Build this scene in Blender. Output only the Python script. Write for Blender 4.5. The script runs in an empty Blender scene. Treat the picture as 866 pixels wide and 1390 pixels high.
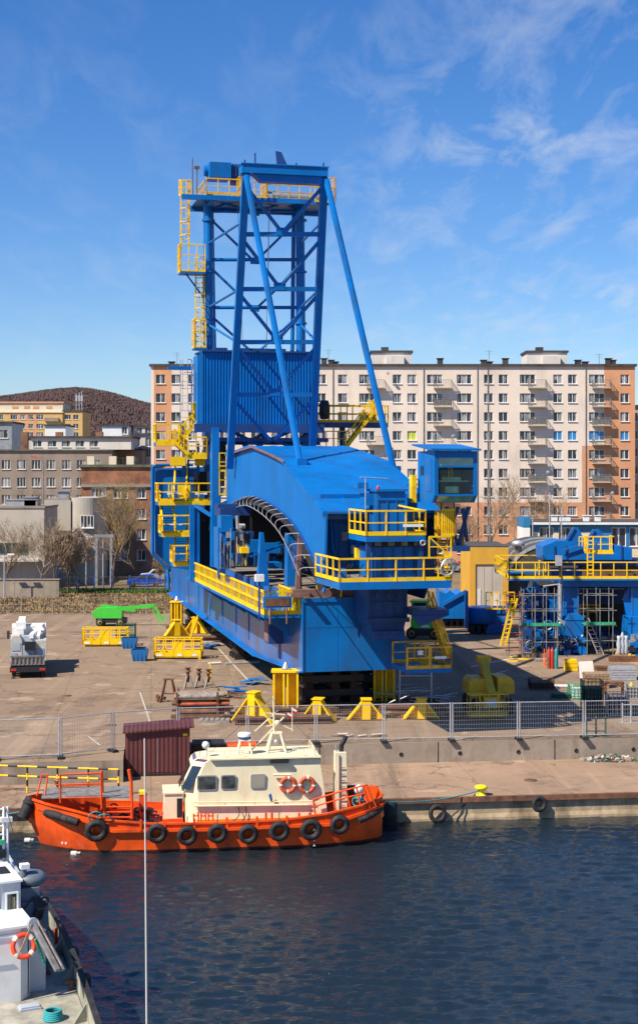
import bpy, math, random
import numpy as np
from mathutils import Vector, Matrix
R = math.radians
random.seed(7)
sc = bpy.context.scene
COL = sc.collection
# ---------------------------------------------------------------- camera
H = 14.4                      # eye height above the yard
F, CX, CY = 2000.0, 433.0, 637.0     # focal length and principal point in photo pixels (866 wide)
cam = bpy.data.cameras.new('camera'); cam_o = bpy.data.objects.new('camera', cam); COL.objects.link(cam_o)
cam.sensor_fit = 'HORIZONTAL'; cam.sensor_width = 36; cam.lens = 36*F/866
cam.shift_y = (CY-695)/866
# for a portrait frame the shift is measured against the wider side that 'HORIZONTAL' fits (the width)
cam_o.location = (0, 0, H); cam_o.rotation_euler = (R(90), 0, 0)
cam.clip_start = .5; cam.clip_end = 6000
sc.camera = cam_o
# ---------------------------------------------------------------- sky, sun, exposure
SUN = Vector((1, .75, -1.35)).normalized()     # the way the light travels
el = math.asin(-SUN.z); az = math.atan2(-SUN.x, -SUN.y)
w = bpy.data.worlds.new('World'); sc.world = w; w.use_nodes = True
nt = w.node_tree; nt.nodes.clear()
def nd(t, **k):
    n = nt.nodes.new(t)
    for a, b in k.items(): setattr(n, a, b)
    return n
sky = nd('ShaderNodeTexSky', sky_type='NISHITA'); sky.sun_disc = False
sky.sun_elevation = el; sky.sun_rotation = az; sky.air_density = 1.0; sky.dust_density = .1; sky.ozone_density = 1.5; sky.altitude = 0
hs = nd('ShaderNodeHueSaturation'); hs.inputs['Saturation'].default_value = 1.35; hs.inputs['Value'].default_value = 1.0
nt.links.new(sky.outputs[0], hs.inputs['Color'])
tint = nd('ShaderNodeMixRGB', blend_type='MULTIPLY'); tint.inputs[0].default_value = 1; tint.inputs[2].default_value = (.95, 1.12, 1.5, 1); nt.links.new(hs.outputs[0], tint.inputs[1])   # polarised, deeper blue
# cirrus: streaked noise laid out on a high plane seen by direction
tc = nd('ShaderNodeTexCoord'); sep = nd('ShaderNodeSeparateXYZ'); nt.links.new(tc.outputs['Generated'], sep.inputs[0])
def mth(op, a, b=None):
    n = nd('ShaderNodeMath', operation=op)
    for i, x in enumerate((a, b)):
        if x is None: continue
        if isinstance(x, (int, float)): n.inputs[i].default_value = x
        else: nt.links.new(x, n.inputs[i])
    return n.outputs[0]
zz = mth('ADD', mth('MAXIMUM', sep.outputs[2], 0.0), .09)
cmb = nd('ShaderNodeCombineXYZ')
nt.links.new(mth('DIVIDE', sep.outputs[0], zz), cmb.inputs[0]); nt.links.new(mth('DIVIDE', sep.outputs[1], zz), cmb.inputs[1])
mp = nd('ShaderNodeMapping'); mp.inputs['Rotation'].default_value = (0, 0, R(-14)); mp.inputs['Scale'].default_value = (2.6, .9, 1)
nt.links.new(cmb.outputs[0], mp.inputs[0])
n1 = nd('ShaderNodeTexNoise'); n1.inputs['Scale'].default_value = 2.3; n1.inputs['Detail'].default_value = 9; n1.inputs['Roughness'].default_value = .62; n1.inputs['Distortion'].default_value = .45
n2 = nd('ShaderNodeTexNoise'); n2.inputs['Scale'].default_value = .9; n2.inputs['Detail'].default_value = 3
nt.links.new(mp.outputs[0], n1.inputs[0]); nt.links.new(cmb.outputs[0], n2.inputs[0])
r1 = nd('ShaderNodeValToRGB'); r1.color_ramp.elements[0].position = .47; r1.color_ramp.elements[1].position = .76
r2 = nd('ShaderNodeValToRGB'); r2.color_ramp.elements[0].position = .25; r2.color_ramp.elements[1].position = .60
nt.links.new(n1.outputs[0], r1.inputs[0]); nt.links.new(n2.outputs[0], r2.inputs[0])
east = mth('MINIMUM', mth('MAXIMUM', mth('ADD', mth('MULTIPLY', sep.outputs[0], 4.5), .42), .25), 1.0)      # the cirrus thickens to the right
cl = mth('MULTIPLY', mth('MULTIPLY', mth('MULTIPLY', r1.outputs[0], r2.outputs[0]), east), .75)
mix = nd('ShaderNodeMixRGB'); nt.links.new(cl, mix.inputs[0]); nt.links.new(tint.outputs[0], mix.inputs[1]); mix.inputs[2].default_value = (7.5, 8.2, 9.3, 1)
bg = nd('ShaderNodeBackground'); bg.inputs[1].default_value = .060
nt.links.new(mix.outputs[0], bg.inputs[0])
out = nd('ShaderNodeOutputWorld'); nt.links.new(bg.outputs[0], out.inputs[0])
sl = bpy.data.lights.new('sun', 'SUN'); sl.energy = 5.0; sl.angle = R(.5); sl.color = (1, .91, .77)
so = bpy.data.objects.new('sun', sl); COL.objects.link(so); so.rotation_euler = SUN.to_track_quat('-Z', 'Y').to_euler()
sc.view_settings.view_transform = 'Standard'; sc.view_settings.look = 'None'; sc.view_settings.exposure = .60; sc.view_settings.gamma = 1
sc.cycles.max_bounces = 6; sc.cycles.diffuse_bounces = 3; sc.cycles.glossy_bounces = 3; sc.cycles.transmission_bounces = 4; sc.cycles.use_denoising = True

# ---------------------------------------------------------------- materials
MATS = {}
def mat(name, col, rough=.6, metal=0, var=.12, vscale=.6, bump=0, bscale=8, dirt=None, dirt_amt=0, dscale=.4, spec=.5, corr=None, streak=0, emit=None):
    """procedural paint / masonry: base colour, cloudy tone variation, optional dirt patches, fine bump, optional corrugation (axis, pitch)"""
    m = bpy.data.materials.new(name); m.use_nodes = True; t = m.node_tree; N = t.nodes; L = t.links
    b = N['Principled BSDF']; b.inputs['Roughness'].default_value = rough; b.inputs['Metallic'].default_value = metal
    b.inputs['Specular IOR Level'].default_value = spec
    g = N.new('ShaderNodeTexCoord'); co = g.outputs['Object']
    n = N.new('ShaderNodeTexNoise'); n.inputs['Scale'].default_value = vscale; n.inputs['Detail'].default_value = 6; n.inputs['Roughness'].default_value = .65
    L.new(co, n.inputs[0])
    cr = N.new('ShaderNodeValToRGB'); c = col
    lo = [max(0, x*(1-var*1.6)) for x in c]; hi = [min(1, x*(1+var*1.3)) for x in c]
    cr.color_ramp.elements[0].position = .3; cr.color_ramp.elements[1].position = .7
    cr.color_ramp.elements[0].color = (*lo, 1); cr.color_ramp.elements[1].color = (*hi, 1)
    L.new(n.outputs[0], cr.inputs[0]); last = cr.outputs[0]
    if dirt is not None:
        n3 = N.new('ShaderNodeTexNoise'); n3.inputs['Scale'].default_value = dscale; n3.inputs['Detail'].default_value = 8; n3.inputs['Roughness'].default_value = .7
        if streak:
            mp = N.new('ShaderNodeMapping'); mp.inputs['Scale'].default_value = (1, 1, streak); L.new(co, mp.inputs[0]); L.new(mp.outputs[0], n3.inputs[0])
        else: L.new(co, n3.inputs[0])
        c3 = N.new('ShaderNodeValToRGB'); c3.color_ramp.elements[0].position = .5; c3.color_ramp.elements[1].position = .72
        L.new(n3.outputs[0], c3.inputs[0])
        mu = N.new('ShaderNodeMath'); mu.operation = 'MULTIPLY'; mu.inputs[1].default_value = dirt_amt; L.new(c3.outputs[0], mu.inputs[0])
        mx = N.new('ShaderNodeMixRGB'); L.new(mu.outputs[0], mx.inputs[0]); L.new(last, mx.inputs[1]); mx.inputs[2].default_value = (*dirt, 1)
        last = mx.outputs[0]
    L.new(last, b.inputs['Base Color'])
    h = None
    if bump:
        n4 = N.new('ShaderNodeTexNoise'); n4.inputs['Scale'].default_value = bscale; n4.inputs['Detail'].default_value = 5; L.new(co, n4.inputs[0]); h = n4.outputs[0]
        bp = N.new('ShaderNodeBump'); bp.inputs['Strength'].default_value = bump; bp.inputs['Distance'].default_value = .05; L.new(h, bp.inputs['Height']); L.new(bp.outputs[0], b.inputs['Normal'])
    if corr:
        ax, pitch = corr
        s = N.new('ShaderNodeSeparateXYZ'); L.new(co, s.inputs[0])
        q = N.new('ShaderNodeMath'); q.operation = 'MULTIPLY'; q.inputs[1].default_value = 2*math.pi/pitch; L.new(s.outputs[ax], q.inputs[0])
        q2 = N.new('ShaderNodeMath'); q2.operation = 'SINE'; L.new(q.outputs[0], q2.inputs[0])
        b2 = N.new('ShaderNodeBump'); b2.inputs['Strength'].default_value = .55; b2.inputs['Distance'].default_value = pitch*.12; L.new(q2.outputs[0], b2.inputs['Height'])
        if h is not None: L.new(bp.outputs[0], b2.inputs['Normal'])
        L.new(b2.outputs[0], b.inputs['Normal'])
    if emit: b.inputs['Emission Color'].default_value = (*emit, 1); b.inputs['Emission Strength'].default_value = 1
    MATS[name] = m
    return m
RUST = (.16, .07, .035)
BL = (.0, .142, .46)
mat('blue', BL, .42, spec=.3, var=.16, vscale=.3, dirt=(.03, .045, .08), dirt_amt=.55, dscale=.6, streak=.22)
mat('blue_gloss', (.004, .125, .42), .30, var=.18, vscale=.3, dirt=(.07, .06, .075), dirt_amt=.8, dscale=.35, streak=.35, spec=.8)
mat('blue_x', BL, .5, spec=.25, var=.08, vscale=.3, corr=(0, .33), dirt=(.02, .07, .18), dirt_amt=.35)
mat('blue_y', BL, .5, spec=.25, var=.08, vscale=.3, corr=(1, .33), dirt=(.02, .07, .18), dirt_amt=.35)
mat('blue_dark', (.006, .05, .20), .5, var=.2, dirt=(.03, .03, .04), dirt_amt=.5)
mat('yellow', (.92, .56, .004), .5, spec=.3, var=.10, vscale=1.2, dirt=(.30, .14, .02), dirt_amt=.4, dscale=1.5)
mat('yellow_old', (.82, .45, .008), .5, var=.16, vscale=1.2, dirt=RUST, dirt_amt=.75, dscale=1.1)
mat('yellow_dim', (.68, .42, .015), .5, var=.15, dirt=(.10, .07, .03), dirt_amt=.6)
mat('rust', RUST, .85, var=.35, vscale=2, bump=.3, dirt=(.05, .03, .025), dirt_amt=.8)
mat('rust_red', (.33, .07, .03), .8, var=.3, vscale=2, bump=.3)
mat('primer', (.20, .105, .09), .7, var=.2, vscale=1)
mat('steel', (.42, .42, .42), .42, .6, var=.2, vscale=3)
mat('galv', (.50, .51, .53), .45, .5, var=.15, vscale=4); mat('scaffold_grey', (.27, .26, .25), .55, .4, var=.3, vscale=3)
mat('grating', (.22, .21, .20), .7, .2, var=.3, vscale=4)
mat('dark', (.015, .015, .018), .6, var=.3)
mat('rubber', (.018, .017, .018), .75, var=.4, vscale=4, bump=.4, bscale=14, dirt=(.08, .075, .07), dirt_amt=.5, dscale=2)
mat('white', (.78, .78, .76), .45, var=.05, dirt=(.35, .33, .30), dirt_amt=.4, dscale=1.2)
mat('white_grey', (.42, .46, .52), .5, var=.08, dirt=(.25, .22, .2), dirt_amt=.5, dscale=1.5)
mat('cream', (.80, .71, .47), .5, var=.05, vscale=1, dirt=(.50, .33, .16), dirt_amt=.45, dscale=1.4, streak=.35)
mat('orange', (.84, .092, .008), .34, var=.12, vscale=.8, dirt=(.22, .04, .02), dirt_amt=.75, dscale=1.3, streak=.5, bump=.08, bscale=2.5)
mat('orange_deck', (.70, .075, .02), .6, var=.15, vscale=2, dirt=(.2, .06, .04), dirt_amt=.7)
mat('glass', (.02, .03, .035), .06, var=.3, vscale=.8, spec=.9)
mat('glass_green', (.13, .33, .29), .12, var=.25, vscale=1.5, spec=.9)
mat('glass_dark', (.012, .035, .035), .05, var=.3, spec=.9)
mat('red', (.55, .03, .02), .5); mat('blue_sea', (.02, .09, .30), .6)
mat('green', (.06, .52, .045), .4, var=.1); mat('green_dark', (.02, .10, .06), .6, var=.3); mat('teal', (.02, .28, .30), .7, var=.2)
mat('net', (.03, .34, .17), .8, var=.3, vscale=3); mat('olive', (.06, .075, .02), .8)
mat('maroon', (.105, .026, .024), .6, corr=(0, .22), var=.12, dirt=(.06, .02, .02), dirt_amt=.6)
mat('wood', (.30, .20, .12), .8, var=.35, vscale=5); mat('wood_grey', (.26, .23, .20), .8, var=.35, vscale=5)
mat('concrete', (.32, .26, .20), .9, var=.16, vscale=.5, bump=.25, bscale=5, dirt=(.10, .075, .055), dirt_amt=.8, dscale=.5, streak=.25)
mat('concrete_face', (.40, .30, .185), .9, var=.28, vscale=.9, bump=.5, bscale=4, dirt=(.07, .05, .03), dirt_amt=.85, dscale=.8, streak=.3)
mat('black_yellow', (.8, .6, .02), .5)
# ---------------------------------------------------------------- mesh builder
class MB:
    def __init__(s): s.v = []; s.f = []; s.mi = []; s.m = 0; s.sm = []
    def face(s, pts, smooth=False):
        n = len(s.v); s.v += [tuple(p) for p in pts]; s.f.append(tuple(range(n, n+len(pts)))); s.mi.append(s.m); s.sm.append(smooth)
    def idx(s, vs, fs, smooth=False):
        n = len(s.v); s.v += [tuple(p) for p in vs]
        for f in fs: s.f.append(tuple(n+i for i in f)); s.mi.append(s.m); s.sm.append(smooth)
    def obox(s, c, a, b, d):
        c, a, b, d = Vector(c), Vector(a), Vector(b), Vector(d)
        vs = [c+i*a+j*b+k*d for i in (-1, 1) for j in (-1, 1) for k in (-1, 1)]
        s.idx(vs, [(0, 1, 3, 2), (4, 6, 7, 5), (0, 4, 5, 1), (2, 3, 7, 6), (0, 2, 6, 4), (1, 5, 7, 3)])
    def box(s, x0, x1, y0, y1, z0, z1):
        s.obox(((x0+x1)/2, (y0+y1)/2, (z0+z1)/2), ((x1-x0)/2, 0, 0), (0, (y1-y0)/2, 0), (0, 0, (z1-z0)/2)); return s
    def bar(s, p, q, w=.1, h=None, up=(0, 0, 1)):
        h = h or w; p, q = Vector(p), Vector(q); d = q-p
        if d.length < 1e-6: return s
        u = Vector(up)
        if abs(d.normalized().dot(u)) > .98: u = Vector((0, 1, 0))
        a = d.cross(u).normalized(); b = a.cross(d).normalized()
        s.obox((p+q)/2, d/2, a*w/2, b*h/2); return s
    def tube(s, p, q, r=.04, r2=None, n=6, caps=True):
        p, q = Vector(p), Vector(q); d = (q-p)
        if d.length < 1e-6: return s
        r2 = r if r2 is None else r2; d.normalize()
        a = d.orthogonal().normalized(); b = d.cross(a)
        vs = []
        for c, rr in ((p, r), (q, r2)):
            for i in range(n):
                t = 2*math.pi*i/n; vs.append(c+(a*math.cos(t)+b*math.sin(t))*rr)
        s.idx(vs, [(i, (i+1) % n, n+(i+1) % n, n+i) for i in range(n)], n > 5)
        if caps: s.idx(vs, [tuple(range(n))[::-1], tuple(range(n, 2*n))])
        return s
    def line(s, pts, r=.04, n=6):
        for a, b in zip(pts, pts[1:]): s.tube(a, b, r, n=n)
        return s
    def prism(s, pts, vec):
        vec = Vector(vec); P = [Vector(p) for p in pts]; n = len(P); Q = [p+vec for p in P]
        s.idx(P+Q, [tuple(range(n)), tuple(range(n, 2*n))[::-1]]+[(i, n+i, n+(i+1) % n, (i+1) % n) for i in range(n)]); return s
    def torus(s, c, nrm, RR, r, n=20, m=8, a0=0, a1=2*math.pi):
        c = Vector(c); nrm = Vector(nrm).normalized(); a = nrm.orthogonal().normalized(); b = nrm.cross(a)
        full = abs(a1-a0-2*math.pi) < 1e-6; k = n if full else n+1; vs = []
        for i in range(k):
            t = a0+(a1-a0)*i/n; e = a*math.cos(t)+b*math.sin(t)
            for j in range(m):
                u = 2*math.pi*j/m; vs.append(c+e*(RR+r*math.cos(u))+nrm*r*math.sin(u))
        s.idx(vs, [(i*m+j, ((i+1) % k)*m+j, ((i+1) % k)*m+(j+1) % m, i*m+(j+1) % m) for i in range(n if full else n) for j in range(m)], True); return s
    def lathe(s, c, prof, n=16, ax=(0, 0, 1)):
        c = Vector(c); ax = Vector(ax).normalized(); a = ax.orthogonal().normalized(); b = ax.cross(a); k = len(prof); vs = []
        for r, z in prof:
            for i in range(n):
                t = 2*math.pi*i/n; vs.append(c+ax*z+(a*math.cos(t)+b*math.sin(t))*max(r, 1e-4))
        s.idx(vs, [(j*n+i, j*n+(i+1) % n, (j+1)*n+(i+1) % n, (j+1)*n+i) for j in range(k-1) for i in range(n)], True)
        s.idx(vs[:n], [tuple(range(n))[::-1]]); s.idx(vs[-n:], [tuple(range(n))]); return s
    def rail(s, pts, h=1.15, gap=1.6, r=.04, mids=(.52,), toe=.14, close=False):
        P = [Vector(p) for p in pts]
        if close: P.append(P[0])
        for a, b in zip(P, P[1:]):
            L = (b-a).length; k = max(1, round(L/gap))
            for i in range(k+1):
                q = a+(b-a)*i/k; s.bar(q, q+Vector((0, 0, h)), r*1.7)
            for m in (1,)+tuple(mids): s.bar(a+Vector((0, 0, h*m)), b+Vector((0, 0, h*m)), r*2 if m == 1 else r*1.4)
            if toe: s.bar(a+Vector((0, 0, toe/2)), b+Vector((0, 0, toe/2)), .03, toe)
        return s
    def ladder(s, p, q, side, w=.45, r=.035, step=.32, cage=None):
        p, q, side = Vector(p), Vector(q), Vector(side).normalized()*w/2
        s.bar(p-side, q-side, r*2); s.bar(p+side, q+side, r*2)
        k = int((q-p).length/step)
        for i in range(1, k): c = p+(q-p)*i/k; s.bar(c-side, c+side, r*1.3)
        if cage:
            cg = Vector(cage).normalized(); d = (q-p).normalized(); sd = side.normalized(); k = max(2, int((q-p).length/.9))
            rows = []
            for i in range(1, k+1):
                c = p+(q-p)*i/k; pts = [c+sd*.38*math.cos(t)+cg*(.75*math.sin(t)) for t in [math.pi*j/6 for j in range(7)]]
                for a, b in zip(pts, pts[1:]): s.bar(a, b, .05)
                rows.append(pts)
            for j in (1, 3, 5):
                s.bar(rows[0][j], rows[-1][j], .04)
        return s
    def build(s, name, mats, parent=None, label=None):
        me = bpy.data.meshes.new(name); me.from_pydata(s.v, [], s.f)
        if not isinstance(mats, (list, tuple)): mats = [mats]
        for m in mats: me.materials.append(MATS[m] if isinstance(m, str) else m)
        if any(s.mi): me.polygons.foreach_set('material_index', s.mi)
        if any(s.sm): me.polygons.foreach_set('use_smooth', s.sm)
        me.update()
        o = bpy.data.objects.new(name, me); COL.objects.link(o)
        if parent: o.parent = parent
        if label: o['label'] = label
        return o
def inst(o, loc=None, rz=None, parent=None, name=None):
    c = o.copy(); COL.objects.link(c)
    if parent: c.parent = parent
    if loc is not None: c.location = loc
    if rz is not None: c.rotation_euler = (0, 0, rz)
    if name: c.name = name
    return c
def tag(o, label=None, cat=None, group=None, kind=None):
    for k, v in (('label', label), ('category', cat), ('group', group), ('kind', kind)):
        if v: o[k] = v
    return o
def thing(name, label, cat, loc=(0, 0, 0), rz=0, group=None):
    o = bpy.data.objects.new(name, None); COL.objects.link(o); o.location = loc; o.rotation_euler = (0, 0, rz); o.empty_display_size = .3
    return tag(o, label, cat, group)
def dup(root, loc, rz=0, label=None, group=None, scale=None):
    r = root.copy(); COL.objects.link(r); r.location = loc; r.rotation_euler = (0, 0, rz)
    if scale: r.scale = scale if isinstance(scale, (tuple, list)) else (scale,)*3
    if label: r['label'] = label
    if group: r['group'] = group
    for ch in list(root.children):
        c = ch.copy(); COL.objects.link(c); c.parent = r
        for g in ch.children: d = g.copy(); COL.objects.link(d); d.parent = c
    return r
class Frame:
    """a local frame on the ground (origin, turn); at() finds the local point seen at a photo pixel on a plane of known depth"""
    def __init__(s, o, ang): s.o = Vector(o); s.ang = ang; s.R = Matrix.Rotation(ang, 3, 'Z'); s.Ri = s.R.inverted(); s.c = s.Ri@(Vector((0, 0, H))-s.o)
    def at(s, px, py, u=None, v=None, w=None):
        d = s.Ri@Vector(((px-CX)/F, 1, (CY-py)/F)); i, val = (0, u) if u is not None else (1, v) if v is not None else (2, w)
        return s.c+d*((val-s.c[i])/d[i])
    def U(s, px, py, u): return s.at(px, py, u=u)
    def V(s, px, py, v): return s.at(px, py, v=v)
    def W(s, px, py, w=0): return s.at(px, py, w=w)
WF = Frame((0, 0, 0), 0)
def G(px, py, z=0): return WF.at(px, py, w=z)
# ================================================================ GROUND, QUAY, WATER
QF = Frame((0, 77.0, 0), R(6.5))
def qw(a, b, z=0): p = QF.R@Vector((a, b, z)); return p+QF.o
def poly_obj(name, pts, m, kind='structure', **k):
    mb = MB(); mb.face(pts); return tag(mb.build(name, m), kind=kind, **k)
def ground_mat(name, c1, c2, c3, slab=None, sc1=.05, stain=(.10, .075, .055), rough=.9, tracks=True):
    m = bpy.data.materials.new(name); m.use_nodes = True; t = m.node_tree; N = t.nodes; L = t.links; b = N['Principled BSDF']
    b.inputs['Roughness'].default_value = rough; b.inputs['Specular IOR Level'].default_value = .25
    g = N.new('ShaderNodeNewGeometry')
    def noise(s, det=6, ro=.6, vec=None, dist=0):
        n = N.new('ShaderNodeTexNoise'); n.inputs['Scale'].default_value = s; n.inputs['Detail'].default_value = det; n.inputs['Roughness'].default_value = ro; n.inputs['Distortion'].default_value = dist
        L.new(vec or g.outputs['Position'], n.inputs[0]); return n.outputs[0]
    def ramp(x, p0, p1, a=(0, 0, 0), b_=(1, 1, 1)):
        r = N.new('ShaderNodeValToRGB'); r.color_ramp.elements[0].position = p0; r.color_ramp.elements[1].position = p1
        r.color_ramp.elements[0].color = (*a, 1); r.color_ramp.elements[1].color = (*b_, 1); L.new(x, r.inputs[0]); return r.outputs[0]
    def mix(f, a, c):
        x = N.new('ShaderNodeMixRGB')
        if isinstance(f, float): x.inputs[0].default_value = f
        else: L.new(f, x.inputs[0])
        L.new(a, x.inputs[1])
        if isinstance(c, tuple): x.inputs[2].default_value = (*c, 1)
        else: L.new(c, x.inputs[2])
        return x.outputs[0]
    def mul(a, k):
        x = N.new('ShaderNodeMath'); x.operation = 'MULTIPLY'; L.new(a, x.inputs[0]); x.inputs[1].default_value = k; return x.outputs[0]
    col = ramp(noise(sc1, 8, .65), .32, .68, c1, c2)
    col = mix(mul(ramp(noise(.9, 8, .7), .45, .75), .55), col, c3)
    if tracks:
        mp = N.new('ShaderNodeMapping'); mp.inputs['Rotation'].default_value = (0, 0, R(14)); mp.inputs['Scale'].default_value = (.9, .035, 1); L.new(g.outputs['Position'], mp.inputs[0])
        col = mix(mul(ramp(noise(.8, 5, .6, mp.outputs[0], .4), .55, .72), .5), col, tuple(min(1, x*1.35) for x in c2))
        mp2 = N.new('ShaderNodeMapping'); mp2.inputs['Rotation'].default_value = (0, 0, R(-80)); mp2.inputs['Scale'].default_value = (.7, .05, 1); L.new(g.outputs['Position'], mp2.inputs[0])
        col = mix(mul(ramp(noise(.6, 5, .6, mp2.outputs[0], .3), .56, .70), .5), col, stain)
    col = mix(mul(ramp(noise(.22, 9, .75), .52, .68), .8), col, stain)
    if slab:
        br = N.new('ShaderNodeTexBrick'); br.offset = 0; br.inputs['Scale'].default_value = 1; br.inputs['Mortar Size'].default_value = .035; br.inputs['Brick Width'].default_value = slab; br.inputs['Row Height'].default_value = slab
        br.inputs['Color1'].default_value = (1, 1, 1, 1); br.inputs['Color2'].default_value = (.86, .86, .86, 1); br.inputs['Mortar'].default_value = (.45, .42, .40, 1)
        mp = N.new('ShaderNodeMapping'); mp.inputs['Rotation'].default_value = (0, 0, R(-6.5)); L.new(g.outputs['Position'], mp.inputs[0]); L.new(mp.outputs[0], br.inputs[0])
        x = N.new('ShaderNodeMixRGB'); x.blend_type = 'MULTIPLY'; x.inputs[0].default_value = .42; L.new(col, x.inputs[1]); L.new(br.outputs[0], x.inputs[2]); col = x.outputs[0]
    vo = N.new('ShaderNodeTexVoronoi'); vo.feature = 'DISTANCE_TO_EDGE'; vo.inputs['Scale'].default_value = .085
    ns = N.new('ShaderNodeTexNoise'); ns.inputs['Scale'].default_value = .35; ns.inputs['Detail'].default_value = 6; L.new(g.outputs['Position'], ns.inputs[0])
    vm = N.new('ShaderNodeVectorMath'); vm.operation = 'SCALE'; vm.inputs['Scale'].default_value = 5.5; L.new(ns.outputs['Color'], vm.inputs[0]); va = N.new('ShaderNodeVectorMath'); L.new(g.outputs['Position'], va.inputs[0]); L.new(vm.outputs[0], va.inputs[1]); L.new(va.outputs[0], vo.inputs['Vector'])
    if slab: col = mix(mul(ramp(vo.outputs['Distance'], .004, .007, (1, 1, 1), (0, 0, 0)), .38), col, (.05, .038, .028)); col = mix(mul(ramp(noise(.45, 4, .5), .62, .66), .55), col, tuple(x*1.4 for x in c2))
    L.new(col, b.inputs['Base Color'])
    bp = N.new('ShaderNodeBump'); bp.inputs['Strength'].default_value = .4; bp.inputs['Distance'].default_value = .04; L.new(noise(6, 8, .7), bp.inputs['Height']); L.new(bp.outputs[0], b.inputs['Normal'])
    MATS[name] = m
ground_mat('yard_m', (.215, .150, .098), (.31, .222, .15), (.235, .168, .113), slab=5.5)
ground_mat('quay_m', (.28, .185, .12), (.37, .25, .17), (.24, .165, .11), slab=4.0, sc1=.15)
ground_mat('dirt_m', (.17, .115, .062), (.26, .18, .10), (.11, .075, .04), sc1=.15, tracks=False)
ground_mat('tar_m', (.10, .09, .08), (.16, .14, .125), (.09, .08, .07), tracks=False)
poly_obj('ground', [qw(-2500, 0, -.012), qw(2500, 0, -.012), qw(2500, 3000, -.012), qw(-2500, 3000, -.012)], 'dirt_m')
yb = 832
poly_obj('yard', [qw(-120, 0, 0), qw(150, 0, 0), Vector((160, 150, 0)), Vector((-120, 146, 0))], 'yard_m')
poly_obj('road', [Vector((-140, 202, .0)), Vector((160, 202, 0)), Vector((160, 214, 0)), Vector((-140, 214, 0))], 'tar_m')
ZL, ZW = -1.08, -2.12
# retaining wall between yard and lower quay, lower quay slab, quay face
mb = MB(); mb.face([qw(-200, -.002, ZL-.3), qw(200, -.002, ZL-.3), qw(200, -.002, .0), qw(-200, -.002, 0)])
for k in range(-30, 31):   # casting joints
    a = k*6.3; mb.m = 1; mb.face([qw(a, -.006, ZL), qw(a+.06, -.006, ZL), qw(a+.06, -.006, -.01), qw(a, -.006, -.01)])
mb.m = 0
tag(mb.build('retaining_wall', ['concrete', 'dark']), kind='structure')
mb = MB()
for k in range(-12, 14):
    c = qw(k*3.15+1.2, -.004, -.62); mb.torus(c, QF.R@Vector((0, -1, 0)), .085, .03, 12, 6); mb.lathe(c+Vector((0, .006, 0)), [(.085, 0), (.085, .01)], 12, QF.R@Vector((0, -1, 0)))
# weep holes are part of the wall
wh = mb.build('weep_holes', 'dark'); wh['kind'] = 'structure'
poly_obj('quay', [qw(-200, -8.4, ZL), qw(200, -8.4, ZL), qw(200, 0, ZL), qw(-200, 0, ZL)], 'quay_m')
mb = MB(); mb.prism([qw(-200, -8.42, ZL-.001), qw(-200, -8.42, ZW-3), qw(-200, -8.6, ZW-3), qw(-200, -8.52, ZW+.12), qw(-200, -8.45, ZW+.3)], QF.R@Vector((400, 0, 0)))
tag(mb.build('quay_face', 'concrete_face'), kind='structure')
mb = MB(); mb.prism([qw(-200, -8.38, ZL+.004), qw(-200, -8.38, ZL+.07), qw(-200, -8.60, ZL+.07), qw(-200, -8.62, ZL-.16), qw(-200, -8.46, ZL-.16)], QF.R@Vector((400, 0, 0)))
tag(mb.build('quay_edge', 'rust'), kind='structure')
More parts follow.
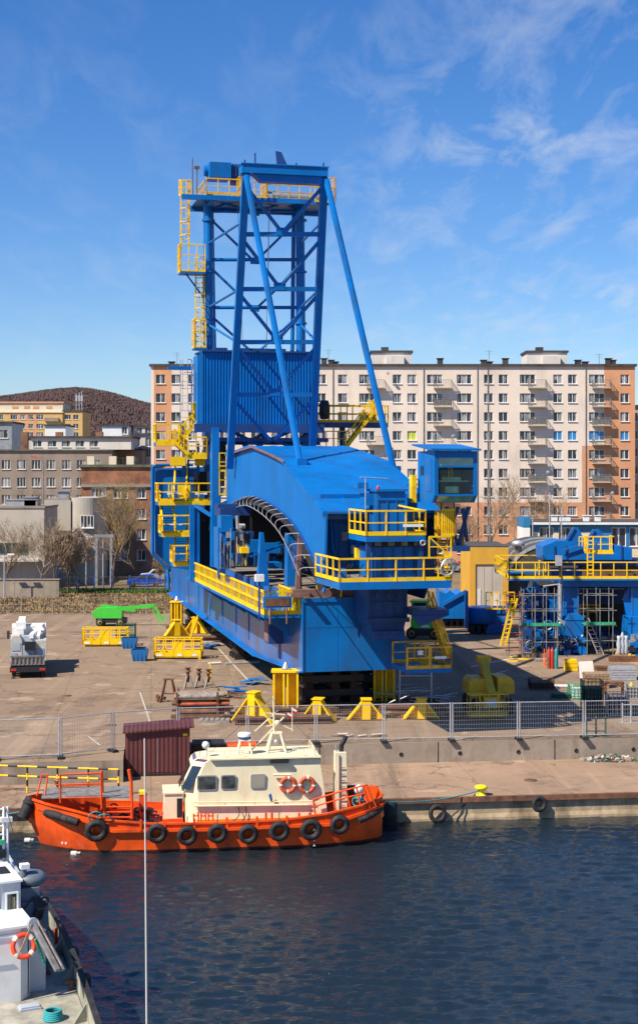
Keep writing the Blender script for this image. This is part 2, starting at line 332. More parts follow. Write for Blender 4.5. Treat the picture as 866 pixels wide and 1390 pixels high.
# ---- water
def water():
    rng = np.random.RandomState(3)
    xs = np.concatenate([np.linspace(-400, -24, 20), np.linspace(-23, 23, 340), np.linspace(24, 400, 20)])
    ys = np.concatenate([np.linspace(-200, 34, 14), np.linspace(35, 68.4, 500), ])
    ys = np.concatenate([ys, ys[-1]+np.cumsum(np.full(40, .16))])
    X, Y = np.meshgrid(xs, ys); Z = np.zeros_like(X)
    for i in range(80):
        lam = .30*(1.1/.30)**(rng.rand()); th = math.pi/2+rng.normal(0, .42); k = 2*math.pi/lam
        a = .0050*lam**.95*(.5+rng.rand()); ph = rng.rand()*6.28
        s = np.sin(k*(X*math.cos(th)+Y*math.sin(th))+ph+1.1*np.sin(.23*X+.31*Y+i)); Z += a*(s+.25*np.cos(2*(k*(X*math.cos(th)+Y*math.sin(th))+ph)))
    Z *= 1.0*(.75+.35*np.sin(.21*X+1.3)*np.sin(.17*Y+.4))
    fade = np.clip((24-np.abs(X))/6, 0, 1)*np.clip((Y-33)/5, 0, 1); Z *= fade
    V = np.stack([X, Y, Z+ZW], -1).reshape(-1, 3).astype('f'); ny, nx = X.shape
    i = (np.arange(ny-1)[:, None]*nx+np.arange(nx-1)[None, :]).ravel(); Fc = np.stack([i, i+1, i+nx+1, i+nx], 1).astype('i')
    me = bpy.data.meshes.new('water'); me.vertices.add(len(V)); me.vertices.foreach_set('co', V.ravel())
    me.loops.add(Fc.size); me.loops.foreach_set('vertex_index', Fc.ravel()); me.polygons.add(len(Fc))
    me.polygons.foreach_set('loop_start', np.arange(0, Fc.size, 4, dtype='i')); me.polygons.foreach_set('loop_total', np.full(len(Fc), 4, 'i'))
    me.polygons.foreach_set('use_smooth', np.ones(len(Fc), bool)); me.update(calc_edges=True)
    m = bpy.data.materials.new('water'); m.use_nodes = True; b = m.node_tree.nodes['Principled BSDF']; L = m.node_tree.links; N = m.node_tree.nodes
    b.inputs['Base Color'].default_value = (.008, .017, .023, 1); b.inputs['Roughness'].default_value = .04; b.inputs['IOR'].default_value = 1.7
    g = N.new('ShaderNodeNewGeometry'); mp = N.new('ShaderNodeMapping'); mp.inputs['Scale'].default_value = (1, 2.4, 1); L.new(g.outputs['Position'], mp.inputs[0])
    n = N.new('ShaderNodeTexNoise'); n.inputs['Scale'].default_value = 6.0; n.inputs['Detail'].default_value = 4; n.inputs['Roughness'].default_value = .6; L.new(mp.outputs[0], n.inputs[0])
    bp = N.new('ShaderNodeBump'); bp.inputs['Strength'].default_value = .7; bp.inputs['Distance'].default_value = .05; n5 = N.new('ShaderNodeTexNoise'); n5.inputs['Scale'].default_value = .16; n5.inputs['Detail'].default_value = 2; L.new(g.outputs['Position'], n5.inputs[0]); m5 = N.new('ShaderNodeMath'); m5.operation = 'MULTIPLY'; m5.inputs[1].default_value = 2.0; L.new(n5.outputs[0], m5.inputs[0]); L.new(m5.outputs[0], bp.inputs['Strength']); L.new(n.outputs[0], bp.inputs['Height']); L.new(bp.outputs[0], b.inputs['Normal'])
    me.materials.append(m); o = bpy.data.objects.new('water', me); COL.objects.link(o); tag(o, kind='structure')
water()
# ---- wooded hill
def hill():
    rng = np.random.RandomState(5); Y0 = 1500
    kp = np.array([-900, -200, 0, 60, 110, 150, 205, 300, 430, 700, 1200]); ky = np.array([570, 542, 532, 526, 523, 527, 542, 560, 585, 610, 625])
    xs = np.linspace(-1500, 1100, 200); px = xs/Y0*F+CX; top = H+(CY-np.interp(px, kp, ky))/F*Y0-9
    top += 1.2*np.sin(xs*.047+1)
    ys = np.linspace(760, 1900, 60); vs = []; hgt = np.zeros((60, 200))
    for j, y in enumerate(ys):
        t = np.clip((y-760)/740, 0, 1); s = t*t*(3-2*t); dn = max(0, (y-1500)/900)
        hgt[j] = top*s*(1-dn)+6*np.sin(xs*.011+y*.008)*s*(1-s)*2
        for i, x in enumerate(xs): vs.append((x*(y/1500), y, hgt[j, i]-.5))
    fs = [(j*200+i, j*200+i+1, (j+1)*200+i+1, (j+1)*200+i) for j in range(59) for i in range(199)]
    mb = MB(); mb.idx(vs, fs, True); tag(mb.build('hill', 'hill_m'), kind='structure')
    # bare crowns: upright jagged clumps
    V = []; Fc = []; n = 0
    for k in range(52000):
        y = 1000+rng.rand()*520; x = -430+rng.rand()*440; fj = (y-760)/1140*59; fi = np.clip((x/(y/1500)+1500)/2600*199, 0, 198.9); j = int(fj); i = int(fi); tj = fj-j; ti = fi-i; z = (hgt[j, i]*(1-ti)+hgt[j, i+1]*ti)*(1-tj)+(hgt[j+1, i]*(1-ti)+hgt[j+1, i+1]*ti)*tj
        r = .7+rng.rand()*.9; h = 2+rng.rand()*3.6; m = 6; ph = rng.rand()*6
        V.append((x, y, z+h)); 
        for q in range(m):
            a = ph+q*2*math.pi/m; rr = r*(.6+.6*rng.rand()); V.append((x+rr*math.cos(a), y+rr*math.sin(a), z+h*(.35+.5*rng.rand())))
        for q in range(m): V.append((x+r*.5*math.cos(ph+q), y+r*.5*math.sin(ph+q), z-1))
        for q in range(m): Fc.append((n, n+1+q, n+1+(q+1) % m)); Fc.append((n+1+q, n+1+m+q, n+1+(q+1) % m))
        n += 1+2*m
    mb = MB(); mb.idx(V, Fc); mb.build('woodland', 'wood_far'); tag(bpy.data.objects['woodland'], 'dense bare brown woodland covering the hill behind the town', 'woodland', kind='stuff')
mat('hill_m', (.060, .036, .030), .95, var=.3, vscale=.02); mat('wood_far', (.085, .050, .047), .95, var=.25, vscale=.03, dirt=(.05, .045, .03), dirt_amt=.5, dscale=.012)
hill()
# ================================================================ BUILDINGS
def pane_mat(name, dark, light, cut):
    m = bpy.data.materials.new(name); m.use_nodes = True; N = m.node_tree.nodes; L = m.node_tree.links; b = N['Principled BSDF']; b.inputs['Roughness'].default_value = .08
    g = N.new('ShaderNodeNewGeometry'); n = N.new('ShaderNodeTexNoise'); n.inputs['Scale'].default_value = .47; n.inputs['Detail'].default_value = 1; L.new(g.outputs['Position'], n.inputs[0])
    s = N.new('ShaderNodeSeparateXYZ'); L.new(g.outputs['Position'], s.inputs[0]); q = N.new('ShaderNodeMath'); q.operation = 'SINE'; w_ = N.new('ShaderNodeMath'); w_.operation = 'MULTIPLY'; w_.inputs[1].default_value = 5.3
    L.new(s.outputs[0], w_.inputs[0]); L.new(w_.outputs[0], q.inputs[0]); q2 = N.new('ShaderNodeMath'); q2.operation = 'MULTIPLY'; q2.inputs[1].default_value = .16; L.new(q.outputs[0], q2.inputs[0])
    ad = N.new('ShaderNodeMath'); L.new(n.outputs[0], ad.inputs[0]); L.new(q2.outputs[0], ad.inputs[1])
    r = N.new('ShaderNodeValToRGB'); r.color_ramp.elements[0].position = cut; r.color_ramp.elements[1].position = cut+.08
    r.color_ramp.elements[0].color = (*dark, 1); r.color_ramp.elements[1].color = (*light, 1); L.new(ad.outputs[0], r.inputs[0]); L.new(r.outputs[0], b.inputs['Base Color'])
    MATS[name] = m
pane_mat('pane', (.022, .028, .038), (.22, .22, .22), .54)
pane_mat('pane2', (.03, .03, .05), (.30, .30, .31), .47)
mat('pane_blue', (.03, .22, .5), .2); mat('pane_lime', (.5, .55, .05), .2); mat('pane_mag', (.35, .03, .15), .2)
mat('pl_white', (.72, .61, .51), .9, var=.06, vscale=.15, dirt=(.36, .30, .26), dirt_amt=.5, dscale=.25, streak=.3)
mat('pl_orange', (.60, .29, .15), .9, var=.08, vscale=.3, dirt=(.36, .19, .11), dirt_amt=.4)
mat('pl_grey', (.27, .215, .175), .9, var=.14, vscale=.3, dirt=(.13, .10, .085), dirt_amt=.7, dscale=.3, streak=.3)
mat('pl_yellow', (.58, .37, .14), .9, var=.08); mat('pl_cream', (.66, .57, .42), .9, var=.06)
mat('pl_pale', (.62, .57, .52), .9, var=.06, dirt=(.4, .36, .32), dirt_amt=.5, streak=.3)
mat('pl_beige', (.43, .385, .32), .9, var=.07, vscale=.3, dirt=(.25, .22, .18), dirt_amt=.6, streak=.3)
mat('pl_brown', (.25, .155, .10), .9, var=.28, vscale=.35, bump=.3, dirt=(.11, .07, .05), dirt_amt=.8, dscale=.4)
mat('roof_dark', (.06, .055, .055), .9, var=.3); mat('roof_green', (.10, .10, .07), .9, var=.3); mat('roof_metal', (.30, .31, .33), .5, .3, var=.2)
mat('brick_red', (.27, .115, .06), .9, var=.4, vscale=.5, bump=.3, dirt=(.24, .17, .12), dirt_amt=.9, dscale=.35)
WIN = {}
def window_mesh(w, h, n, pane, fr='white', fw=.065):
    key = (round(w, 2), round(h, 2), n, pane, fr)
    if key in WIN: return WIN[key]
    mb = MB(); mb.m = 0
    mb.box(-w/2, -w/2+fw, -.03, .05, -h/2, h/2); mb.box(w/2-fw, w/2, -.03, .05, -h/2, h/2)
    mb.box(-w/2+fw, w/2-fw, -.03, .05, h/2-fw, h/2); mb.box(-w/2+fw, w/2-fw, -.03, .05, -h/2, -h/2+fw)
    for i in range(1, n): x = -w/2+w*i/n; mb.box(x-fw*.55, x+fw*.55, -.02, .04, -h/2+fw, h/2-fw)
    mb.box(-w/2-.06, w/2+.06, -.26, -.035, -h/2-.07, -h/2-.005)
    mb.m = 1; mb.face([(-w/2+fw/2, .045, -h/2+fw/2), (w/2-fw/2, .045, -h/2+fw/2), (w/2-fw/2, .045, h/2-fw/2), (-w/2+fw/2, .045, h/2-fw/2)])
    me = bpy.data.meshes.new('window'); me.from_pydata(mb.v, [], mb.f); me.materials.append(MATS[fr]); me.materials.append(MATS[pane]); me.polygons.foreach_set('material_index', mb.mi)
    WIN[key] = (me, mb); return WIN[key]
def facade(mb, x0, x1, z0, z1, rects, dep=.16, mi=lambda x, z: 0, xtra=(), ztra=()):
    xs = sorted(set([x0, x1]+[v for r in rects for v in r[:2]]+list(xtra))); zs = sorted(set([z0, z1]+[v for r in rects for v in r[2:4]]+list(ztra)))
    xs = [x for x in xs if x0 <= x <= x1]; zs = [z for z in zs if z0 <= z <= z1]
    for a, b in zip(xs, xs[1:]):
        if b-a < 1e-4: continue
        inr = [r for r in rects if r[0] <= (a+b)/2 <= r[1]]
        for c, d in zip(zs, zs[1:]):
            if any(r[2] <= (c+d)/2 <= r[3] for r in inr): continue
            mb.m = mi((a+b)/2, (c+d)/2); mb.face([(a, 0, c), (b, 0, c), (b, 0, d), (a, 0, d)])
    for a, b, c, d in [r[:4] for r in rects]:
        mb.m = mi((a+b)/2, (c+d)/2)
        mb.face([(a, 0, c), (a, dep, c), (b, dep, c), (b, 0, c)]); mb.face([(a, 0, d), (b, 0, d), (b, dep, d), (a, dep, d)])
        mb.face([(a, 0, c), (a, 0, d), (a, dep, d), (a, dep, c)]); mb.face([(b, 0, c), (b, dep, c), (b, dep, d), (b, 0, d)])
def building(name, label, cat, Y, pxl, pxr, ztop, depth, cols, rows, wh, mats, mi=lambda x, z: 0, roof='roof_dark', z0=-.05, skip=lambda i, j: False, panes=('pane', 'pane2'), xtra=(), ztra=(), rz=0, pane_of=None, trim=None, nbig=100, frame='white', mull=2, side_cols=(), parapet=.3):
    """cols: (px centre, width m, mullion count); rows: photo y of window centres"""
    s = F/Y; X = lambda px: (px-CX)/s; Z = lambda py: H+(CY-py)/s
    x0, x1 = X(pxl), X(pxr); t = thing(name, label, cat, (x0, Y, 0)); mb = MB(); W = x1-x0; rects = []; wl = []
    for i, c in enumerate(cols):
        for j, py in enumerate(rows):
            if skip(i, j): continue
            cx, cz, ww = X(c[0])-x0, Z(py), c[1]; hh = c[3] if len(c) > 3 else wh
            rects.append((cx-ww/2, cx+ww/2, cz-hh/2, cz+hh/2)); wl.append((cx, cz, ww, hh, c[2] if len(c) > 2 else mull, i, j))
    facade(mb, 0, W, z0, ztop, rects, mi=lambda x, z: mi(x0+x, z), xtra=[X(p)-x0 for p in xtra], ztra=[Z(p) for p in ztra])
    mb.m = mi(x0, 1e9) if False else 0
    # sides (with windows on the ends), back
    mb.face([(0, 0, z0), (0, 0, ztop), (0, depth, ztop), (0, depth, z0)]); mb.m = mi(x1, 5); mb.face([(W, 0, z0), (W, depth, z0), (W, depth, ztop), (W, 0, ztop)])
    mb.face([(0, depth, z0), (0, depth, ztop), (W, depth, ztop), (W, depth, z0)])
    mb.build('wall', mats, t)
    rf = MB(); rf.box(-.25, W+.25, -.3, depth+.25, ztop+.003, ztop+parapet); rf.build('roof', roof, t)
    st = MB(); rng = random.Random(int(x0*7)); k = 0
    wl.sort(key=lambda q: -q[1])
    for (cx, cz, ww, hh, n, i, j) in wl:
        p = pane_of(i, j) if pane_of else None
        p = p or rng.choice(panes)
        me, m2 = window_mesh(ww, hh, n, p, frame)
        if k < nbig:
            o = bpy.data.objects.new('window', me); COL.objects.link(o); o.parent = t; o.location = (cx, .12, cz); k += 1
        else:
            for f, a in zip(m2.f, m2.mi): st.m = a if a == 0 else (1 if p == 'pane' else 2); st.face([(m2.v[q][0]+cx, m2.v[q][1]+.12, m2.v[q][2]+cz) for q in f])
    if st.f: tag(st.build('window', [frame, 'pane', 'pane2'], t), kind='stuff')
    return t, x0, s
# --- long apartment block
sA = F/219; XA = lambda px: (px-CX)/sA; ZA = lambda py: H+(CY-py)/sA
rowsA = [514.4+25.6*k for k in range(10)]
colsA = [(218, 1.4), (239, 1.4), (262, 1.4), (284, 2.2, 3), (305, 1.4), (327, 1.4), (351, 2.2, 3), (375, 1.4), (394, 1.4), (416, 2.2, 3), (436, 1.4), (465, 1.4), (498, 2.3, 3), (539, 1.35), (559, 1.35), (590, 2.3, 3), (630, 2.2, 3), (653, .01), (663, 1.35), (683, 1.35), (716, 2.3, 3), (757, 1.35), (777, 1.35), (810, 2.3, 3), (848, 1.3)]
colsA = [c for c in colsA if c[1] > .1]
def miA(x, z):
    px = x*sA+CX; py = CY-(z-H)*sA
    if px < 233 and px > 209: return 1
    if px > 820: return 1
    if px > 790 and py > 605: return 1
    if py > 682: return 1
    return 0
spec = {(14, 3): 'pane_lime', (20, 3): 'pane_blue', (21, 3): 'pane_blue', (9, 4): 'pane_mag', (23, 3): 'pane_blue', (22, 3): 'pane_blue'}
tA, xA, _ = building('apartment_block', 'long ten storey apartment block in pale plaster with orange panels behind the crane', 'apartment block', 219, 205, 862, ZA(497), 12, colsA, rowsA, 1.4,
    ['pl_white', 'pl_orange'], miA, xtra=(209, 233, 790, 820), ztra=(605, 682), pane_of=lambda i, j: spec.get((i, j)), parapet=.35, nbig=100)
for px in (517, 608, 736, 823):
    for j, py in enumerate(rowsA[:9]):
        if px == 517 and j in (1, 2): continue
        mb = MB(); x, z = XA(px)-xA, ZA(py)-1.25; w2 = 1.15; a, b = x-w2-1.0, x+w2-.6
        mb.m = 1; mb.box(a, b, -1.0, -.004, z-.16, z)
        mb.m = 0
        for q in range(14): xx = a+.04+(b-a-.08)*q/13; mb.box(xx-.02, xx+.02, -.98, -.94, z+.002, z+1.0)
        for xx in (a+.03, b-.03):
            for q in range(6): mb.box(xx-.02, xx+.02, -.9+q*.17, -.86+q*.17, z+.002, z+1.0)
            mb.box(xx-.03, xx+.03, -.98, -.02, z+1.003, z+1.06)
        mb.box(a, b, -1.0, -.93, z+1.063, z+1.13)
        if (j*7+px) % 3 == 0: mb.box(a+.1, b-.1, -.925, -.9, z+.1, z+.95)
        mb.build('balcony', ['grating', 'pl_beige'], tA)
mb = MB()
for px in (452, 575, 648, 662, 795): mb.tube((XA(px)-xA, -.08, .3), (XA(px)-xA, -.08, ZA(499)), .07)
mb.build('downpipe', 'grating', tA)
for (a, b, t) in ((505, 560, 474), (718, 773, 474)):
    mb = MB(); x0, x1 = XA(a)-xA, XA(b)-xA; zt = ZA(497)+.35
    mb.m = 0; mb.box(x0, x1, 2, 8, zt+.002, ZA(t)-.3); mb.m = 1; mb.box(x0-.2, x1+.2, 1.8, 8.2, ZA(t)-.298, ZA(t)); mb.box(x0+1.5, x0+2.6, 3, 4, ZA(t)+.002, ZA(t)+.6)
    mb.m = 0; mb.box(x0+2.2, x1-1.2, .9, 1.995, zt+.002, zt+1.3)
    mb.build('roof_house', ['pl_pale', 'roof_dark'], tA)
for i, px in enumerate((230, 440, 450, 456, 600, 660, 668, 690, 790, 800, 832, 838)):
    mb = MB(); x = XA(px)-xA; zt = ZA(497)+.352; h = .5+.5*((i*5) % 3)/2; mb.box(x-.4, x+.4, 3, 4, zt, zt+h); mb.box(x-.55, x+.55, 2.9, 4.1, zt+h+.002, zt+h+.12); mb.build('chimney', 'roof_dark', tA)
for px, hh in ((446, 2.6), (669, 2.5), (750, 1.6), (822, 2.0), (236, 2.2)):
    mb = MB(); x = XA(px)-xA; zt = ZA(497)+.35; mb.tube((x, 5, zt), (x, 5, zt+hh), .05); mb.bar((x-.6, 5, zt+hh-.2), (x+.6, 5, zt+hh-.2), .05); mb.bar((x-.4, 5, zt+hh-.6), (x+.4, 5, zt+hh-.6), .05); mb.build('aerial', 'steel', tA)
for k, (px, py) in enumerate(((526, 507), (614, 592), (742, 641), (829, 669))):
    mb = MB(); c = Vector((XA(px)-xA, -1.15, ZA(py))); mb.lathe(c, [(.02, .09), (.17, .05), (.26, 0)], 12, (-.5, -1, .3)); mb.tube(c, c+Vector((0, .2, -.25)), .03); mb.build('satellite_dish', 'grating', tA)
# second block peeping out right of it
building('apartment_tower', 'brown edged apartment tower just visible at the right edge behind the long block', 'apartment tower', 235, 858, 905, H+(CY-552)/(F/235), 14, [(866, 1.4), (884, 1.4)], [566+24*k for k in range(8)], 1.4, ['pl_beige'])
# --- brick tenement
t, x0, s = building('brick_tenement', 'worn red brick and brown plaster tenement behind the bare trees', 'tenement', 200, 110, 207, H+(CY-634)/10, 14, [(134, 1.9, 4), (164, 1.9, 4), (192, 1.2, 2)], [669, 697.5, 725.5, 753.5], 1.45, ['pl_brown', 'brick_red'],
    mi=lambda x, z: 1 if (z > 12.6 or (x > -25 and z > 8) or (x < -31 and z > 8)) else 0, ztra=(655, 682), xtra=(123, 183), roof='roof_green', parapet=.35)
mb = MB(); mb.box(0, 9.8, -.25, -.003, 12.0, 12.35); mb.build('cornice', 'pl_grey', t)
for px in (120, 150, 174): mb = MB(); x = (px-110)/10; mb.box(x-.5, x+.5, 2, 3, 15.06, 16.2); mb.build('chimney', 'pl_cream', t)
# --- long grey house with attic storey
t, x0, s = building('grey_tenement', 'long grey brown rendered house with pale attic storey, three rows of windows', 'tenement', 250, -60, 152, H+(CY-612)/8, 14, [(p, 1.5, 3) for p in (-52, -32, -12, 8, 29, 49, 69, 90, 110, 130)], [630.6, 654.5, 678], 1.6, ['pl_grey'], roof='roof_green', parapet=.25)
mb = MB(); zt = H+(CY-612)/8+.25; rects = []
for px in (49, 69, 88, 107, 126): x = (px+60)/8; rects.append((x-.75, x+.75, zt+.45, zt+1.6))
def shift(m, dy):
    m.v = [(a, b+dy, c) for a, b, c in m.v]
facade(mb, 12.6, 29.5, zt+.003, zt+2.0, rects); shift(mb, 1.2); mb.box(29.5, 29.6, 1.2, 11, zt+.003, zt+2); mb.box(12.5, 12.6, 1.2, 11, zt+.003, zt+2); mb.m = 1; mb.box(12.2, 30, .8, 11.2, zt+2.003, zt+2.3)
mb.build('attic_storey', ['pl_pale', 'roof_dark'], t)
for r in rects: o = bpy.data.objects.new('window', window_mesh(1.5, 1.15, 2, 'pane')[0]); COL.objects.link(o); o.parent = t; o.location = ((r[0]+r[1])/2, 1.32, (r[2]+r[3])/2)
for x in (10, 16, 23): mb = MB(); mb.box(x, x+1.2, 5, 6, zt+2.303 if x > 12 else zt+.003, zt+3.1); mb.build('chimney', 'brick_red', t)
building('curved_corner_house', 'dark rendered wing with a dark flat roof between grey house and brick tenement', 'house', 256, 151, 193, H+(CY-611)/(F/256), 12, [(158, .8), (166, .8), (175, .8), (184, .8)], [626, 648], 1.3, ['pl_grey'], panes=('pane',))
for i, (a, b, tp, Y, lab) in enumerate(((139, 174, 578, 300, 'white cubic house with a flat roof directly below the wooded hill'), (181, 207, 579, 305, 'white flat roofed house beside the left end of the apartment block'), (61, 89, 578, 290, 'white windowless roof block in front of the orange yellow flats'), (178, 208, 590, 262, 'pale house with small windows touching the apartment block'), (29, 45, 594, 275, 'small white rendered house half hidden behind the grey house'))):
    building('white_house', lab, 'house', Y, a, b, H+(CY-tp)/(F/Y), 10, [(a+8, 1.2), (b-6, 1.2)] if i in (1, 3) else ([(b-5, 1.1)] if i == 0 else []), [tp+10, tp+24] if i == 3 else [tp+6], 1.6, ['white' if i in (0, 2) else 'pl_pale'], panes=('pane',))
building('slate_house', 'dark grey rendered house with big window at the left edge', 'house', 262, -25, 16, H+(CY-574)/(F/262), 10, [(4, 1.8)], [589], 1.5, ['roof_metal'], panes=('pane',))
# --- orange and yellow flats far behind
sO = F/450; rw = [566, 578.5, 590, 602, 614]
t, x0, s = building('yellow_flats', 'distant orange and yellow block of flats with white top storey below the hill', 'apartment block', 450, -12, 85, H+(CY-560)/sO, 16, [(0, 1.9, 3), (19, 2.1, 3), (31, 1.6), (42, 1.6), (54, 2.1, 3)], rw, 1.5, ['pl_yellow', 'pl_orange'],
    mi=lambda x, z: 1 if any(abs(x*sO+CX-p) < 2.4 for p in (25.5, 48, 36.5)) else 0, xtra=(23.1, 27.9, 34.1, 38.9, 45.6, 50.4), roof='pl_cream')
mb = MB(); z1 = H+(CY-560)/sO+.3; L_ = 97/sO; mb.box(0, L_, .6, 14, z1+.003, z1+2.7); mb.m = 1; mb.box(-.3, L_+.3, .2, 15, z1+2.703, z1+3.1); mb.m = 0
mb.m = 1; [mb.box((p+12)/sO-.9, (p+12)/sO+.9, .5, .597, z1+1, z1+1.8) for p in (20, 36, 48, 66)]
mb.build('top_storey', ['pl_cream', 'pl_orange'], t)
for j, py in enumerate(rw): mb = MB(); z = H+(CY-py)/sO-1.3; mb.m = 1 if j == 1 else 0; mb.box(73/sO, 92/sO, -.9, -.003, z, z+1.1); mb.build('balcony', ['pl_grey', 'net'], t)
t, x0, s = building('yellow_flats', 'lower right wing of the distant orange yellow flats carrying aerials', 'apartment block', 450.5, 85.3, 112, H+(CY-558)/sO, 16, [(91.5, 2.1, 3), (103, 1.6)], rw, 1.5, ['pl_yellow'])
for x in (3.5, 4.4, 5.2): mb = MB(); mb.tube((x, 4, H+17.5), (x, 4, H+22+x*.4), .14); mb.box(x-.3, x+.3, 3.6, 4, H+21, H+22.8); mb.build('aerial_mast', 'galv', t)
# --- beige modern building at left: front hall, set back wing, round corner
s = F/178; t = thing('concrete_hall', 'beige flat roofed hall with blank front wall at the left edge behind the shrubs', 'hall', ((-30-CX)/s, 178, 0)); W_ = 90/s; zt = H+(CY-690)/s
mb = MB(); mb.box(0, W_, 0, 9, -.05, zt); mb.build('wall', 'pl_beige', t)
mb = MB(); mb.box(-.1, W_+.1, -.1, 9.1, zt+.003, zt+.25); mb.build('roof', 'pl_grey', t)
mb = MB(); mb.box(1.5, W_-2, -.12, -.004, 4.2, 5.5); mb.build('window_band', 'glass_dark', t); mb = MB(); mb.box(1.2, W_-.5, -1.2, -.125, 3.3, 3.6); mb.build('canopy', 'pl_pale', t)
for x, w_, h_ in ((3, 3.8, .7), (5.2, 1.4, 1.0)): mb = MB(); mb.box(x, x+w_, 2, 4.2, zt+.253, zt+h_+.25); mb.box(x-.1, x+w_+.1, 1.9, 4.3, zt+h_+.253, zt+h_+.35); mb.build('roof_vent', 'roof_metal', t)
s = F/189; t = thing('corner_building', 'grey beige building with rounded corner tower and two windows beside the hall', 'building', ((60-CX)/s, 189, 0)); zt = H+(CY-679)/s
mb = MB(); mb.box(0, 36/s, 0, 10, -.05, zt); x = 36/s; n = 12; r = 35/s/2
pts = [(x, 10, -.05), (x, .8, -.05)]+[(x+r-r*math.cos(math.pi*k/n), .6-.9*math.sin(math.pi*k/n), -.05) for k in range(n+1)]+[(x+2*r, 10, -.05)]
mb.prism(pts, (0, 0, zt+.35)); mb.build('wall', 'pl_beige', t)
mb = MB(); mb.box(.2, 36/s-.2, .2, 9.8, zt+.003, zt+.2); mb.build('roof', 'pl_grey', t)
for py, px, ww in ((708, 119, 1.7), (745, 122, 1.3)): o = bpy.data.objects.new('window', window_mesh(ww, 1.6, 4, 'pane2')[0]); COL.objects.link(o); o.parent = t; o.location = ((px-60)/s, -.36, H+(CY-py)/s)
mb = MB(); mb.box(1.6, 3.0, 1, 2, zt+.203, zt+1.1); mb.box(1.4, 3.2, .8, 2.2, zt+1.103, zt+1.25); mb.build('roof_vent', 'roof_metal', t)
# --- low blue and white office at right
s = F/188; Z_ = lambda py: H+(CY-py)/s; X_ = lambda px: (px-CX)/s
t, x0, s = building('low_office', 'low white office with blue panels and dark flat roof in front of the orange flats', 'office', 188, 722, 960, Z_(712), 12, [(p, 1.8, 2, 2.4) for p in (742, 768, 840, 864, 888)], [729], 2.4, ['pl_cream', 'blue_office'],
    mi=lambda x, z: 1 if (z > Z_(722) or (845 < x*s+CX < 857) or (805 < x*s+CX < 832)) else 0, xtra=(845, 857, 805, 832), ztra=(722,)) if mat('blue_office', (.02, .17, .36), .5) else None
mb = MB(); mb.box(-.3, 22, -.6, -.31, Z_(712), Z_(709)); mb.build('fascia', 'white', t)
mb = MB(); mb.box(-1.2, -.35, -.8, 5, -.05, Z_(716)); mb.m = 1; mb.box(-1.2, -.34, -.81, 5.1, Z_(716)+.003, Z_(702)); mb.build('corner_block', ['white', 'blue_office'], t)
for px in (758, 768, 776, 802, 818): mb = MB(); x = X_(px)-x0; mb.box(x-.35, x+.35, 3, 3.7, Z_(712)+.303, Z_(712)+1.0); mb.box(x-.45, x+.45, 2.9, 3.8, Z_(712)+1.003, Z_(712)+1.1); mb.build('roof_cowl', 'white', t)
# --- yellow workshop with barrel roof behind it
s = F/150; X_ = lambda px: (px-CX)/s; Z_ = lambda py: H+(CY-py)/s
t = thing('yellow_workshop', 'yellow rendered workshop gable with a beige sliding door left of the blue portal', 'workshop', (X_(638), 150, 0)); W_ = 52/s
mb = MB(); facade(mb, 0, W_, -.05, Z_(743), [(1.0*.55, 45/s, -.04, Z_(766))], dep=.3); mb.face([(W_, 0, -.05), (W_, 10, -.05), (W_, 10, Z_(746)), (W_, 0, Z_(743))]); mb.face([(0, 0, -.05), (0, 0, Z_(743)), (0, 10, Z_(746)), (0, 10, -.05)])
mb.build('wall', 'pl_ochre' if 'pl_ochre' in MATS else mat('pl_ochre', (.60, .32, .03), .8, var=.08, dirt=(.4, .22, .05), dirt_amt=.4), t)
mb = MB(); mb.box(.57, 45/s-.02, .15, .28, -.03, Z_(766)-.02); [mb.box(x, x+.05, .12, .148, 0, Z_(767)) for x in (1.4, 2.2)]; mb.m = 1; mb.box(.75, 1.1, .1, .147, .2, 2.2); mb.box(2.4, 3.0, .1, .147, .2, 1.8); mb.build('sliding_door', ['pl_beige', 'pl_pale'], t)
mb = MB(); mb.box(0, W_, 0, 10, Z_(743)+.003, Z_(743)+.12); mb.build('roof', 'roof_dark', t)
t = thing('barrel_hall', 'dark hall with a curved grey ribbed roof behind the blue portal', 'hall', (X_(700), 156, 0)); s = F/156
n = 14; r = 5.2; pts = [(r-r*math.cos(math.pi*k/n), 0, 3.0+3.6*math.sin(math.pi*k/n)) for k in range(n+1)]; mb = MB(); mb.prism([(0, 0, -.05)]+pts+[(2*r, 0, -.05)], (0, 16, 0)); mb.build('shell', 'roof_dark', t)
for y in (-.02, 5, 10): mb = MB(); P = [(p[0], y, p[2]) for p in pts]; [mb.bar(a, b, .35, .12, up=(0, 1, 0)) for a, b in zip(P, P[1:])]; mb.build('roof_rib', 'galv', t)
mb = MB(); mb.lathe((1.2, 1, 4.8), [(.35, 0), (.35, 1.4), (.7, 1.45), (.7, 1.9), (.1, 2.05)], 12); mb.build('roof_fan', 'galv', t)
